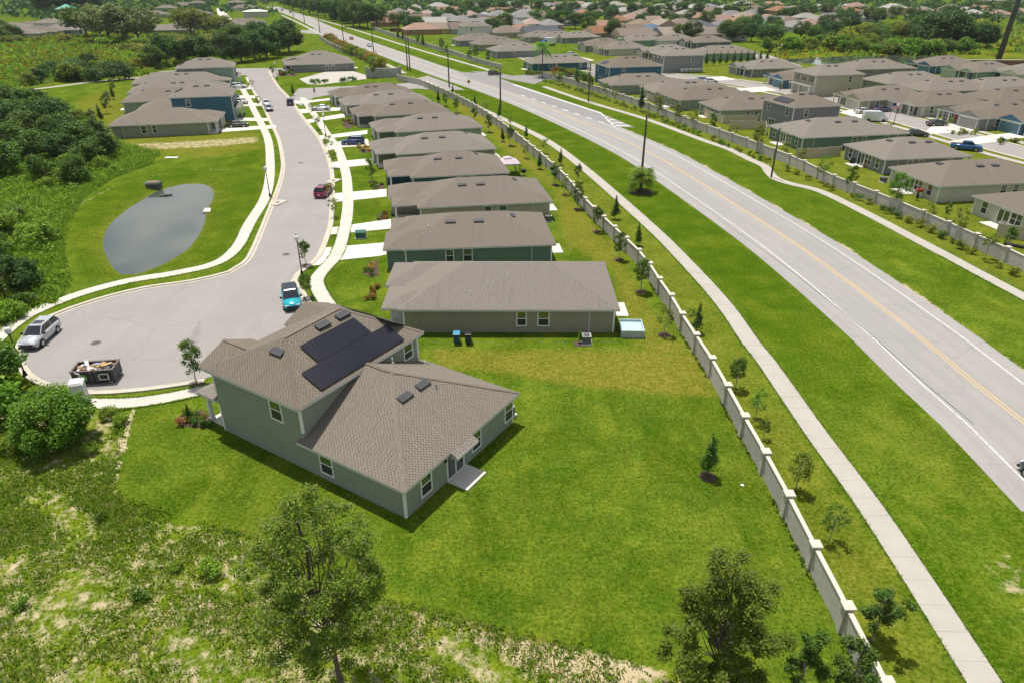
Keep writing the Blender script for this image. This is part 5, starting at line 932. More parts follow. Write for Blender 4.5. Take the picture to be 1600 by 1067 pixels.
# signs
ys_ = empty('warning_sign', (-12.7,212.8), R(-15), 'yellow diamond warning sign on the boulevard verge', 'sign'); MB().tube((0,0,0),(0,0,2.6),.04,n=6).build('post', METAL, ys_); sp_ = MB().add([(-.62,-.05,2.7),(0,-.05,2.08),(.62,-.05,2.7),(0,-.05,3.32),(-.62,-.03,2.7),(0,-.03,2.08),(.62,-.03,2.7),(0,-.03,3.32)], [(0,1,2,3),(7,6,5,4),(0,4,5,1),(1,5,6,2),(2,6,7,3),(3,7,4,0)]).build('plate', plain('sign_yellow', (.62,.42,.03), .5), ys_); MB().box(-.06,.06,-.065,-.052,2.4,3.0).box(-.25,.25,-.065,-.052,2.62,2.74).build('symbol', BLACK, sp_)
ss = empty('stop_sign', (-26.7,234.8), R(-60), 'stop sign on a white post at the entrance road mouth', 'sign'); MB().tube((0,0,0),(0,0,2.2),.04,n=6).build('post', TRIM, ss); MB().prism([(.42*math.cos(R(22.5+45*k)), .42*math.sin(R(22.5+45*k))) for k in range(8)], 0, .03).build('plate', plain('sign_back', (.5,.5,.5), .4, 0.05, 1, .5, .6), ss).rotation_euler = (math.pi/2, 0, 0); ss.children[-1].location = (0, -.05, 2.4)
en = empty('entrance_sign', (-42.9,243.3), R(8), 'grey stone monument sign with dark lettering at the neighbourhood entrance', 'sign'); MB().box(-5.2,5.2,-.4,.4,0,2.9).box(-5.9,-5.2,-.55,.55,0,3.5).box(5.2,5.9,-.55,.55,0,3.5).build('wall', plain('sign_stone', (.36,.35,.32), .9, .2, 3), en); MB().box(-4.6,4.6,-.46,-.4,.7,2.5).build('plaque', plain('sign_plaque', (.42,.42,.40), .8), en)
lt = MB(); rnd = random.Random(3)
for row, n in ((1.85, 6), (1.25, 9)):
    for k in range(n):
        x = (k-(n-1)/2)*.62; lt.box(x-.2, x-.1, -.49, -.46, row-.2, row+.22); lt.box(x+.08, x+.18, -.49, -.46, row-.2, row+.22 if k % 2 else row+.05); lt.box(x-.1, x+.08, -.49, -.46, row-.03, row+.07)
lt.build('lettering', plain('sign_dark', (.09,.09,.09), .6), en)
# bits beside the cream house, mailbox, table, crate
cr_ = empty('crate', (63.29,122.5), R(25), 'wooden crate leaning at the rear of the grey house', 'crate')
for k in range(4): MB().box(-.6,.6,-.02,.02,.1+k*.24,.3+k*.24).build('slat', plain('crate_wood', (.46,.29,.14), .8), cr_)
for s in (-.5,.5): MB().box(s-.05,s+.05,.02,.08,0,1.05).build('upright', plain('crate_wood', (.46,.29,.14)), cr_)
rc_ = empty('toy_kitchen', (62.9,103.79), 0, 'small red and white play stand at the cream house', 'toy'); MB().box(-.35,.35,-.2,.2,0,.9).build('cabinet', TRIM, rc_); MB().box(-.4,.4,-.25,.25,.9,1.35).build('hood', plain('toy_red', (.5,.05,.03), .5), rc_)
gq = empty('covered_grill', (62.12,125.31), 0, 'black covered barbecue at the rear of the grey house', 'barbecue'); MB().lathe([(.4,0),(.42,.7),(.34,1.0),(.15,1.1)],10).build('cover', BLACK, gq); MB().box(-.7,-.4,-.2,.2,.7,.75).build('shelf', METAL, gq)
for k, p in enumerate([(63.28,82.77),(63.62,82.42),(64.05,82.07),(64.39,81.72)]): 
    t_ = empty('tyre_planter', (*p, 0), 0, '%s from the left of the dark round planters behind the wall at the right edge' % ('first', 'second', 'third', 'fourth')[k], 'planter', 'round planters behind the wall'); MB().lathe([(.28,0),(.36,.1),(.36,.25),(.26,.3)],12).build('tyre', BLACK, t_); MB().lathe([(.25,.2),(.1,.3)],8).build('soil', plain('soil', (.06,.045,.03), .95), t_)
sw = MB().lathe([(.09,0),(.13,.04),(.05,.09)],7).build('litter', TRIM, None, (*(15.62,36.17),0)); tag(sw, 'small white scrap of litter on the lawn by the wall', 'litter')

# cluster mailboxes in two rows beside the grey two-storey with shutters
for k in range(10):
    p = (59.4,254.2) if k < 5 else (62.0,266.1); m_ = empty('mailbox_unit', (p[0] + (k % 5)*1.55, p[1] + (k % 5)*.35, 0), R(12), '%s mailbox unit from the left in the %s row before the slim trees' % (('first', 'second', 'third', 'fourth', 'fifth')[k % 5], 'front' if k < 5 else 'back'), 'mailbox', 'cluster mailboxes')
    link('box', cached('mbx', lambda: MB().box(-.55, .55, -.3, .3, .55, 1.45).mesh('box', VWHITE)), m_); link('pedestal', cached('mbp', lambda: MB().box(-.12, .12, -.12, .12, 0, .55).mesh('pedestal', METAL)), m_); link('door', cached('mbd', lambda: MB().box(-.5, .5, -.33, -.3, .6, 1.4).mesh('door', plain('mailbox_grey', (.35, .35, .34), .4))), m_)

# ------------------------------------------------------------------ foliage
def leaf_mat(name, lo, mid, hi, trans=.36):
    t = NT(name); g_ = t.n('ShaderNodeNewGeometry'); oi = t.n('ShaderNodeObjectInfo')
    c = t.ramp(g_.outputs['Random Per Island'], [(.0, lo), (.5, mid), (1., hi)])
    hv = t.n('ShaderNodeHueSaturation'); t.l(c, hv.inputs['Color']); t.l(t.math('MULTIPLY_ADD', oi.outputs['Random'], .35, .82), hv.inputs['Value']); t.l(t.math('MULTIPLY_ADD', oi.outputs['Random'], .016, .494), hv.inputs['Hue'])
    t.l(hv.outputs[0], t.b.inputs['Base Color']); t.set(t.b, Roughness=.6); t.b.inputs['Specular IOR Level'].default_value = .25
    tr = t.n('ShaderNodeBsdfTranslucent'); t.l(hv.outputs[0], tr.inputs[0]); mx_ = t.n('ShaderNodeMixShader'); mx_.inputs[0].default_value = trans; t.l(t.b.outputs[0], mx_.inputs[1]); t.l(tr.outputs[0], mx_.inputs[2]); t.l(mx_.outputs[0], t.out.inputs[0]); return t.mat
LEAF = dict(oak=leaf_mat('oak_leaf', (.042, .098, .010), (.085, .165, .016), (.155, .245, .030)), bright=leaf_mat('bright_leaf', (.065, .175, .010), (.125, .275, .016), (.22, .38, .03)), dark=leaf_mat('dark_leaf', (.026, .070, .013), (.052, .122, .020), (.098, .185, .034)),
            olive=leaf_mat('olive_leaf', (.10, .145, .014), (.175, .22, .022), (.28, .31, .035)), gold=leaf_mat('golden_leaf', (.14, .17, .010), (.225, .235, .014), (.33, .31, .028)), grey=leaf_mat('grey_leaf', (.10, .15, .05), (.165, .215, .07), (.26, .29, .10)), red=leaf_mat('russet_leaf', (.20, .07, .02), (.34, .15, .03), (.42, .28, .05)), flower=leaf_mat('yellow_flower', (.55, .38, .02), (.62, .48, .04), (.55, .15, .05)), weed=leaf_mat('weed_leaf', (.10, .21, .012), (.18, .30, .018), (.32, .42, .04)), straw=leaf_mat('straw_blade', (.36, .33, .09), (.48, .43, .14), (.58, .52, .22)),
            fore=leaf_mat('foreground_leaf', (.075, .135, .012), (.15, .225, .020), (.30, .37, .045), .45))
BARK = plain('bark', (.13, .105, .08), .95, .3, 6, .1, bump=.4, bscale=20); BARKP = plain('pale_bark', (.30, .27, .22), .9, .2, 6, .1)
def leaves(clumps, n, size, seed, shell=.45, up=.35, stretch=1.0, mat=None, name='crown'):
    """n leaf-sized quads spread through ball-shaped clumps (x, y, z, radius)"""
    g_ = np.random.default_rng(seed); C = np.array(clumps, float); w = C[:, 3] ** 2; k = g_.choice(len(C), n, p=w/w.sum())
    d = g_.normal(size=(n, 3)); d /= np.linalg.norm(d, axis=1)[:, None]; r = (shell + (1-shell)*g_.random(n)) ** .8 * g_.uniform(.75, 1.12, n)
    P = C[k, :3] + d * (C[k, 3] * r)[:, None] * [1, 1, .82]
    N = d*.5 + g_.normal(size=(n, 3))*.5 + [0, 0, up + .35]; N /= np.linalg.norm(N, axis=1)[:, None]
    T = np.cross(N, g_.normal(size=(n, 3))); T /= np.linalg.norm(T, axis=1)[:, None]; B = np.cross(N, T); s = size * g_.uniform(.6, 1.35, n)[:, None]
    V = np.stack([P - T*s*.5*stretch, P - B*s*.32 + N*s*.07, P + T*s*.5*stretch, P + B*s*.32 + N*s*.07], 1).reshape(-1, 3)
    return np_mesh(name, V, np.arange(4*n).reshape(n, 4), mat or LEAF['oak'])
def limbs(clumps, trunk_h, r0, seed, lean=0, name='trunk', bark=None, fork=.35, nmax=30):
    rn = random.Random(seed); b = MB(); top = max(c[2] for c in clumps); pts = [(0, 0, -.1)]; rs = [r0*1.25]; n = 6
    for k in range(1, n+1): t = k/n; pts.append((lean*t*trunk_h*.15 + rn.uniform(-.04, .04)*trunk_h*.3, rn.uniform(-.04, .04)*trunk_h*.3, trunk_h*t)); rs.append(r0*(1-.6*t))
    b.path(pts, rs, 8)
    for c in sorted(clumps, key=lambda c: -c[3])[:nmax]:
        z0 = min(trunk_h*.98, max(trunk_h*fork, c[2]*.55)); i = min(n-1, int(z0/trunk_h*n)); p0 = Vector(pts[i]).lerp(Vector(pts[i+1]), z0/trunk_h*n - i); p1 = Vector(c[:3]); m = p0.lerp(p1, .5) + Vector((0, 0, -.06*(p1-p0).length)) + Vector((rn.uniform(-.1, .1), rn.uniform(-.1, .1), 0))*(p1-p0).length
        ra = r0*.34; b.path([p0, m, p1], [ra, ra*.65, ra*.25], 5)
    return b.mesh(name, bark or BARK, False, False)
def ball_clumps(seed, n, w, h, z0, r0, r1, top=1.0, hollow=.35):
    rn = random.Random(seed); out = []
    for _ in range(n):
        a = rn.uniform(0, 6.283); t = rn.random(); rr = w/2 * math.sqrt(hollow + (1-hollow)*rn.random()) * math.sin(math.pi*(.12 + .80*t)) ** .7
        out.append((math.cos(a)*rr, math.sin(a)*rr, z0 + h*t*top, rn.uniform(r0, r1)))
    return out
TEMPL = {}
def template(kind, v):
    key = (kind, v)
    if key in TEMPL: return TEMPL[key]
    s = hash_(kind) + v*17
    if kind == 'young': cl = ball_clumps(s, 24, 1.7, 2.6, 1.3, .28, .5, hollow=.1); tm = (limbs(cl, 3.6, .05, s, bark=BARKP), leaves(cl, 1700, .16, s, .25, .3, mat=LEAF['oak']), 4.2)
    elif kind == 'slim': cl = [(random.Random(s+k).uniform(-.2, .2)*(1.3-k/14), random.Random(s-k).uniform(-.2, .2)*(1.3-k/14), .9+k*.21, .58*(1.12-k/15)) for k in range(14)]; tm = (limbs(cl, 3.4, .045, s), leaves(cl, 1700, .15, s, .3, .2, mat=LEAF['dark']), 4.1)
    elif kind == 'wispy': cl = ball_clumps(s, 18, 1.9, 2.4, 1.3, .26, .5, hollow=.2); tm = (limbs(cl, 3.0, .035, s, fork=.15, bark=BARKP), leaves(cl, 900, .15, s, .1, .3, mat=LEAF['olive']), 4.0)
    elif kind == 'oak': cl = ball_clumps(s, 40, 7.6, 4.6, 3.0, .9, 1.7); tm = (limbs(cl, 5.0, .26, s), leaves(cl, 3400, .48, s, .5, mat=LEAF['oak']), 8.2)
    elif kind == 'round': cl = ball_clumps(s, 34, 6.2, 4.2, 1.4, .8, 1.4); tm = (limbs(cl, 3.2, .2, s), leaves(cl, 3000, .42, s, .5, mat=LEAF['dark']), 6.2)
    elif kind == 'bush': cl = ball_clumps(s, 20, 2.7, 1.3, .35, .4, .75, hollow=.2); tm = (limbs(cl, .9, .05, s, fork=.05), leaves(cl, 1500, .22, s, .45, mat=LEAF['bright']), 2.1)
    elif kind == 'shrub': cl = ball_clumps(s, 7, .8, .35, .2, .18, .32, hollow=.2); tm = (limbs(cl, .3, .02, s, fork=.05), leaves(cl, 260, .13, s, .4, mat=LEAF['oak']), .8)
    elif kind == 'ragged': cl = ball_clumps(s, 22, 4.4, 6.0, 3.0, .5, 1.1, hollow=.2); tm = (limbs(cl, 7.5, .16, s, bark=BARKP), leaves(cl, 1700, .36, s, .3, mat=LEAF['grey']), 9.4)
    TEMPL[key] = tm; return tm
def hash_(s): return sum(ord(c)*(i+3) for i, c in enumerate(s)) % 997
def tree(p, h, kind, label, group=None, name='tree', cat='tree', v=0, leaf=None, wide=1.0, mulch=False, z=0):
    tm, cm, ref = template(kind, v); root = empty(name, (*p, z), random.uniform(0, 6.28), label, cat, group); s = h/ref
    link('trunk', tm, root, sc=(s*wide, s*wide, s)); c = link('crown', cm, root, sc=(s*wide, s*wide, s))
    if leaf: c.material_slots[0].link = 'OBJECT'; c.material_slots[0].material = LEAF[leaf]
    if mulch: link('mulch_ring', cached('mulch', lambda: MB().lathe([(.62, 0), (.45, .06), (.1, .09)], 12).mesh('mulch_ring', plain('mulch', (.085, .055, .038), .95, .3, 9))), root)
    return root
ORD = ['first', 'second', 'third', 'fourth', 'fifth', 'sixth', 'seventh', 'eighth', 'ninth', 'tenth', 'eleventh', 'twelfth', 'thirteenth', 'fourteenth', 'fifteenth', 'sixteenth', 'seventeenth', 'eighteenth', 'nineteenth', 'twentieth', '21st', '22nd', '23rd', '24th', '25th', '26th', '27th', '28th', '29th', '30th', '31st', '32nd', '33rd', '34th', '35th', '36th', '37th', '38th', '39th', '40th'] + ['%dth' % k for k in range(41, 200)]
# the two big foreground trees and the saplings by the near end of the wall: dense, own meshes
def big_tree(p, clumps, n, size, trunk_h, r0, seed, label, leaf, lean=0, bark=None, group='loose-crowned trees in the foreground'):
    root = empty('tree', (*p, 0), 0, label, 'tree', group); link('trunk', limbs(clumps, trunk_h, r0, seed, lean, bark=bark, fork=.25, nmax=46), root); link('crown', leaves(clumps, n, size, seed, .12, .45, 1.15, LEAF[leaf]), root)
    sub = MB(); rn = random.Random(seed)
    for c in clumps:                                            # twigs
        for _ in range(3):
            d = Vector((rn.gauss(0, 1), rn.gauss(0, 1), rn.gauss(.3, .8))).normalized()*c[3]*1.05; sub.tube(c[:3], Vector(c[:3])+d, .014, .005, 4, cap=False)
    tag(sub.build('twigs', BARKP, root, uv=False), kind='stuff')
rn = random.Random(21)
cl = []
for z, w, k in ((3.2, 2.2, 4), (4.3, 2.5, 9), (5.4, 2.8, 16), (6.4, 3.2, 22), (7.4, 3.5, 26), (8.4, 3.3, 24), (9.4, 2.9, 20), (10.3, 2.3, 15), (11.2, 1.5, 10), (12.0, .8, 5)):
    for i in range(k): a_ = rn.uniform(0, 6.28); r_ = w*math.sqrt(rn.uniform(.08, 1)); cl.append((math.cos(a_)*r_ - .35, math.sin(a_)*r_, z + rn.uniform(-.5, .5), rn.uniform(.42, .8)))
big_tree((-8.15,20.99), [(c[0]*.9, c[1]*.9, c[2], c[3]*.92) for c in cl], 42000, .105, 11.0, .14, 5, 'tall loose-leaved tree in the foreground before the solar-panel house', 'fore', -.4)
cl = []
for z, x, w, k in ((1.4, -.2, 1.4, 9), (2.4, -.6, 2.2, 14), (3.4, -.2, 2.6, 18), (4.4, .4, 2.7, 18), (5.4, .4, 2.3, 15), (6.4, .1, 1.7, 11), (7.4, -.2, 1.2, 8), (8.4, -.3, .8, 6)):
    for i in range(k): a_ = rn.uniform(0, 6.28); r_ = w*math.sqrt(rn.uniform(.05, 1)); cl.append((x + math.cos(a_)*r_, math.sin(a_)*r_, z + rn.uniform(-.4, .4), rn.uniform(.34, .68)))
big_tree((9.66,21.12), cl, 40000, .115, 7.5, .11, 6, 'dark leafy tree at the bottom edge, left of the wall saplings', 'fore')
for p, h, w, sd_, n, lf, lab in (((13.55,20.66), 4.6, .85, 31, 4600, 'oak', 'slim dark sapling at the bottom edge inside the wall, left of a pair'), ((15.73,20.4), 4.7, 1.0, 32, 4200, 'oak', 'forked sapling at the bottom edge leaning over the wall'), ((18.71,23.94), 3.7, 1.0, 33, 4200, 'oak', 'feathery green sapling outside the wall near the bottom edge')):
    cl = [(rn.gauss(0, w*.45), rn.gauss(0, w*.45), h*(.3 + .66*rn.random()), rn.uniform(.22, .45)) for _ in range(22)]; big_tree(p, cl, n, .12, h*.8, .05, sd_, lab, lf, group='saplings by the near end of the wall', bark=BARKP)
# big round bush beside the site toilet and its neighbours
cl = ball_clumps(77, 46, 5.4, 2.9, .8, .6, 1.05, hollow=.35); root = empty('bush', (-33.59,40.75), 0, 'large rounded bright green bush beside the portable toilet', 'bush'); link('stems', limbs(cl, 2.0, .12, 77, fork=.05, name='stems'), root); link('crown', leaves(cl, 24000, .19, 77, .6, mat=LEAF['bright']), root)
tree((-42.35,48.14), 4.6, 'round', 'dark bush cut by the left edge behind the round bush', 'bushes at the left edge', 'bush', 'bush', 0, 'oak'); tree((-40.81,43.53), 4.2, 'bush', 'bright bush cut by the left edge below the street lamp', 'bushes at the left edge', 'bush', 'bush', 1)
for p, h, lab in (((-30.54,39.83), .9, 'low weed clump right of the round bush'), ((-36.25,39.91), 1.4, 'leafy weed clump left of the round bush'), ((-31.52,44.22), 1.0, 'weed clump beside the bare soil strip'), ((-30.09,43.36), .9, 'small weed clump on the lawn edge below the sidewalk')): tree(p, h, 'bush', lab, 'weed clumps by the round bush', 'bush', 'bush', 2, 'weed')
# pyramidal young tree on the lawn with its mulch ring
tree((13.51,37.11), 4.0, 'slim', 'slim pyramidal tree with a mulch ring on the back lawn', None, v=1, leaf='oak', mulch=True)
tree((6.36,56.3), 1.7, 'slim', 'little conical shrub beside the air conditioner of the taupe house', None, 'shrub', 'shrub', 1, 'bright', mulch=True)
# young trees inside the wall (their feet on the yard grass)
for k, (x, p, h, kd) in enumerate(((0, (14.64,58.11), 2.9, 'wispy'), (1, (14.03,68.17), 3.6, 'young'), (2, (12.97,77.65), 3.2, 'young'), (3, (11.37,87.95), 3.3, 'young'), (4, (9.62,97.9), 3.4, 'young'), (5, (8.33,105.19), 2.6, 'wispy'), (6, (7.05,111.1), 3.2, 'young'), (7, (4.88,121.13), 3.0, 'slim'), (8, (2.65,129.25), 2.4, 'wispy'), (9, (-0.39,140.12), 3.6, 'young'), (10, (-1.98,143.7), 2.8, 'slim'), (11, (-5.05,153.42), 3.4, 'young'), (12, (-8.66,164.4), 3.2, 'young'), (13, (-13.88,176.9), 3.3, 'young'), (14, (-17.4,186.24), 3.0, 'young'), (15, (-19.81,192.29), 3.2, 'slim'))):
    tree(p, h*1.15, kd, '%s young staked tree along the inside of the near wall, counted from the pool' % ORD[k], 'young trees inside the near wall', v=k % 3, mulch=True)
# young trees and shrubs between the near wall and its sidewalk
for k, (p, h, kd, lf) in enumerate((((19.37,31.0), 3.0, 'wispy', 'oak'), ((19.06,35.71), 3.2, 'young', 'olive'), ((18.72,41.46), 1.8, 'wispy', 'oak'), ((18.93,43.96), 3.0, 'wispy', 'bright'), ((18.68,48.44), 3.2, 'young', None), ((17.81,58.51), 3.5, 'slim', 'oak'), ((17.73,60.57), 1.8, 'wispy', 'oak'), ((15.97,82.3), 3.5, 'slim', 'oak'), ((14.56,93.12), 3.8, 'slim', None), ((10.87,112.67), 3.2, 'young', None), ((8.83,124.36), 3.3, 'slim', 'oak'), ((6.43,133.41), 3.0, 'wispy', 'olive'), ((2.96,146.82), 3.1, 'slim', None), ((-0.29,158.38), 3.0, 'wispy', 'olive'), ((-3.08,170.03), 3.4, 'slim', 'oak'), ((-6.7,176.9), 3.0, 'wispy', 'olive'), ((-9.56,183.35), 3.8, 'slim', 'dark'), ((-16.42,199.82), 4.0, 'slim', 'dark'))):
    tree(p, h, kd, '%s plant from the bottom in the strip between the near wall and sidewalk' % ORD[k], 'plants between the near wall and its sidewalk', 'tree' if kd != 'bush' else 'bush', 'tree' if kd != 'bush' else 'bush', k % 3, lf)
# hedge and trees outside the far wall
C = along([(59.12,68.86),(58.69,72.47),(57.57,83.24),(55.55,95.76),(51.99,109.57),(47.43,127.25),(41.06,149.4),(32.36,179.61),(19.1,215.3),(10.4,234.8)], 2.1)
for k, p in enumerate(C):
    if random.random() < .8: tree((p[0]-.9+random.uniform(-.25, .25), p[1]+random.uniform(-.4, .4)), random.uniform(.8, 1.5), 'shrub', 'low hedge shrub at the foot of the far boulevard wall', 'low shrubs at the foot of the far boulevard wall', 'shrub', 'shrub', k % 3, random.choice(['oak', 'olive', 'bright', 'gold']))
for k, (p, h, kd) in enumerate((((61.88,80.7), 2.6, 'young'), ((57.43,77.87), 3.2, 'wispy'), ((58.02,85.17), 3.4, 'wispy'), ((57.24,90.61), 2.7, 'wispy'), ((55.78,96.97), 4.6, 'young'), ((53.57,106.97), 3.4, 'young'), ((51.62,113.07), 3.6, 'wispy'), ((51.37,122.5), 3.2, 'wispy'), ((50.92,128.75), 2.8, 'wispy'), ((47.58,134.49), 4.2, 'young'), ((45.68,144.93), 3.0, 'wispy'), ((43.39,152.06), 3.4, 'young'), ((40.52,157.65), 3.6, 'wispy'), ((38.36,164.4), 3.4, 'young'), ((35.72,172.55), 3.8, 'young'), ((32.52,179.61), 5.2, 'slim'), ((27.7,193.33), 3.0, 'wispy'), ((26.2,202.1), 3.2, 'wispy'), ((22.7,209.1), 4.0, 'young'), ((19.7,217.9), 4.5, 'young'), ((61.3,93.12), 1.9, 'young'), ((61.99,102.43), 1.6, 'slim'))):
    tree(p, h*1.3, kd, '%s young tree along the far boulevard wall, counted from the right edge' % ORD[k], 'young trees along the far boulevard wall', v=k % 3, leaf=random.choice([None, 'oak', 'olive', 'bright']))
for k, (p, h) in enumerate((((-60.4,394.8), 6.5), ((-56.6,386.9), 6.2), ((-45.9,361.5), 5.5), ((-42.2,351.5), 7.0), ((-31.2,327.4), 6.0), ((-28.0,316.5), 4), ((-16.4,285.4), 5.5), ((-14.3,292.0), 6.5), ((-9.0,279.0), 5.5))): tree(p, h, 'slim' if k in (0, 1, 3) else 'young', '%s young tree from the left along the upper far wall' % ORD[k], 'young trees along the upper far wall', v=k % 3, leaf='oak')
# street trees and garden beds of the middle row
for k, (p, h, kd, lf, lab) in enumerate((((-24.5,75.79), 3.4, 'young', None, 'young street tree beside the lamp above the teal car'), ((-21.83,66.5), 3.0, 'young', None, 'young street tree just right of the teal car'), ((-26.66,49.25), 4.2, 'young', 'oak', 'staked street tree left of the solar-panel house'), ((-25.33,93.99), 3.0, 'wispy', None, 'thin street tree nearest below the crimson car'), ((-27.64,102.77), 3.2, 'wispy', None, 'thin street tree beside the crimson car'), ((-31.66,122.04), 3.4, 'wispy', None, 'thin street tree on the kerb strip by the second drive'), ((-35.37,133.41), 3.8, 'wispy', None, 'thin street tree below the blue SUV'), ((-43.18,156.22), 3.4, 'wispy', None, 'thin street tree opposite the garden of the grey house'), ((-48.82,172.55), 3.2, 'wispy', None, 'thin street tree beside the white sedan'), ((-62.3,204.4), 3.8, 'slim', 'oak', 'dark slim street tree by the black SUV'), ((-57.5,209.1), 2.2, 'slim', 'dark', 'little conical tree on the corner lawn'),
        ((-23.4,113.07), 4.2, 'young', 'bright', 'multi-trunk garden tree before the teal porch'), ((-65.13,183.35), 3.4, 'wispy', None, 'thin street tree at the two kerbside cars'), ((-77.7,215.3), 3.4, 'wispy', None, 'thin street tree by the white SUV'), ((-100.8,249.1), 4.0, 'young', 'oak', 'young tree at the far left corner lawn'), ((-80.2,244.1), 4.0, 'young', 'bright', 'young tree left of the parking lot lamp'), ((-77.0,261.4), 3.2, 'slim', 'dark', 'dark slim shrub by the community building garden'), ((-45.9,240.9), 6.5, 'young', 'olive', 'tall tree beside the monument sign'))):
    tree(p, h, kd, lab, 'street and garden trees', v=k % 3, leaf=lf, mulch=kd == 'young')
def bed(poly, n, label, leafs, hh=(.4, .9), mulch=True):
    if mulch: o = sheet('mulch_bed', poly, .045, plain('mulch', (.085, .055, .038)), None, None); tag(o, label + ', mulch', 'garden bed', 'garden beds')
    rn_ = random.Random(len(label)); P = np.array(poly); c = P.mean(0)
    for k in range(n):
        q_ = c + (P[rn_.randrange(len(P))] - c) * math.sqrt(rn_.random())*.85
        tree((q_[0], q_[1]), rn_.uniform(*hh), 'shrub', 'small ornamental shrub in the %s' % label, 'shrubs in the %s' % label, 'shrub', 'shrub', k % 3, rn_.choice(leafs))
bed([(-26.26,43.96),(-25.78,44.84),(-24.7,45.29),(-23.59,44.4),(-22.89,42.85),(-24.21,42.85),(-25.54,43.1)], 12, 'mulched bed beside the porch of the solar-panel house', ['oak', 'gold', 'red', 'bright']); tree((-25.02,43.87), 1.7, 'slim', 'dark cone-shaped shrub in the bed by the near porch', None, 'shrub', 'shrub', 2, 'dark')
bed([(-17.31,73.23),(-17.24,76.41),(-16.3,77.65),(-15.32,72.85),(-16.07,72.1)], 8, 'dark bed before the taupe house', ['oak', 'flower', 'bright']); bed([(-15.48,65.85),(-15.34,68.86),(-14.82,69.91),(-14.23,64.9),(-14.92,64.27)], 12, 'bed at the front corner of the taupe house', ['oak', 'gold', 'red'], mulch=False)
bed([(-31.04,138.96),(-29.46,140.12),(-27.15,134.49),(-28.94,133.41)], 12, 'flower bed of the pale green house', ['flower', 'flower', 'oak']); bed([(-40.58,168.39),(-38.61,169.2),(-35.95,161.34),(-36.49,156.93),(-38.55,159.85)], 14, 'garden bed of the grey house', ['bright', 'gold', 'red']); bed([(-19.39,95.46),(-18.06,96.36),(-17.36,92.55),(-18.66,92.27)], 9, 'bed at the tan porch', ['oak', 'red', 'gold']); bed([(-23.22,110.33),(-21.18,111.88),(-20.45,108.07),(-22.03,107.7)], 9, 'bed at the teal porch', ['gold', 'oak', 'dark'])
bed([(-82.3,256.0),(-77.0,259.6),(-73.0,247.4),(-78.8,245.8)], 26, 'garden beds before the community building', ['bright', 'gold', 'red', 'dark'], (.8, 1.8)); bed([(-65.2,230.3),(-50.4,237.8),(-49.3,234.8),(-63.6,226.1)], 22, 'hedge row below the parking lot', ['oak', 'bright', 'dark'], (.8, 1.6), False); bed([(94.46,151.39),(98.93,154.81),(101.92,152.74),(100.03,150.06),(94.06,148.74)], 10, 'shrub row before the red-door house', ['bright', 'gold', 'olive'], (.7, 1.2), False); bed([(100.44,143.7),(105.62,145.56),(103.88,142.49),(98.82,140.7)], 10, 'shrub row before the blue porch house', ['gold', 'bright', 'dark'], (.8, 1.4), False)
for k, (p, h, kd, lf) in enumerate((((-91.87,154.81), 5.0, 'young', 'grey'), ((-96.23,165.19), 4.6, 'slim', 'dark'), ((-100.54,176.02), 4.6, 'young', 'oak'), ((-105.05,186.24), 4.2, 'young', 'grey'), ((-110.06,197.61), 4.4, 'slim', 'oak'), ((-116.4,210.3), 4.2, 'young', 'grey'))): tree(p, h, kd, '%s young tree from the front in the line left of the left row' % ORD[k], 'young trees left of the left row', v=k % 3, leaf=lf)
# palms
def palm(p, h, label, fr=26, fl=1.7, cabbage=True):
    root = empty('palm', (*p, 0), 0, label, 'palm tree', 'palm trees by the boulevard'); MB().path([(0, 0, 0), (.03, 0, h*.5), (0, .03, h)], [.24, .18, .17], 9).build('trunk', BARK, root, uv=False); rn_ = random.Random(int(h*100)); V = []; Q = []
    for k in range(fr):
        a_ = rn_.uniform(0, 6.28); el = rn_.uniform(-.55, 1.35); L_ = fl*rn_.uniform(.8, 1.15); seg = 7; prev = None; sd2 = Vector((-math.sin(a_), math.cos(a_), 0))
        for j in range(seg+1):
            t = j/seg; r_ = L_*t*math.cos(el*(1-t*.3)); z_ = h + L_*t*math.sin(el) - .55*L_*t*t; c = Vector((math.cos(a_)*r_, math.sin(a_)*r_, z_))
            if j:
                for s in (-1, 1):
                    for q4 in (0, .5):
                        c2 = prev.lerp(c, q4); ll = .55*L_*(.35+.65*math.sin(math.pi*min(1, t*.9+.05))) * .75; d = (sd2*s + (c-prev).normalized()*.6 + Vector((0, 0, -.35))).normalized()*ll; wv = (c-prev)*.16; b_ = len(V); V += [c2-wv, c2+wv, c2+d+wv*.2, c2+d-wv*.2]; Q.append((b_, b_+1, b_+2, b_+3))
            prev = c
    link('fronds', np_mesh('fronds', np.array([tuple(v) for v in V]), np.array(Q), LEAF['weed' if cabbage else 'bright']), root); link('mulch_ring', cached('pmulch', lambda: MB().lathe([(1.9, 0), (1.5, .06), (.3, .1)], 16).mesh('mulch_ring', plain('mulch', (.085, .055, .038)))), root)
palm((20.47,106.97), 2.7, 'cabbage palm with a dark mulch ring at the foot of the tall power pole', 95, 2.5); palm((10.1,244.1), 9.5, 'tall feather palm at the side-road corner', 30, 4.2, False)
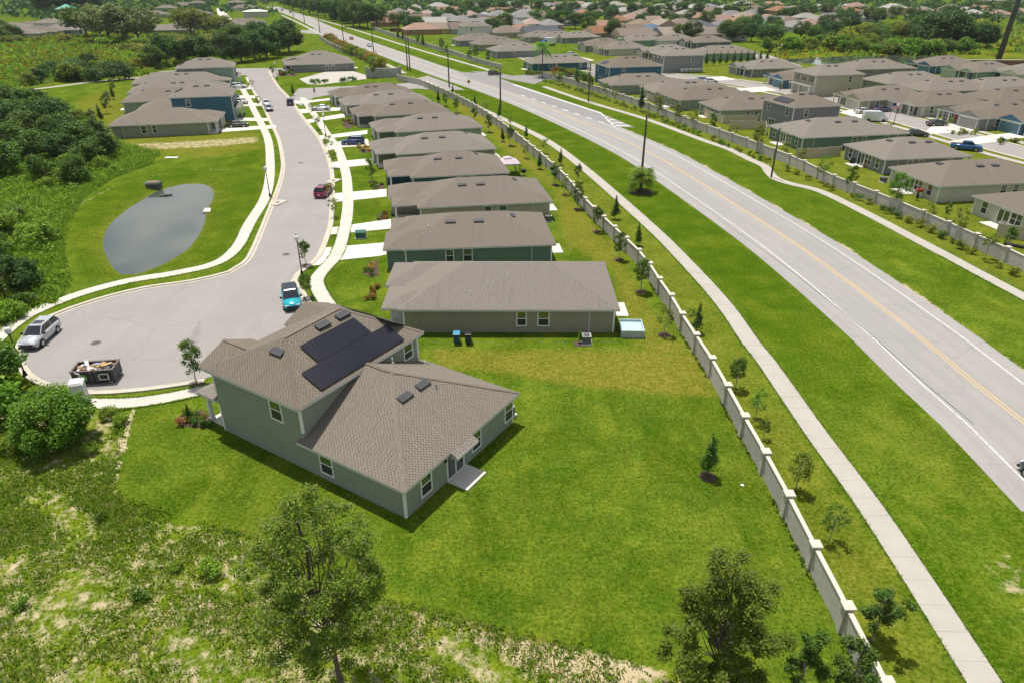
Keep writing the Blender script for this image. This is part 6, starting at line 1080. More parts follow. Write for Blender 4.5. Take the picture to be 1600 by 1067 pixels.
# ------------------------------------------------------------------ rough growth, bottom left: weeds and tufts no one could count
def scatter(poly, n, seed, reject=None):
    g_ = np.random.default_rng(seed); P = np.array(poly); lo, hi = P.min(0), P.max(0); out = np.zeros((0, 2))
    while len(out) < n: q_ = g_.uniform(lo, hi, (n, 2)); q_ = q_[sdist(q_, P) < 0]; out = np.concatenate([out, q_])
    return out[:n]
def tufts(name, P, blades, h, wd, mat, seed, label, cat, spread=.18, patch=.0, zfun=None):
    g_ = np.random.default_rng(seed); n = len(P)
    if patch:
        f = np.sin(P[:, 0]*.9 + 2*np.sin(P[:, 1]*.55)) + np.sin(P[:, 1]*1.1 + 1.7*np.sin(P[:, 0]*.45)) + g_.normal(size=n)*.7; P = P[f > patch]; n = len(P)
    B = np.repeat(P, blades, 0); m = len(B); a = g_.uniform(0, 6.283, m); hh = h*g_.uniform(.45, 1.3, m)*np.repeat(g_.uniform(.5, 1.4, n), blades); ln = hh*g_.uniform(.2, .9, m); w = wd*g_.uniform(.6, 1.3, m)
    x = B[:, 0] + g_.normal(0, spread, m); y = B[:, 1] + g_.normal(0, spread, m); dx, dy = np.cos(a), np.sin(a); z0 = np.zeros(m)
    V = np.stack([np.stack([x - dy*w/2, y + dx*w/2, z0], 1), np.stack([x + dy*w/2, y - dx*w/2, z0], 1), np.stack([x + dx*ln*.7 + dy*w*.45, y + dy*ln*.7 - dx*w*.45, hh*.75], 1), np.stack([x + dx*ln*.7 - dy*w*.45, y + dy*ln*.7 + dx*w*.45, hh*.75], 1), np.stack([x + dx*ln*1.2, y + dy*ln*1.2, hh], 1)], 1).reshape(-1, 3)
    i = np.arange(m)*5; Q = np.concatenate([np.stack([i, i+1, i+2, i+3], 1), np.stack([i+3, i+2, i+4, i+4], 1)[:0]])
    o = link(name, np_mesh(name, V, Q, mat)); tag(o, label, cat, kind='stuff'); return o
NEARR = [(-38.27,38.8),(-32.25,41.07),(-29.01,40.29),(-26.59,35.39),(-23.15,33.25),(-19.44,32.67),(-14.87,31.0),(-10.99,27.99),(-8.25,27.07),(-5.65,26.41),(-2.77,25.55),(0.0,24.53),(4.28,23.48),(7.62,22.09),(9.23,20.89),(-30.78,20.89)]
tufts('weeds', scatter(NEARR, 11000, 1), 5, .13, .10, LEAF['weed'], 11, 'bright green weeds over the rough ground at the lower left', 'weeds', .12, -.5)
tufts('tall_weeds', scatter([(-47.61,49.15),(-35.1,41.07),(-29.88,41.07),(-31.32,45.29),(-30.11,44.4),(-26.59,35.39),(-20.32,32.84),(-21.4,30.74),(-28.79,30.74),(-32.42,28.23)], 3200, 2), 6, .16, .12, LEAF['weed'], 12, 'tall dark green weeds on the bank left of the near lawn', 'weeds', .16, -.9)
tufts('dry_grass', scatter(NEARR, 7000, 3), 4, .15, .045, LEAF['straw'], 13, 'straw-coloured dry grass between the weeds', 'grass', .12, .2)
for k, (x, y) in enumerate(scatter(NEARR, 9, 8)): tree((x, y), random.uniform(.5, 1.1), 'shrub' if k % 3 else 'bush', 'low leafy weed bush standing in the rough ground', 'low weed bushes in the rough ground', 'bush', 'bush', k % 3, random.choice(['weed', 'oak', 'bright']))
# lawn grass of the nearest yards
LAWN1 = [(-30.3,45.29),(-22.6,41.86),(-14.65,37.38),(-6.48,32.67),(0.99,43.53),(8.52,48.14),(16.79,47.16),(17.31,25.55),(17.16,21.74),(8.26,22.09),(4.29,23.55),(0.0,24.61),(-5.66,26.5),(-10.26,27.99),(-14.9,31.11),(-19.51,32.84),(-23.24,33.42),(-26.57,35.52)]
tufts('lawn_grass', scatter(LAWN1, 24000, 5), 3, .05, .05, leaf_mat('lawn_blade', (.13, .24, .012), (.22, .34, .018), (.42, .48, .06), .5), 15, 'short mown grass of the back lawn', 'grass', .12)
# ------------------------------------------------------------------ thicket on the left
GTK = 'bushes and trees of the left thicket'
rn = random.Random(5)
for k, (x, y) in enumerate(scatter([(-59.36,58.51),(-52.1,60.57),(-49.84,63.05),(-48.75,65.85),(-53.45,74.79),(-58.38,81.15),(-64.58,92.55),(-69.25,105.19),(-71.03,118.05),(-69.25,128.24),(-80.11,140.12),(-91.87,154.81),(-108.6,174.27),(-127.66,195.45),(-142.5,202.1),(-153.56,165.98)], 150, 6)):
    r_ = rn.random(); d_ = 1 if y < 110 else 1.25
    if r_ < .60: tree((x, y), rn.uniform(1.6, 3.0)*d_, 'bush', 'rounded bush in the dense left thicket', GTK, 'bush', 'bush', rn.randrange(4), rn.choice(['bright', 'oak', 'olive', 'weed', 'bright', 'gold'] if rn.random() < .3 else ['bright', 'oak', 'weed', 'olive']))
    elif r_ < .72: tree((x, y), rn.uniform(3.0, 4.6), 'round', 'dark rounded tree in the dense left thicket', GTK, 'tree', 'tree', rn.randrange(3), rn.choice(['dark', 'oak', 'oak']))
    else: tree((x, y), rn.uniform(2.2, 3.6), 'bush', 'yellow-green bush in the dense left thicket', GTK, 'bush', 'bush', rn.randrange(4), 'weed')
for p, h, kd, lf, lab in (((-87.2,137.82), 6.2, 'round', 'dark', 'large dark tree in the thicket left of the nearest left-row house'), ((-75.82,128.24), 5.0, 'round', 'dark', 'dark round tree at the right end of the thicket'), ((-105.92,148.1), 7.0, 'round', 'dark', 'tall dark tree at the left edge of the thicket'), ((-111.41,165.98), 5.5, 'round', 'oak', 'green round tree behind the thicket edge'), ((-53.64,65.85), 5.0, 'round', 'dark', 'dark tree overhanging the sidewalk at the left edge'), ((-53.14,68.86), 3.6, 'round', 'dark', 'dark bush beside the sidewalk at the left edge'), ((-50.61,64.27), 1.8, 'bush', 'oak', 'low bush touching the sidewalk at the left'), ((-50.34,61.28), 2.2, 'bush', 'weed', 'bright bush touching the sidewalk above the lamp')): tree(p, h, kd, lab, GTK, leaf=lf)
for k, (p, h) in enumerate(zip([(-119.24,165.98),(-108.83,154.81),(-97.74,141.89),(-102.47,154.81),(-93.17,143.7),(-82.86,133.41),(-83.0,137.82),(-94.77,130.78),(-88.36,128.24),(-82.42,127.25),(-76.69,124.36),(-87.06,116.77),(-107.64,165.98),(-120.72,176.02)], (7.5, 7, 6.5, 6.5, 6, 6, 5.5, 6.5, 5.5, 5, 4.8, 6, 5.5, 6))): tree(p, h, 'round', '%s of the tall merged trees in the upper thicket beside the left row' % ORD[k], GTK, v=k % 3, leaf='oak' if k % 3 else 'dark', wide=1.15)
tufts('tall_grass', scatter(THICK[1:], 16000, 7), 6, .75, .16, LEAF['weed'], 16, 'tall grass and undergrowth of the left thicket', 'grass', .35)
tufts('bank_grass', scatter([(-48.07,65.05),(-49.92,70.99),(-55.48,78.94),(-61.88,91.16),(-66.48,103.45),(-67.95,114.69),(-65.74,125.31),(-70.56,127.25),(-71.45,116.77),(-68.28,101.76),(-62.24,87.17),(-54.95,74.79),(-50.24,65.85)], 6000, 9), 6, .38, .12, LEAF['weed'], 17, 'tall green grass between thicket and pond bank', 'grass', .25)

# leafy undergrowth of the thicket, and the marsh grass behind it
P_ = scatter(THICK[1:], 1500, 41); g_ = np.random.default_rng(41); lv = leaves(np.c_[P_, g_.uniform(.2, .9, len(P_)), g_.uniform(.35, .95, len(P_))], 42000, .30, 41, .35, .5, mat=LEAF['weed'], name='undergrowth'); tag(link('undergrowth', lv), 'leafy bright undergrowth between the thicket bushes', 'undergrowth', kind='stuff')
for nm, lf, n, sd_ in (('marsh_grass', 'gold', 7000, 51), ('marsh_reeds', 'weed', 11000, 52), ('marsh_scrub', 'olive', 2500, 53)):
    P_ = np.concatenate([scatter(MARSH, n, sd_), scatter(MARSH2, n//4, sd_+9)]); tufts(nm, P_, 5, 1.5, 1.1, LEAF[lf], sd_, {'gold': 'golden marsh grass', 'weed': 'bright green marsh reeds', 'olive': 'olive low scrub of the marsh'}[lf] + ' spreading over the open wetland', 'grass', 1.4, .3)

# grass creeping over the edges of the near walks and kerbs, weeds along the foot of the wall
g_ = np.random.default_rng(61); E_ = []
for C_, w_ in ((SWK_B, .86), (SWK_C, .85), (SWK_L, .78), (SWK_R, .8), (SWK_A, .75)):
    for s_ in (-1, 1):
        Q_ = offset(C_, s_*(w_ + .05)); Q_ = Q_[np.linalg.norm(Q_, axis=1) < 95]; k_ = g_.integers(0, len(Q_)-1, 1500); f_ = g_.random((1500, 1)); E_.append(Q_[k_]*(1-f_) + Q_[k_+1]*f_ + g_.normal(0, .05, (1500, 2)))
tufts('edge_grass', np.concatenate(E_), 3, .09, .07, LEAF['weed'], 62, 'grass creeping over the pavement edges', 'grass', .05)
WB_ = np.array(WALL_B[:26]); k_ = g_.integers(0, len(WB_)-1, 2600); f_ = g_.random((2600, 1)); Q_ = WB_[k_]*(1-f_) + WB_[k_+1]*f_ + np.c_[g_.choice([-.22, .22], 2600) + g_.normal(0, .06, 2600), np.zeros(2600)]
tufts('wall_weeds', Q_, 4, .16, .07, LEAF['oak'], 63, 'weeds and long grass along the foot of the near wall', 'grass', .06, -.2)

# ------------------------------------------------------------------ trees of the middle distance
GTM = 'trees behind the left row'
for k, (px, h, kd, lf) in enumerate((((-130.3,276.9), 11, 'round', 'dark'), ((-126.1,283.2), 9, 'round', 'dark'), ((-131.0,267.0), 8, 'round', 'oak'), ((-120.8,285.4), 10, 'round', 'dark'), ((-111.6,285.4), 11, 'round', 'dark'), ((-105.9,287.6), 10, 'round', 'dark'), ((-103.1,294.3), 11, 'round', 'dark'), ((-100.2,301.4), 12, 'round', 'dark'), ((-99.5,316.5), 12, 'round', 'dark'), ((-98.8,327.4), 13, 'round', 'dark'), ((-123.1,311.3), 11, 'round', 'oak'), ((-118.6,319.2), 12, 'round', 'oak'), ((-115.9,339.1), 12, 'round', 'dark'), ((-113.3,364.9), 12, 'round', 'dark'))):
    tree(px, h, kd, '%s dark tree in the clump behind the left row, counted from the left' % ORD[k], GTM, v=k % 3, leaf=lf)
for k, (px, h, lf) in enumerate((((-229.9,403.1), 17, 'oak'), ((-219.2,390.8), 15, 'grey'), ((-209.1,379.3), 17, 'oak'), ((-201.3,372.0), 18, 'grey'), ((-192.6,364.9), 18, 'grey'), ((-187.9,364.9), 17, 'oak'), ((-184.9,368.4), 17, 'grey'), ((-185.5,379.3), 17, 'oak'), ((-189.1,394.8), 16, 'grey'), ((-176.7,411.6), 15, 'olive'), ((-169.0,403.1), 14, 'olive'), ((-164.5,403.1), 13, 'olive'), ((-162.4,416.0), 11, 'olive'))):
    tree(px, h, 'ragged' if k % 3 else 'oak', '%s pale-trunked tree from the left in the ragged line before the upper left houses' % ORD[k], 'ragged tree line before the upper left houses', v=k % 3, leaf=lf, wide=1.3)
rn = random.Random(12)
def fill(poly, n, seed, hs, kinds, leafs, label, group, name='bush', wide=1.2):
    for k, (x, y) in enumerate(scatter(poly, n, seed)): tree((x, y), rn.uniform(*hs), rn.choice(kinds), label, group, name, name, k % 3, rn.choice(leafs), wide=wide)
fill([(-150.8,219.3),(-138.9,227.5),(-126.7,239.4),(-137.8,259.6),(-157.6,272.9),(-161.7,259.6),(-168.7,249.1)], 26, 21, (3, 6), ['bush', 'round'], ['oak', 'olive', 'dark'], 'bush beside the pale trail in the marsh', 'bushes along the marsh trail')
fill([(-230.8,333.1),(-224.8,351.5),(-161.8,327.4),(-142.8,351.5),(-162.7,403.1),(-212.3,379.3),(-271.6,394.8)], 22, 22, (2, 4.5), ['bush'], ['gold', 'olive', 'gold', 'weed'], 'golden bush in the open marsh at the upper left', 'golden marsh bushes', wide=1.7)
fill([(-136.7,259.6),(-133.4,267.0),(-147.8,306.3),(-153.5,379.3),(-179.7,379.3),(-179.0,339.1)], 18, 29, (3, 5), ['bush'], ['gold', 'olive', 'weed'], 'yellow-green marsh bush left of the left row', 'golden marsh bushes', wide=1.6)
fill([(-261.3,379.3),(-234.5,351.5),(-266.6,403.1),(-282.7,411.6)], 8, 23, (6, 9), ['round'], ['dark', 'oak'], 'dark tree at the left edge of the marsh', 'dark trees at the left edge of the marsh', 'tree')
fill([(-427.1,682.7),(-378.0,682.7),(-397.9,719.5),(-449.5,719.5)], 10, 24, (16, 20), ['round', 'oak'], ['dark'], 'dark tree in the row above the upper left houses', 'dark tree row above the upper left houses', 'tree', 1.4)
fill([(156.6,316.5),(209.0,345.2),(201.1,321.9),(162.3,311.3)], 18, 25, (4, 7), ['bush', 'round'], ['oak', 'olive', 'bright'], 'bush on the far bank of the upper right pond', 'bushes by the upper right pond')
fill([(109.7,333.1),(148.4,358.1),(188.9,364.9),(167.5,321.9),(127.7,327.4),(107.2,316.5)], 24, 26, (4, 7), ['bush', 'round'], ['weed', 'olive', 'oak', 'bright'], 'bush in the scrub beyond the upper right pond', 'bushes by the upper right pond')
fill([(135.8,394.8),(176.7,411.6),(225.8,439.5),(263.8,483.0),(217.3,394.8),(160.3,372.0)], 24, 27, (6, 9), ['round', 'bush', 'oak'], ['olive', 'gold', 'oak', 'dark'], 'scrub tree before the far pink roofs', 'scrub trees before the far pink roofs', 'tree')
for k, (px, h) in enumerate((((198.6,354.8), 14), ((197.6,345.2), 16), ((205.0,351.5), 16), ((207.8,348.3), 14), ((221.0,364.9), 11), ((219.2,348.3), 11), ((220.9,345.2), 10), ((215.9,394.8), 12))): tree(px, h, 'round', '%s tree from the left in the dark clump before the golden field' % ORD[k], 'dark clump before the golden field', v=k % 3, leaf='dark', wide=1.1)
# slim trees beside the long green house
for k in range(11):
    tree(((70.2,274.9)[0] + k*2.9, (70.2,274.9)[1] + k*1.1), 5.5, 'slim', '%s slim tree from the left in the row before the long green house' % ORD[k], 'slim tree row before the long green house', v=k % 3, leaf='oak')
tree((77.4,207.9), 3.2, 'young', 'yellow-green tree before the tan two-storey house', None, leaf='gold'); tree((58.8,259.6), 4.5, 'slim', 'conical tree before the grey two-storey with shutters', None, leaf='bright')
for k, p in enumerate([(15.3,249.1),(17.4,247.4),(20.1,245.8),(22.2,239.4),(23.7,233.3),(14.7,237.8),(16.5,233.3)]): tree(p, 3.0, 'bush', '%s flowering shrub in the corner bed by the side road' % ORD[k], 'shrubs in the side-road corner bed', 'bush', 'bush', k % 3, ['red', 'oak', 'gold', 'bright', 'oak', 'gold', 'oak'][k])
hedge = along([(5.5,249.9),(9.8,248.2)], 1.6)
for k, p in enumerate(hedge): tree(p, 1.6, 'bush', 'clipped hedge bush in the side-road island', 'hedge of the side-road island', 'bush', 'bush', k % 3, 'olive')
for k, p in enumerate(along([(-49.6,267.0),(-56.1,285.4),(-63.0,301.4),(-72.6,321.9),(-86.6,358.1),(-100.1,394.8)], 5)): tree((p[0]+1.8, p[1]), random.uniform(2.6, 4.5), 'bush', '%s shrub from the right in the colourful hedge behind the community building' % ORD[k], 'colourful hedge behind the community building', 'bush', 'bush', k % 3, ['gold', 'red', 'oak', 'bright'][k % 4])
for k, p in enumerate([(149.6,242.5),(125.5,219.3),(118.0,214.1),(105.0,219.3),(104.3,221.9),(127.23,178.7),(126.52,185.27),(96.5,155.51),(79.44,148.1)]): tree(p, 3.2, 'wispy', '%s thin garden tree among the right-hand roofs, from the top' % ORD[k], 'thin garden trees among the right-hand roofs', v=k % 3)
# boulevard tree line, upper side, and the dark trees of the older estate
for k, (px, h) in enumerate((((-84.6,471.3), 14), ((-90.6,471.3), 15), ((-98.1,483.0), 15), ((-104.7,495.1), 16), ((-115.6,528.3), 15), ((-125.4,550.4), 15), ((-136.6,574.4), 15), ((-148.7,600.4), 15), ((-161.9,628.9), 15), ((-173.7,649.4), 14), ((-190.4,682.7), 14), ((-207.8,719.5), 14), ((-227.6,760.4), 14), ((-111.2,535.5), 18), ((-132.4,600.4), 17), ((-148.8,639.0), 16), ((-170.2,682.7), 16), ((-201.5,746.2), 16), ((-226.4,790.2), 16))): tree(px, h, 'oak', '%s roadside tree in the line along the upper boulevard, from the near end' % ORD[k], 'roadside trees along the upper boulevard', v=k % 3, leaf='dark' if k % 2 else 'oak')
# ------------------------------------------------------------------ older estate: houses with many roof colours
ROOFS = dict(terracotta=(.30, .165, .105), grey=(.22, .21, .205), brown=(.205, .16, .13), tan=(.27, .215, .16), pale=(.34, .32, .295), slate=(.10, .105, .125), pink=(.32, .22, .18), blue=(.10, .16, .24), teal=(.07, .26, .23))
ROOFM = {k: shingle('estate_' + k, c, mulc(c, .75), mulc(c, 1.1)) for k, c in ROOFS.items()}
WCOL = dict(cream=(.50, .45, .34), yellow=(.46, .36, .15), white=(.60, .59, .56), beige=(.42, .34, .24), grey=(.30, .31, .31), blue=(.12, .18, .26), pink=(.46, .30, .24), orange=(.34, .19, .10))
WMAT = {k: wall_mat('estate_' + k, c) for k, c in WCOL.items()}
def estate_house(p, a, L, W_, roof, wl_, label, group, gable=False, two=False):
    def mk_w(): 
        h = 5.4 if two else 2.8; return MB().box(-L/2, L/2, -W_/2, W_/2, 0, h).mesh('wall', WMAT[wl_])
    def mk_r():
        b = MB(); h = 5.4 if two else 2.8; roof_mesh(b, -L/2-.5, L/2+.5, -W_/2-.5, W_/2+.5, h, .46, None, gable, gable); roof_mesh(b, L/2-4, L/2+2.2, -W_/2+.2, -W_/2+.2+W_*.5, h-.05, .46, 'x', True, gable); return b.mesh('roof', [ROOFM[roof], FASCIA, WMAT[wl_]])
    root = empty('house', (p[0], p[1], 0), R(a), label, 'house', group); link('wall', cached(('ew', L, W_, wl_, two), mk_w), root); link('roof', cached(('er', L, W_, roof, wl_, gable, two), mk_r), root)
    link('front_wing', cached(('efw', L, W_, wl_), lambda: MB().box(L/2, L/2+1.7, -W_/2+.4, -W_/2+W_*.5, 0, 2.7).mesh('front_wing', WMAT[wl_])), root)
    for s in (-1, 1):
        for x in (-L*.25, L*.18): window(root, x, s*W_/2, 1.6, s*math.pi/2, 1.2, 1.3)
        if two:
            for x in (-L*.25, L*.18): window(root, x, s*W_/2, 4.3, s*math.pi/2, 1.2, 1.3)
    for y in (-W_*.28, W_*.25): window(root, -L/2, y, 1.6, math.pi, 1.2, 1.3)
    window(root, L/2, W_*.28, 1.6, 0, 1.3, 1.3); garage_door(root, L/2+1.7, -W_*.24, 0, 4.4, 2.1, plain('garage_door_pale', (.5, .49, .44)))
GOE = 'houses of the older estate beyond the boulevard'
rn = random.Random(31)
rows = []   # (x, y, roof, wall, gable) in rows of increasing distance, left to right
R1 = [(-53,432,'terracotta','orange',0),(-40,437,'tan','yellow',1),(-29,437,'brown','grey',1),(-3,409,'brown','beige',0),(5,423,'terracotta','yellow',0),(15,405,'slate','grey',1),(49,405,'terracotta','cream',1),(63,418,'brown','blue',1),(63,389,'brown','beige',1),(79,423,'blue','blue',0),(85,397,'tan','grey',1),(107,480,'brown','yellow',0),(112,457,'slate','blue',0),(104,397,'brown','yellow',1),(118,418,'slate','yellow',0),(130,463,'grey','cream',0),(149,498,'terracotta','orange',0),(163,511,'terracotta','cream',0),(143,432,'teal','grey',0)]
R2 = [(-85,498,'terracotta','orange',0),(-93,624,'grey','white',0),(-82,605,'pink','beige',0),(-66,587,'pink','cream',0),(-66,677,'pale','white',0),(-46,539,'grey','white',0),(-34,511,'grey','blue',0),(-22,532,'slate','white',0),(-20,562,'pale','white',0),(-9,525,'grey','cream',0),(-2,505,'slate','beige',0),(5,554,'grey','white',0),(11,605,'grey','white',0),(22,587,'brown','cream',0),(39,666,'pink','beige',0),(56,701,'brown','beige',0),(69,677,'pale','white',0),(80,726,'pale','white',0),(95,701,'pale','white',0),(95,644,'pale','white',0),(85,539,'pink','orange',0),(72,518,'terracotta','pink',0),(104,605,'brown','beige',0),(117,644,'brown','pink',0),(139,713,'pale','cream',0),(171,713,'pale','white',0),(188,726,'grey','white',0),(169,644,'brown','beige',0),(202,713,'pale','white',0),(168,579,'grey','beige',0),(193,605,'grey','beige',0),(221,689,'brown','beige',0),(210,596,'terracotta','orange',0),(180,532,'pink','pink',0)]
R3 = [(17,753,'terracotta','pink',0),(35,753,'grey','beige',0),(47,768,'brown','beige',0),(58,783,'pink','beige',0),(69,783,'pink','cream',0),(91,768,'pale','white',0),(239,666,'grey','beige',0),(251,677,'tan','cream',0),(187,474,'pink','pink',0),(200,498,'pale','white',0),(209,505,'pink','orange',0),(170,452,'grey','white',0),(282,677,'pink','beige',0),(265,624,'pink','pink',0),(306,677,'pink','orange',0),(314,713,'pale','white',0),(317,689,'pale','white',0),(323,644,'pale','yellow',0),(286,713,'pale','white',0),(259,554,'pale','white',0),(341,605,'pink','white',0),(385,644,'pale','white',0),(363,596,'pale','grey',0),(391,624,'pink','cream',0),(383,596,'pink','white',0),(418,624,'pink','beige',0),(525,831,'pale','yellow',0),(568,848,'pale','white',0)]

for lst, nm in ((R1, 'nearest'), (R2, 'middle'), (R3, 'farthest')):
    for k, (x, y, rf_, wl_, gb) in enumerate(lst):
        a_ = rn.choice([20, 20, 20, -70, 200, 110]) + rn.uniform(-6, 6); L_, W_ = rn.choice([(17, 12), (19, 13), (16, 13)])
        estate_house((x, y), a_, L_, W_, rf_, wl_, '%s-roofed house with %s walls, %s in the %s part of the older estate' % (rf_, wl_, ORD[k], nm), GOE, bool(gb), nm != 'nearest' and rn.random() < .15)

# more houses scattered through the older estate
EX = [(-93.0,582.8),(-63.8,535.5),(-52.4,495.1),(-32.2,582.8),(-23.9,483.0),(-13.5,495.1),(-10.8,639.0),(0.0,483.0),(6.9,682.7),(12.4,483.0),(23.4,471.3),(36.8,507.9),(57.0,600.4),(70.3,639.0),(57.1,460.3),(80.5,471.3),(91.8,507.9),(94.6,471.3),(122.2,600.4),(144.3,682.7),(138.5,600.4),(103.9,439.5),(138.0,550.4),(142.1,521.4),(115.4,394.8),(141.7,460.3),(175.5,566.2),(175.3,507.9),(185.3,507.9),(233.5,619.1),(214.3,550.4),(234.0,550.4),(268.6,619.1),(293.2,660.1),(303.0,639.0),(304.3,619.1),(343.5,660.1),(357.4,660.1),(409.0,706.8),(421.3,682.7),(476.1,732.6),(-89.6,706.8),(-55.8,660.1),(-38.5,760.4),(0.0,790.2),(61.4,660.1),(125.0,760.4),(180.1,822.5),(249.3,822.5),(269.7,790.2)]
for k, p in enumerate(EX):
    rf_ = rn.choice(['brown', 'grey', 'tan', 'pale', 'terracotta', 'pink', 'grey', 'brown']); wl_ = rn.choice(['cream', 'yellow', 'white', 'beige', 'grey', 'pink'])
    estate_house(p, rn.choice([15, 15, -75, 195, 105]) + rn.uniform(-8, 8), 17, 12, rf_, wl_, '%s-roofed house with %s walls, %s of those scattered between the estate trees' % (rf_, wl_, ORD[k]), GOE, rn.random() < .4)
# older-estate trees, then the new houses at the upper left
GET = 'trees of the older estate'
for k, (p, h) in enumerate(zip([(-72.9,471.3),(-64.6,454.9),(-58.5,449.7),(-59.8,483.0),(-53.3,535.5),(-48.5,582.8),(-42.4,609.7),(-27.3,507.9),(-29.8,639.0),(-10.8,449.7),(-6.0,471.3),(-11.9,582.8),(-5.1,600.4),(-54.0,694.5),(-38.8,706.8),(-23.1,682.7),(0.0,619.1),(18.3,566.2),(25.7,521.4),(29.3,477.1),(43.5,582.8),(38.3,471.3),(46.6,521.4),(44.2,449.7),(52.8,495.1),(63.2,550.4),(74.2,582.8),(71.0,521.4),(35.6,600.4),(47.5,660.1),(55.8,660.1),(83.7,682.7),(81.3,619.1),(62.4,471.3),(84.5,495.1),(93.9,535.5),(109.8,582.8),(105.7,535.5),(132.6,639.0),(143.4,639.0),(156.9,639.0),(131.0,550.4),(132.0,507.9),(167.9,619.1),(186.0,660.1),(183.6,619.1),(129.4,425.1),(129.0,411.6),(136.7,425.1),(155.8,483.0),(136.8,403.1),(163.1,471.3),(157.7,449.7),(213.7,582.8),(214.0,566.2),(227.5,582.8),(254.1,660.1),(259.7,660.1),(188.5,449.7),(177.6,429.8),(220.7,507.9),(236.9,535.5),(203.8,460.3),(212.6,471.3),(258.7,566.2),(262.0,550.4),(259.7,535.5),(284.4,582.8),(249.8,582.8),(257.1,619.1),(296.8,582.8),(318.3,600.4),(299.5,550.4),(373.3,639.0),(346.3,600.4),(380.4,619.1),(451.4,732.6),(444.4,682.7),(409.2,619.1),(6.2,732.6),(12.8,760.4),(3.5,682.7),(-11.5,682.7),(25.5,719.5),(67.6,639.0),(101.2,628.9),(111.0,521.4),(151.8,558.2),(199.6,600.4),(192.3,535.5),(88.3,394.8),(93.1,379.3),(110.3,394.8),(113.2,386.9),(114.3,379.3),(120.9,379.3),(122.8,364.9),(52.6,394.8),(169.7,394.8)],
        [rn.uniform(6.5, 10.5) for _ in range(120)])):
    tree((p[0]+rn.uniform(-2, 2), p[1]), h, rn.choice(['oak', 'round', 'oak']), '%s dark shade tree among the older estate houses' % ORD[k], GET, v=k % 3, leaf=rn.choice(['dark', 'dark', 'oak']), wide=1.15)
def timber_fence(pts, label):
    root = empty('timber_fence', (*pts[0], 0), 0, label, 'fence'); o0 = np.array(pts[0]); m = plain('red_timber', (.16, .05, .035), .85, .2, 2)
    for a, b in zip(pts[:-1], pts[1:]):
        a = np.array(a); b = np.array(b); e = b-a; l = np.linalg.norm(e); n = max(1, int(l/1.5)); an = math.atan2(e[1], e[0])
        for k in range(n): p_ = a + e*k/n - o0; link('board', cached('tf', lambda: MB().box(.02, .98, -.03, .03, .05, 2.0).mesh('board', m)), root, (p_[0], p_[1], 0), an, (l/n, 1, 1))
timber_fence([(-73.5,449.7),(-60.9,444.5),(-51.4,454.9)], 'dark red timber fence before the estate trees')
GNW = 'new houses at the upper left'
for k, (p, a, two, c, lab) in enumerate((((-277.7,411.6), 12, 0, 'grey', 'pale grey house at the left edge of the upper left row'), ((-263.2,403.1), 12, 0, 'white', 'white-walled house, second in the upper left row'), ((-262.0,416.0), 12, 0, 'white', 'white-walled house before the two-storey, upper left'), ((-269.5,439.5), 12, 1, 'white', 'white two-storey house in the upper left row'), ((-257.9,429.8), 12, 0, 'slate', 'slate house right of the two-storey, upper left'), ((-266.0,460.3), 12, 1, 'white', 'two-storey house with white trim beside the ragged trees'), ((-297.0,449.7), 12, 0, 'slate', 'dark roofed house behind the upper left row'), ((-293.1,460.3), 12, 0, 'white', 'grey roofed house behind the white ones, upper left'),
        ((-285.2,600.4), 15, 0, 'khaki', 'tan roofed house beyond the ragged trees, left one'), ((-291.1,639.0), 15, 1, 'mint', 'two-storey greenish house beyond the ragged trees'), ((-196.0,429.8), 15, 0, 'palegreen', 'pale green house with dark windows above the golden marsh'), ((-199.0,465.7), 15, 0, 'sage', 'brown roofed house in the new row, third from left'), ((-191.3,471.3), 15, 0, 'khaki', 'brown roofed house in the new row, fourth from left'), ((-179.2,471.3), 15, 0, 'cream', 'brown roofed house with white posts in the new row'), ((-175.2,495.1), 15, 0, 'cream', 'long brown roofed house at the right end of the new row'), ((-255.8,609.7), 15, 0, 'slate', 'slate-walled house with pale roof facing the new street'), ((-308.5,746.2), 15, 1, 'slate', 'two-storey house behind the slate one'), ((-333.2,775.0), 15, 0, 'white', 'white house behind the two-storey at the new street'), ((-275.7,760.4), 15, 1, 'grey', 'large grey roofed house right of the new street'), ((-252.1,719.5), 15, 0, 'cream', 'brown roofed house right of the new street'))):
    if two: two_storey((p[0], p[1], a, 15, 11), c, lab, GNW)
    else: ranch((p[0], p[1], a, 20 if k < 8 else 26, 13), c, lab, GNW, gs=1, detail=0, rear=False, vents=0)
wb = empty('white_roofed_hall', (-206.7,609.7), R(12), 'long white-roofed hall beside the upper boulevard', 'building'); MB().box(-9, 9, -6, 6, 0, 4.2).build('wall', siding('cream'), wb); rb = MB(); roof_mesh(rb, -9.6, 9.6, -6.6, 6.6, 4.2, .2); rb.build('roof', [plain('white_roof_sheet', (.68, .68, .68), .5), FASCIA, siding('grey')], wb)
tg = empty('green_roofed_tower', (-314.4,535.5), R(15), 'small tower with a bright green-blue pyramid roof', 'building'); MB().box(-4, 4, -4, 4, 0, 9).build('wall', siding('slate'), tg); rb = MB(); roof_mesh(rb, -6, 6, -6, 6, 9, .5); rb.build('roof', [plain('green_roof', (.04, .30, .22), .5), FASCIA, siding('slate')], tg)
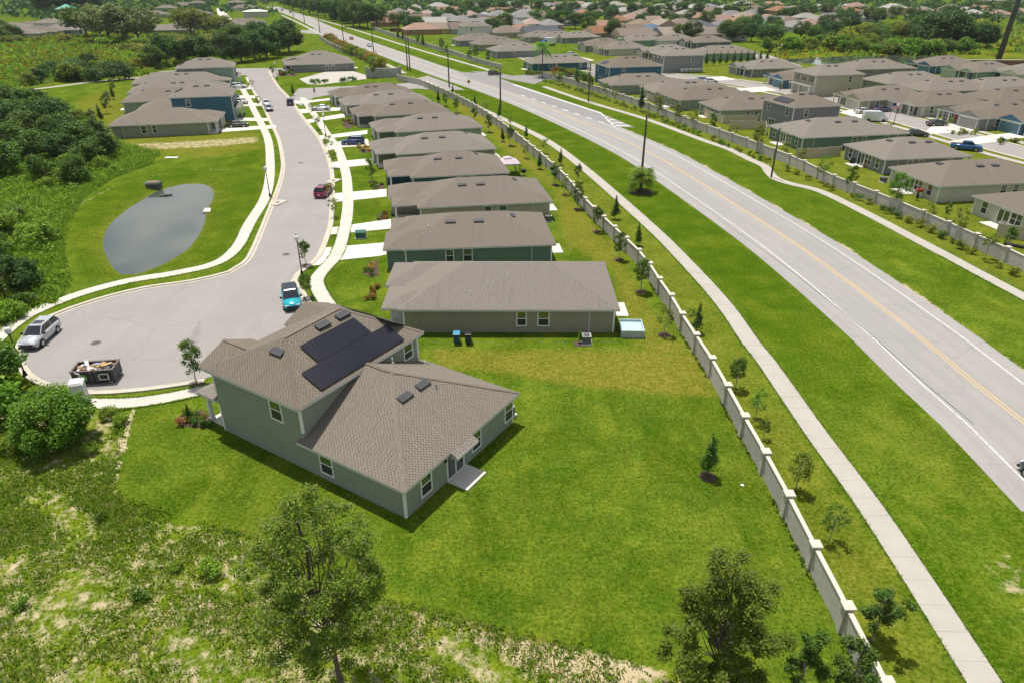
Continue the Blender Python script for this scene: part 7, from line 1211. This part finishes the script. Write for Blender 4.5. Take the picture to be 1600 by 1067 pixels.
# ------------------------------------------------------------------ the wooded horizon: one mass of tree crowns
def forest():
    g_ = np.random.default_rng(3); C = []
    d = 480.
    while d < 5000:
        n = 150
        x = g_.uniform(-1.0, 1.0, n) * d * .95; y = d + g_.uniform(-.03, .03, n)*d
        C.append(np.stack([x, y, g_.uniform(.7, 1.25, n)*max(5.0, d*.0062), np.full(n, d)], 1)); d *= 1.055
    C = np.concatenate(C)
    # leave the built-up and open parts clear (in plan: sectors of the land nearer than the woods)
    lim = np.interp(C[:, 0]/C[:, 1], [-1.2, -.75, -.62, -.5, -.42, -.36, -.3, -.22, -.05, .1, .25, .35, .45, .55, .65, .75, 1.2], [560, 560, 590, 610, 640, 740, 640, 560, 590, 660, 700, 700, 640, 590, 560, 560, 520])
    C = C[(C[:, 3] > lim*g_.uniform(.85, 1.1, len(C)))]; road = np.abs(C[:, 0] - np.interp(C[:, 1], BLVD[:, 1], BLVD[:, 0])) < 16 ; C = C[~(road & (C[:, 1] < 2000))]
    m = 34; n = len(C)*m; P = np.repeat(C, m, 0); dr = g_.normal(size=(n, 3)); dr /= np.linalg.norm(dr, axis=1)[:, None]; dr[:, 2] = np.abs(dr[:, 2]); r = P[:, 2]
    X = P[:, :2] + dr[:, :2]*(r*g_.uniform(.5, 1.15, n))[:, None]; Z = np.minimum(r*.9, 11)*(.1 + .9*dr[:, 2]*g_.uniform(.7, 1.1, n)) + 1.0
    ctr = np.c_[X, Z]; N = dr + g_.normal(size=(n, 3))*.5; N /= np.linalg.norm(N, axis=1)[:, None]; T = np.cross(N, g_.normal(size=(n, 3))); T /= np.linalg.norm(T, axis=1)[:, None]; B = np.cross(N, T); s = (r*.42*g_.uniform(.6, 1.3, n))[:, None]
    V = np.stack([ctr-T*s*.6, ctr-B*s*.5, ctr+T*s*.6, ctr+B*s*.5], 1).reshape(-1, 3)
    o = link('far_woods', np_mesh('far_woods', V, np.arange(4*n).reshape(n, 4), LEAF['dark'])); tag(o, 'dark green woods reaching to the horizon', 'woods', kind='stuff')
forest()

# ------------------------------------------------------------------ summer haze: one closed box of thin air round the whole place
hz = MB().box(-9600, 9600, -700, 12600, -3.0, 46.0).mesh('haze', plain('white_trim', (.68, .69, .66)), uv=False); hm = bpy.data.materials.new('haze_air'); hm.use_nodes = True; hn = hm.node_tree.nodes; hn.clear()
ho = hn.new('ShaderNodeOutputMaterial'); pv = hn.new('ShaderNodeVolumePrincipled'); pv.inputs['Color'].default_value = (.86, .92, 1, 1); pv.inputs['Density'].default_value = .00006; pv.inputs['Anisotropy'].default_value = .2; hm.node_tree.links.new(pv.outputs[0], ho.inputs['Volume'])
hz.materials.clear(); hz.materials.append(hm); link('haze', hz)['kind'] = 'stuff'
